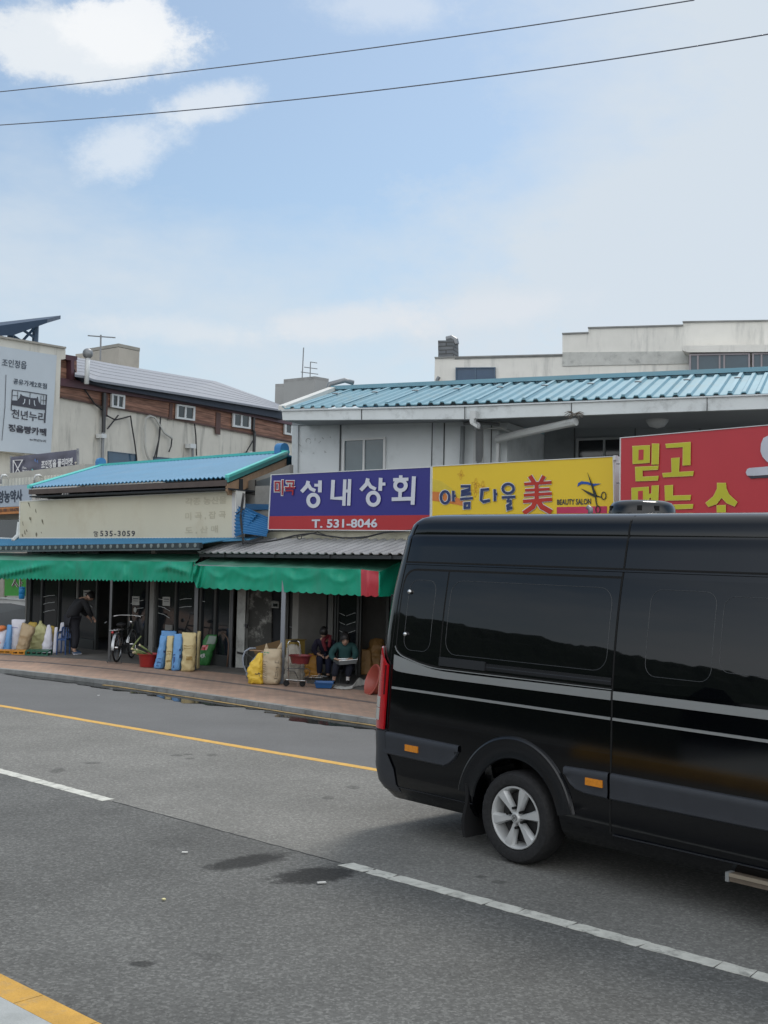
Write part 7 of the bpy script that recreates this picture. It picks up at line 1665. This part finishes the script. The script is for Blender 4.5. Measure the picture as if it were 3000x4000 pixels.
# ------------------------------------------------------------------ bicycle
def bicycle():
    p, k = yscale(456, 2589); Rw = 57*k*.985; q, _k = yscale(521, 2577)
    d = V((.10, .99, 0)).normalized(); f = Rw/.33   # heading away from the viewer to the right
    t = thing('bicycle', 'old black upright bicycle on its rear stand beside the post', 'bicycle', (p.x, p.y, PAV))
    s = V((d.y, -d.x, 0)); Z0 = PAV+.02
    def X(a, b, c=0): return V((p.x, p.y, Z0))+d*a*f+s*c*f+V((0, 0, b*f))
    M_bk = mat('bike_black', (.014, .015, .016), .35, .1, spec=.5)
    for a in (0, 1.10):
        w = bpy.data.objects.new('wheel', None); COL.objects.link(w); w.parent = t; WM[w.name] = WM[t.name]
        MB().tube([X(a+.315*math.cos(u), .33+.315*math.sin(u)) for u in [q_*math.pi/20 for q_ in range(40)]], .020*f, 8, True).build('tyre', M_black, w, smooth=True)
        MB().tube([X(a+.293*math.cos(u), .33+.293*math.sin(u)) for u in [q_*math.pi/20 for q_ in range(40)]], .010*f, 6, True).build('rim', M_chrome, w, smooth=True)
        sp = MB()
        for q_ in range(16):
            u = q_*math.pi/8; sp.tube([X(a+.02*math.cos(u), .33+.02*math.sin(u), .02*(1 if q_ % 2 else -1)), X(a+.29*math.cos(u), .33+.29*math.sin(u))], .0022*f, 4)
        sp.build('spokes', M_chrome, w)
        MB().tube([X(a, .33, -.05), X(a, .33, .05)], .025*f, 8).build('hub', M_chrome, w)
        P = []
        for q_ in range(15):
            u = R_(20+150*q_/14 if a else 10+175*q_/14); P.append([X(a+.35*math.cos(u), .33+.35*math.sin(u), -.032), X(a+.358*math.cos(u), .33+.358*math.sin(u), 0), X(a+.35*math.cos(u), .33+.35*math.sin(u), .032)])
        MB().sheet(P, s.cross(d), .003).build('mudguard', mat('guard_steel', (.40, .41, .42), .25, .05, metal=.8), t, smooth=True)
    fr = [[X(0, .33), X(.42, .30)], [X(.42, .30), X(.30, .78)], [X(.32, .68), X(.88, .74)], [X(.42, .30), X(.90, .68)], [X(0, .33, .03), X(.31, .70, .02)], [X(0, .33, -.03), X(.31, .70, -.02)], [X(.86, .86), X(.93, .62)], [X(.93, .62, .045), X(1.10, .33, .045)], [X(.93, .62, -.045), X(1.10, .33, -.045)]]
    for a in fr: MB().tube(a, .016*f, 8).build('frame_tube', M_bk, t, smooth=True)
    MB().tube([X(.84, .88), X(.82, 1.02)], .012*f, 7).build('stem', M_chrome, t)
    MB().tube([X(.66, 1.0, -.34), X(.76, 1.03, -.22), X(.83, 1.03, 0), X(.76, 1.03, .22), X(.66, 1.0, .34)], .012*f, 7).build('handlebar', M_chrome, t, smooth=True)
    for c in (-1, 1): MB().tube([X(.56, .985, c*.345), X(.68, 1.0, c*.335)], .018*f, 7).build('grip', M_black, t, smooth=True)
    MB().ball(X(.26, .84), .12*f, .15*f, .05*f).build('saddle', M_black, t, smooth=True)
    MB().tube([X(.29, .78), X(.27, .84)], .013*f, 6).build('seat_post', M_chrome, t)
    rk = MB()
    for c in (-.07, 0, .07): rk.tube([X(-.36, .74, c), X(.22, .76, c)], .006*f, 5)
    for a in (-.34, -.1, .18): rk.tube([X(a, .742, -.08), X(a, .742, .08)], .006*f, 5)
    rk.tube([X(-.2, .74, .08), X(0, .33, .06)], .006*f, 5); rk.tube([X(-.2, .74, -.08), X(0, .33, -.06)], .006*f, 5)
    rk.build('luggage_rack', M_chrome, t)
    MB().tube([X(0, .33, .09), X(-.16, -.005, .17), X(-.16, -.005, -.17), X(0, .33, -.09)], .009*f, 6).build('stand', M_dark, t, smooth=False)
    MB().lathe([(.001, -.005), (.09*f, -.005), (.09*f, .005), (.001, .005)], X(.42, .30, .05), 'X', 20).build('chainring', M_dark, t)
    MB().box(-.1*f, .52*f, -.01, .01, -.03*f, .05*f, Matrix.Translation(X(0, .32, .055))@Matrix.Rotation(math.atan2(d.y, d.x), 4, 'Z')).build('chain_case', M_bk, t)
    for c, z in ((.12, .19), (-.12, .41)): 
        MB().tube([X(.42, .30, c*.5), X(.42+(.1 if c > 0 else -.1), z, c*.8)], .009*f, 5).build('crank', M_chrome, t); MB().box(-.04*f, .04*f, -.045*f, .045*f, -.012*f, .012*f, Matrix.Translation(X(.42+(.1 if c > 0 else -.1), z, c*1.1))).build('pedal', M_black, t)
    MB().tube([X(.30, .90, -.36), X(.26, .86, -.40)], .006*f, 5).build('mirror_stalk', M_chrome, t)
    MB().ball(X(-.37, .70), .03*f, .03*f, .03*f).build('reflector', M_red, t, smooth=True)
    MB().ball(X(1.0, .86), .05*f, .05*f, .05*f).build('headlamp', M_chrome, t, smooth=True)
bicycle()
# ------------------------------------------------------------------ people
def skin(name, chains, mt, parent, sub=2):
    "chains: list of [(x,y,z,r),...]; shared points join"
    vs, es, rs, idx = [], [], [], {}
    for c in chains:
        pv_ = None
        for x, y, z, r in c:
            kk = (round(x, 4), round(y, 4), round(z, 4))
            if kk not in idx: idx[kk] = len(vs); vs.append(kk); rs.append(r)
            i = idx[kk]
            if pv_ is not None and pv_ != i: es.append((pv_, i))
            pv_ = i
    me = bpy.data.meshes.new(name); me.from_pydata(vs, es, []); o = bpy.data.objects.new('tmp', me); COL.objects.link(o)
    sk = o.modifiers.new('s', 'SKIN'); sk.use_smooth_shade = True; sk.branch_smoothing = .6
    lay = me.skin_vertices[0].data
    for i, r in enumerate(rs):
        rr = r if isinstance(r, tuple) else (r, r); lay[i].radius = rr
    # one root per connected island
    seen = set(); adj = {}
    for a, b in es: adj.setdefault(a, []).append(b); adj.setdefault(b, []).append(a)
    for i in range(len(vs)):
        if i in seen: continue
        lay[i].use_root = True; st = [i]
        while st:
            q = st.pop()
            if q in seen: continue
            seen.add(q); st += adj.get(q, [])
    ss = o.modifiers.new('d', 'SUBSURF'); ss.levels = sub; ss.render_levels = sub
    dg = bpy.context.evaluated_depsgraph_get(); m2 = bpy.data.meshes.new_from_object(o.evaluated_get(dg)); bpy.data.objects.remove(o)
    m2.materials.clear()
    for p in m2.polygons: p.use_smooth = True
    return link(name, m2, mt, parent)
M_skin = mat('skin', (.42, .26, .19), .55, .06, 8); M_hair = mat('black_hair', (.012, .010, .010), .5, .2, 30)
def hand(x, y, z, dx, dy, dz, side, curl=.5):
    "chains for a hand starting at the wrist, pointing along d"
    D = V((dx, dy, dz)).normalized(); Sd = D.cross(V((0, 0, 1))).normalized()*side; Dn = D.cross(Sd).normalized()
    if Dn.z > 0: Dn = -Dn
    w = V((x, y, z)); c = []; palm = w+D*.05
    c.append([(*w, .024), (*palm, (.036, .018))])
    for k, (off, ln) in enumerate(((-.027, .068), (-.009, .078), (.009, .072), (.026, .058))):
        b = palm+Sd*off+D*.03; m1 = b+(D*(1-curl*.5)+Dn*curl*.6).normalized()*ln*.5; m2 = m1+(D*(1-curl)+Dn*curl).normalized()*ln*.5
        c.append([(*palm, (.036, .018)), (*b, .0105), (*m1, .009), (*m2, .0075)])
    tb = w+D*.025-Sd*.03; t2 = tb+(D*.6-Sd*.5+Dn*.3).normalized()*.035; t3 = t2+(D+Dn*.4).normalized()*.028
    c.append([(*(w+D*.02), .024), (*tb, .012), (*t2, .0105), (*t3, .0085)]); return c
def head(c, yaw, pitch, s=1.0):
    "head mesh: skull, jaw, nose, ears, eyes; local facing -Y"
    M = Matrix.Translation(c)@Matrix.Rotation(yaw, 4, 'Z')@Matrix.Rotation(pitch, 4, 'X')@Matrix.Scale(s, 4)
    P = []
    n, seg = 18, 28
    for i in range(n+1):
        ph = math.pi*i/n; z = -math.cos(ph); r = max(.02, math.sin(ph)); row = []
        for q in range(seg):
            a = q*2*math.pi/seg; x, y = r*math.cos(a), r*math.sin(a)
            w = .074*(1-.20*max(0, -z)**1.3); d = .093*(1-.10*max(0, -z)) ; X_, Y_, Z_ = x*w, y*d, z*.118
            if y < 0:
                f = -y
                Y_ -= .004*f
                if abs(x) < .28: Y_ -= .020*max(0, 1-abs(z+.12)/.24)*(1-abs(x)/.28)   # nose
                if .12 < abs(x) < .62: Y_ += .010*max(0, 1-abs(z-.10)/.12)*f          # eye sockets
                Y_ -= .006*max(0, 1-abs(z+.48)/.10)*max(0, 1-abs(x)/.40)              # lips
                Y_ -= .007*max(0, 1-abs(z+.80)/.2)*max(0, 1-abs(x)/.5)                # chin
                Y_ -= .005*max(0, 1-abs(z-.24)/.08)*max(0, 1-abs(x)/.7)               # brow
            row.append(M@V((X_, Y_, Z_)))
        P.append(row)
    return P, M
def face_parts(t, M, b):
    for s_ in (-1, 1):
        MB().ball(M@V((s_*.029, -.082, .012)), .012, .006, .006, 6, 10, M=M.to_3x3().to_4x4()).build('eye', M_hair, b, smooth=True)
        MB().ball(M@V((s_*.030, -.089, .030)), .017, .004, .0035, 5, 8, M=M.to_3x3().to_4x4()).build('eyebrow', M_hair, b, smooth=True)
    MB().ball(M@V((0, -.094, -.057)), .022, .004, .005, 5, 10, M=M.to_3x3().to_4x4()).build('mouth', mat('lips', (.30, .10, .09), .5), b, smooth=True)
def hairshell(M, t, mt, back=.02, long=0, seed=0, low=-.35, name='hair', fringe=.42):
    P = []
    n, seg = 14, 36
    for i in range(n+1):
        row = []
        for q in range(seg):
            a = q*2*math.pi/seg; f = max(0, -math.sin(a))     # front
            zlow = low+(fringe-low)*f**.9
            z = 1-(1-zlow)*i/n; r = math.sqrt(max(.0004, 1-min(.999, z*z))) if z > -1 else .3
            nn = 1+.06*noise.noise(V((math.cos(a)*5, math.sin(a)*5, z*5+seed)))
            row.append(M@V((r*math.cos(a)*.084*nn, r*math.sin(a)*.102*nn+(back if math.sin(a) > 0 else 0)*abs(math.sin(a)), z*.130*nn)))
        P.append(row)
    MB().sheet(P, V((0, 0, 1)), .0005).build(name, mt, t, smooth=True) if False else MB().grid(P, False, True).build(name, mt, t, smooth=True)
def person(label, x, y, sc, rz=0, dy=0.0):
    p = gnd(x, y, PAV+.006); p.y += dy
    return thing('person', label, 'person', (p.x, p.y, PAV+.006), None, rz, sc)
# seated woman in dark teal, head bowed over a metal tray
pw_ = person('woman in dark teal jacket sitting on a low stool, sorting over a metal tray', 1345, 2664, .86)
hc = (.0, -.215, .925)
body_ch = [[(0, .02, .40, .13), (0, .01, .52, .125), (0, -.03, .68, .13), (0, -.08, .80, .10), (0, -.13, .85, .055), (0, -.18, .90, .048)],
    [(0, -.08, .80, .10), (-.17, -.06, .80, .055), (-.30, -.10, .62, .045), (-.27, -.20, .52, .038), (-.13, -.36, .50, .028)],
    [(0, -.08, .80, .10), (.17, -.06, .80, .055), (.24, -.10, .62, .045), (.20, -.22, .52, .038), (.09, -.36, .52, .028)],
    [(0, .02, .40, .13), (-.12, -.06, .38, .09), (-.17, -.34, .40, .068), (-.20, -.34, .18, .05), (-.21, -.32, .07, .035), (-.21, -.38, .035, .034), (-.21, -.44, .03, .026)],
    [(0, .02, .40, .13), (.12, -.06, .38, .09), (.11, -.36, .38, .068), (.09, -.30, .18, .05), (.08, -.28, .07, .035), (.08, -.34, .035, .034), (.08, -.40, .03, .026)]]
body_ch += hand(-.13, -.36, .50, .9, -.4, -.1, 1, .7)+hand(.09, -.36, .52, -.5, -.6, -.25, -1, .6)
bo_ = skin('body', body_ch, M_skin, pw_)
Ph, Mh = head(hc, .12, R_(26), 1.14)
def join_head(bo, P):
    me = bo.data; bm = bmesh.new(); bm.from_mesh(me); vv = [[bm.verts.new(p) for p in r] for r in P]
    n = len(P[0])
    for i in range(len(P)-1):
        for q in range(n): bm.faces.new((vv[i][q], vv[i][(q+1) % n], vv[i+1][(q+1) % n], vv[i+1][q]))
    for r in (vv[0], vv[-1]): bm.faces.new(r if r is vv[-1] else list(reversed(r)))
    bmesh.ops.recalc_face_normals(bm, faces=bm.faces); bm.to_mesh(me); bm.free()
    for p in me.polygons: p.use_smooth = True
join_head(bo_, Ph); face_parts(pw_, Mh, bo_)
hairshell(Mh@Matrix.Scale(1.13, 4), pw_, M_hair, .03, low=-.5, fringe=.42)
MB().ball(Mh@V((0, .07, .03)), .085, .07, .10).build('hair', M_hair, pw_, smooth=True)
M_teal_c = mat('teal_cloth', (.015, .062, .062), .8, .12, 6, bump=.4, bscale=18)
skin('jacket', [[(0, .02, .43, .155), (0, .01, .53, .155), (0, -.03, .68, .165), (0, -.08, .80, .14), (0, -.12, .865, .08)],
    [(0, -.08, .80, .14), (-.17, -.06, .79, .095), (-.30, -.10, .62, .075), (-.27, -.20, .53, .065), (-.20, -.29, .51, .052)],
    [(0, -.08, .80, .14), (.17, -.06, .79, .095), (.24, -.10, .62, .075), (.21, -.20, .53, .065), (.15, -.29, .52, .052)]], M_teal_c, pw_)
M_navy_c = mat('navy_cloth', (.012, .014, .026), .85, .12, 6, bump=.3, bscale=18)
skin('trousers', [[(0, .02, .40, .15), (-.12, -.06, .38, .105), (-.17, -.34, .40, .088), (-.20, -.34, .20, .072), (-.205, -.33, .14, .062)], [(0, .02, .40, .15), (.12, -.06, .38, .105), (.11, -.36, .38, .088), (.09, -.30, .20, .072), (.083, -.29, .14, .062)]], M_navy_c, pw_)
for x in (-.21, .08):
    skin('sock', [[(x, -.30-.02*(x < 0), .17, .044), (x, -.31, .07, .040), (x, -.35, .045, .038)]], mat('sock_white', (.48, .46, .45), .8), pw_)
    skin('shoe', [[(x, -.31, .045, .045), (x, -.38, .035, .042), (x, -.45, .028, .03)]], M_black, pw_)
# stool and tray belong to no one
sp2 = gnd(1345, 2664, PAV+.006)
t = thing('low_stool', 'low dark stool under the seated woman', 'stool', (sp2.x, sp2.y, PAV))
MB().lathe([(.001, 0), (.13, 0), (.14, .015), (.14, .04), (.001, .045)], (sp2.x, sp2.y+.02, PAV+.20), 'Z', 20).build('seat', M_shade, t, smooth=40)
for a in (45, 135, 225, 315): MB().tube([(sp2.x+.12*math.cos(R_(a)), sp2.y+.02+.12*math.sin(R_(a)), PAV+.006), (sp2.x+.10*math.cos(R_(a)), sp2.y+.02+.10*math.sin(R_(a)), PAV+.2)], .012, 6).build('leg', M_dark, t)
Yt = sp2.y-.33
t = thing('metal_tray', 'grey metal tray resting on the woman\'s knees', 'tray', atY(1351, 2590, Yt))
mb = MB(); fr = [(1299, 2575), (1403, 2572), (1398, 2590), (1326, 2599)]
tl_, tr_, br_, blp = atY(1299, 2574, Yt+.12), atY(1400, 2571, Yt+.16), atY(1396, 2576, Yt-.12), atY(1324, 2582, Yt-.16)
def dnz(p, h, k=.90):
    c_ = (tl_+tr_+br_+blp)/4; q = c_.lerp(p, k); return V((q.x, q.y, p.z-h))
R0 = [tl_, tr_, br_, blp]; R1_ = [dnz(p, .075) for p in R0]; R2_ = [((tl_+tr_+br_+blp)/4).lerp(p, .95) for p in R0]; R3_ = [dnz(p, .066, .86) for p in R0]
mb.grid([R1_, R0, R2_, R3_], False, True); k0 = len(mb.v); mb.f.append((0, 3, 2, 1)); mb.f.append((12, 13, 14, 15))
mb.build('tray_body', mat('tin_grey', (.24, .26, .27), .3, .1, metal=.6), t)
MB().tube([R0[0], R0[1], R0[2], R0[3]], .007, 6, True).build('rim', M_chrome, t)
gm = MB(); rnd = random.Random(4)
for k in range(70):
    c_ = R3_[0].lerp(R3_[1], rnd.uniform(.08, .92)).lerp(R3_[3].lerp(R3_[2], rnd.uniform(.08, .92)), rnd.uniform(.1, .9)); gm.ball(c_+V((0, 0, .012)), .012, .012, .008, 4, 6)
tag(gm.build('beans', mat('beans', (.10, .12, .05), .7), None), 'small heap of green beans inside the metal tray', 'beans', kind='stuff')
# companion behind her in navy with a red scarf
p2_ = person('person in navy with a red scarf bending behind the seated woman', 1262, 2652, .88, 0, .35)
hc2 = (-.02, -.26, .98)
b2_ = skin('body', [[(0, .1, .45, .12), (0, .04, .62, .12), (0, -.05, .78, .12), (0, -.14, .88, .055), (0, -.19, .94, .05)], [(0, -.05, .78, .12), (-.17, -.06, .78, .055), (-.24, -.12, .58, .043), (-.10, -.26, .50, .028)], [(0, -.05, .78, .12), (.17, -.06, .78, .055), (.24, -.12, .6, .043), (.14, -.28, .50, .028)],
    [(0, .1, .45, .12), (-.09, .02, .42, .09), (-.09, -.28, .42, .07), (-.09, -.22, .1, .045), (-.09, -.30, .03, .03)], [(0, .1, .45, .12), (.09, .02, .42, .09), (.10, -.28, .42, .07), (.10, -.22, .1, .045), (.10, -.30, .03, .03)]]+hand(-.10, -.26, .50, .8, -.5, -.2, 1, .6)+hand(.14, -.28, .50, -.6, -.6, -.2, -1, .6), M_skin, p2_)
Ph, Mh2 = head(hc2, .2, R_(45)); join_head(b2_, Ph); face_parts(p2_, Mh2, b2_); hairshell(Mh2@Matrix.Scale(1.08, 4), p2_, M_hair, .02, low=-.4, fringe=.3)
skin('jacket', [[(0, .1, .45, .15), (0, .04, .62, .15), (0, -.05, .78, .14), (0, -.13, .87, .075)], [(0, -.05, .78, .14), (-.17, -.06, .78, .08), (-.24, -.12, .58, .07), (-.14, -.24, .51, .05)], [(0, -.05, .78, .14), (.17, -.06, .78, .08), (.24, -.12, .6, .07), (.17, -.25, .51, .05)]], mat('navy_jacket', (.014, .012, .030), .85, .1, 5, bump=.3), p2_)
skin('trousers', [[(0, .1, .45, .14), (-.09, .02, .42, .10), (-.09, -.28, .42, .085), (-.09, -.22, .08, .06)], [(0, .1, .45, .14), (.09, .02, .42, .10), (.10, -.28, .42, .085), (.10, -.22, .08, .06)]], mat('dark_blue_cloth', (.014, .018, .045), .85), p2_)
skin('scarf', [[(.10, -.12, .92, .045), (.02, -.22, .88, .05), (-.03, -.26, .80, .05), (.02, -.27, .66, .04), (.04, -.26, .58, .03)], [(.10, -.12, .92, .045), (.12, -.22, .82, .04), (.10, -.25, .66, .04)]], mat('scarf_red', (.16, .018, .028), .85, .15, 8), p2_)
for x in (-.09, .10): skin('shoe', [[(x, -.22, .045, .045), (x, -.29, .04, .04), (x, -.36, .03, .03)]], M_black, p2_)
# standing person in black, bent forward into the shop
p3_ = person('person in black clothes and blue sneakers bending forward at the shop door', 288, 2556, .95, R_(128))
T_ = [(0, .08, .82, .12), (0, .07, .95, .12), (0, -.04, 1.12, .13), (0, -.16, 1.25, .12), (0, -.26, 1.30, .055), (0, -.31, 1.32, .05)]
sh_ = (0, -.16, 1.25, .12)
b3_ = skin('body', [T_, [sh_, (-.18, -.15, 1.23, .055), (-.22, -.24, 1.0, .045), (-.14, -.38, .86, .028)], [sh_, (.18, -.15, 1.23, .055), (.24, -.26, 1.0, .045), (.16, -.40, .84, .028)],
    [(0, .08, .82, .12), (-.10, .06, .78, .09), (-.12, .0, .44, .062), (-.14, .06, .09, .04), (-.14, -.03, .035, .036), (-.15, -.11, .03, .028)], [(0, .08, .82, .12), (.10, .06, .78, .09), (.12, -.06, .44, .062), (.15, -.04, .09, .04), (.15, -.13, .035, .036), (.16, -.21, .03, .028)]]
    +hand(-.14, -.38, .86, .2, -.6, -.6, 1, .5)+hand(.16, -.40, .84, -.2, -.6, -.6, -1, .5), M_skin, p3_)
Ph, Mh3 = head((0, -.37, 1.34), R_(10), R_(55)); join_head(b3_, Ph); face_parts(p3_, Mh3, b3_); hairshell(Mh3, p3_, M_hair, .015, low=-.55, fringe=.35)
M_blk = mat('black_cloth', (.010, .011, .014), .85, .1, 5, bump=.3, bscale=14)
skin('jacket', [[(0, .08, .80, .15), (0, .07, .95, .16), (0, -.04, 1.12, .17), (0, -.16, 1.25, .165), (0, -.25, 1.31, .085)], [(0, -.16, 1.25, .155), (-.18, -.15, 1.23, .085), (-.22, -.24, 1.0, .070), (-.15, -.36, .88, .045)], [(0, -.16, 1.25, .155), (.18, -.15, 1.23, .085), (.24, -.26, 1.0, .070), (.17, -.385, .865, .045)]], M_blk, p3_)
skin('trousers', [[(0, .08, .82, .148), (-.10, .06, .78, .115), (-.12, .0, .44, .09), (-.14, .06, .12, .074)], [(0, .08, .82, .148), (.10, .06, .78, .115), (.12, -.06, .44, .09), (.15, -.04, .12, .074)]], mat('black_trousers', (.009, .010, .016), .85, .1, 5, bump=.3), p3_)
M_snk = mat('sneaker_blue', (.05, .09, .16), .7)
for x, y in ((-.14, .05), (.15, -.05)):
    skin('shoe', [[(x, y+.02, .055, .045), (x, y-.08, .045, .046), (x, y-.17, .035, .036)]], M_snk, p3_)
    skin('sole', [[(x, y+.03, .018, (.048, .016)), (x, y-.08, .018, (.052, .016)), (x, y-.19, .018, (.040, .016))]], M_sackw, p3_)
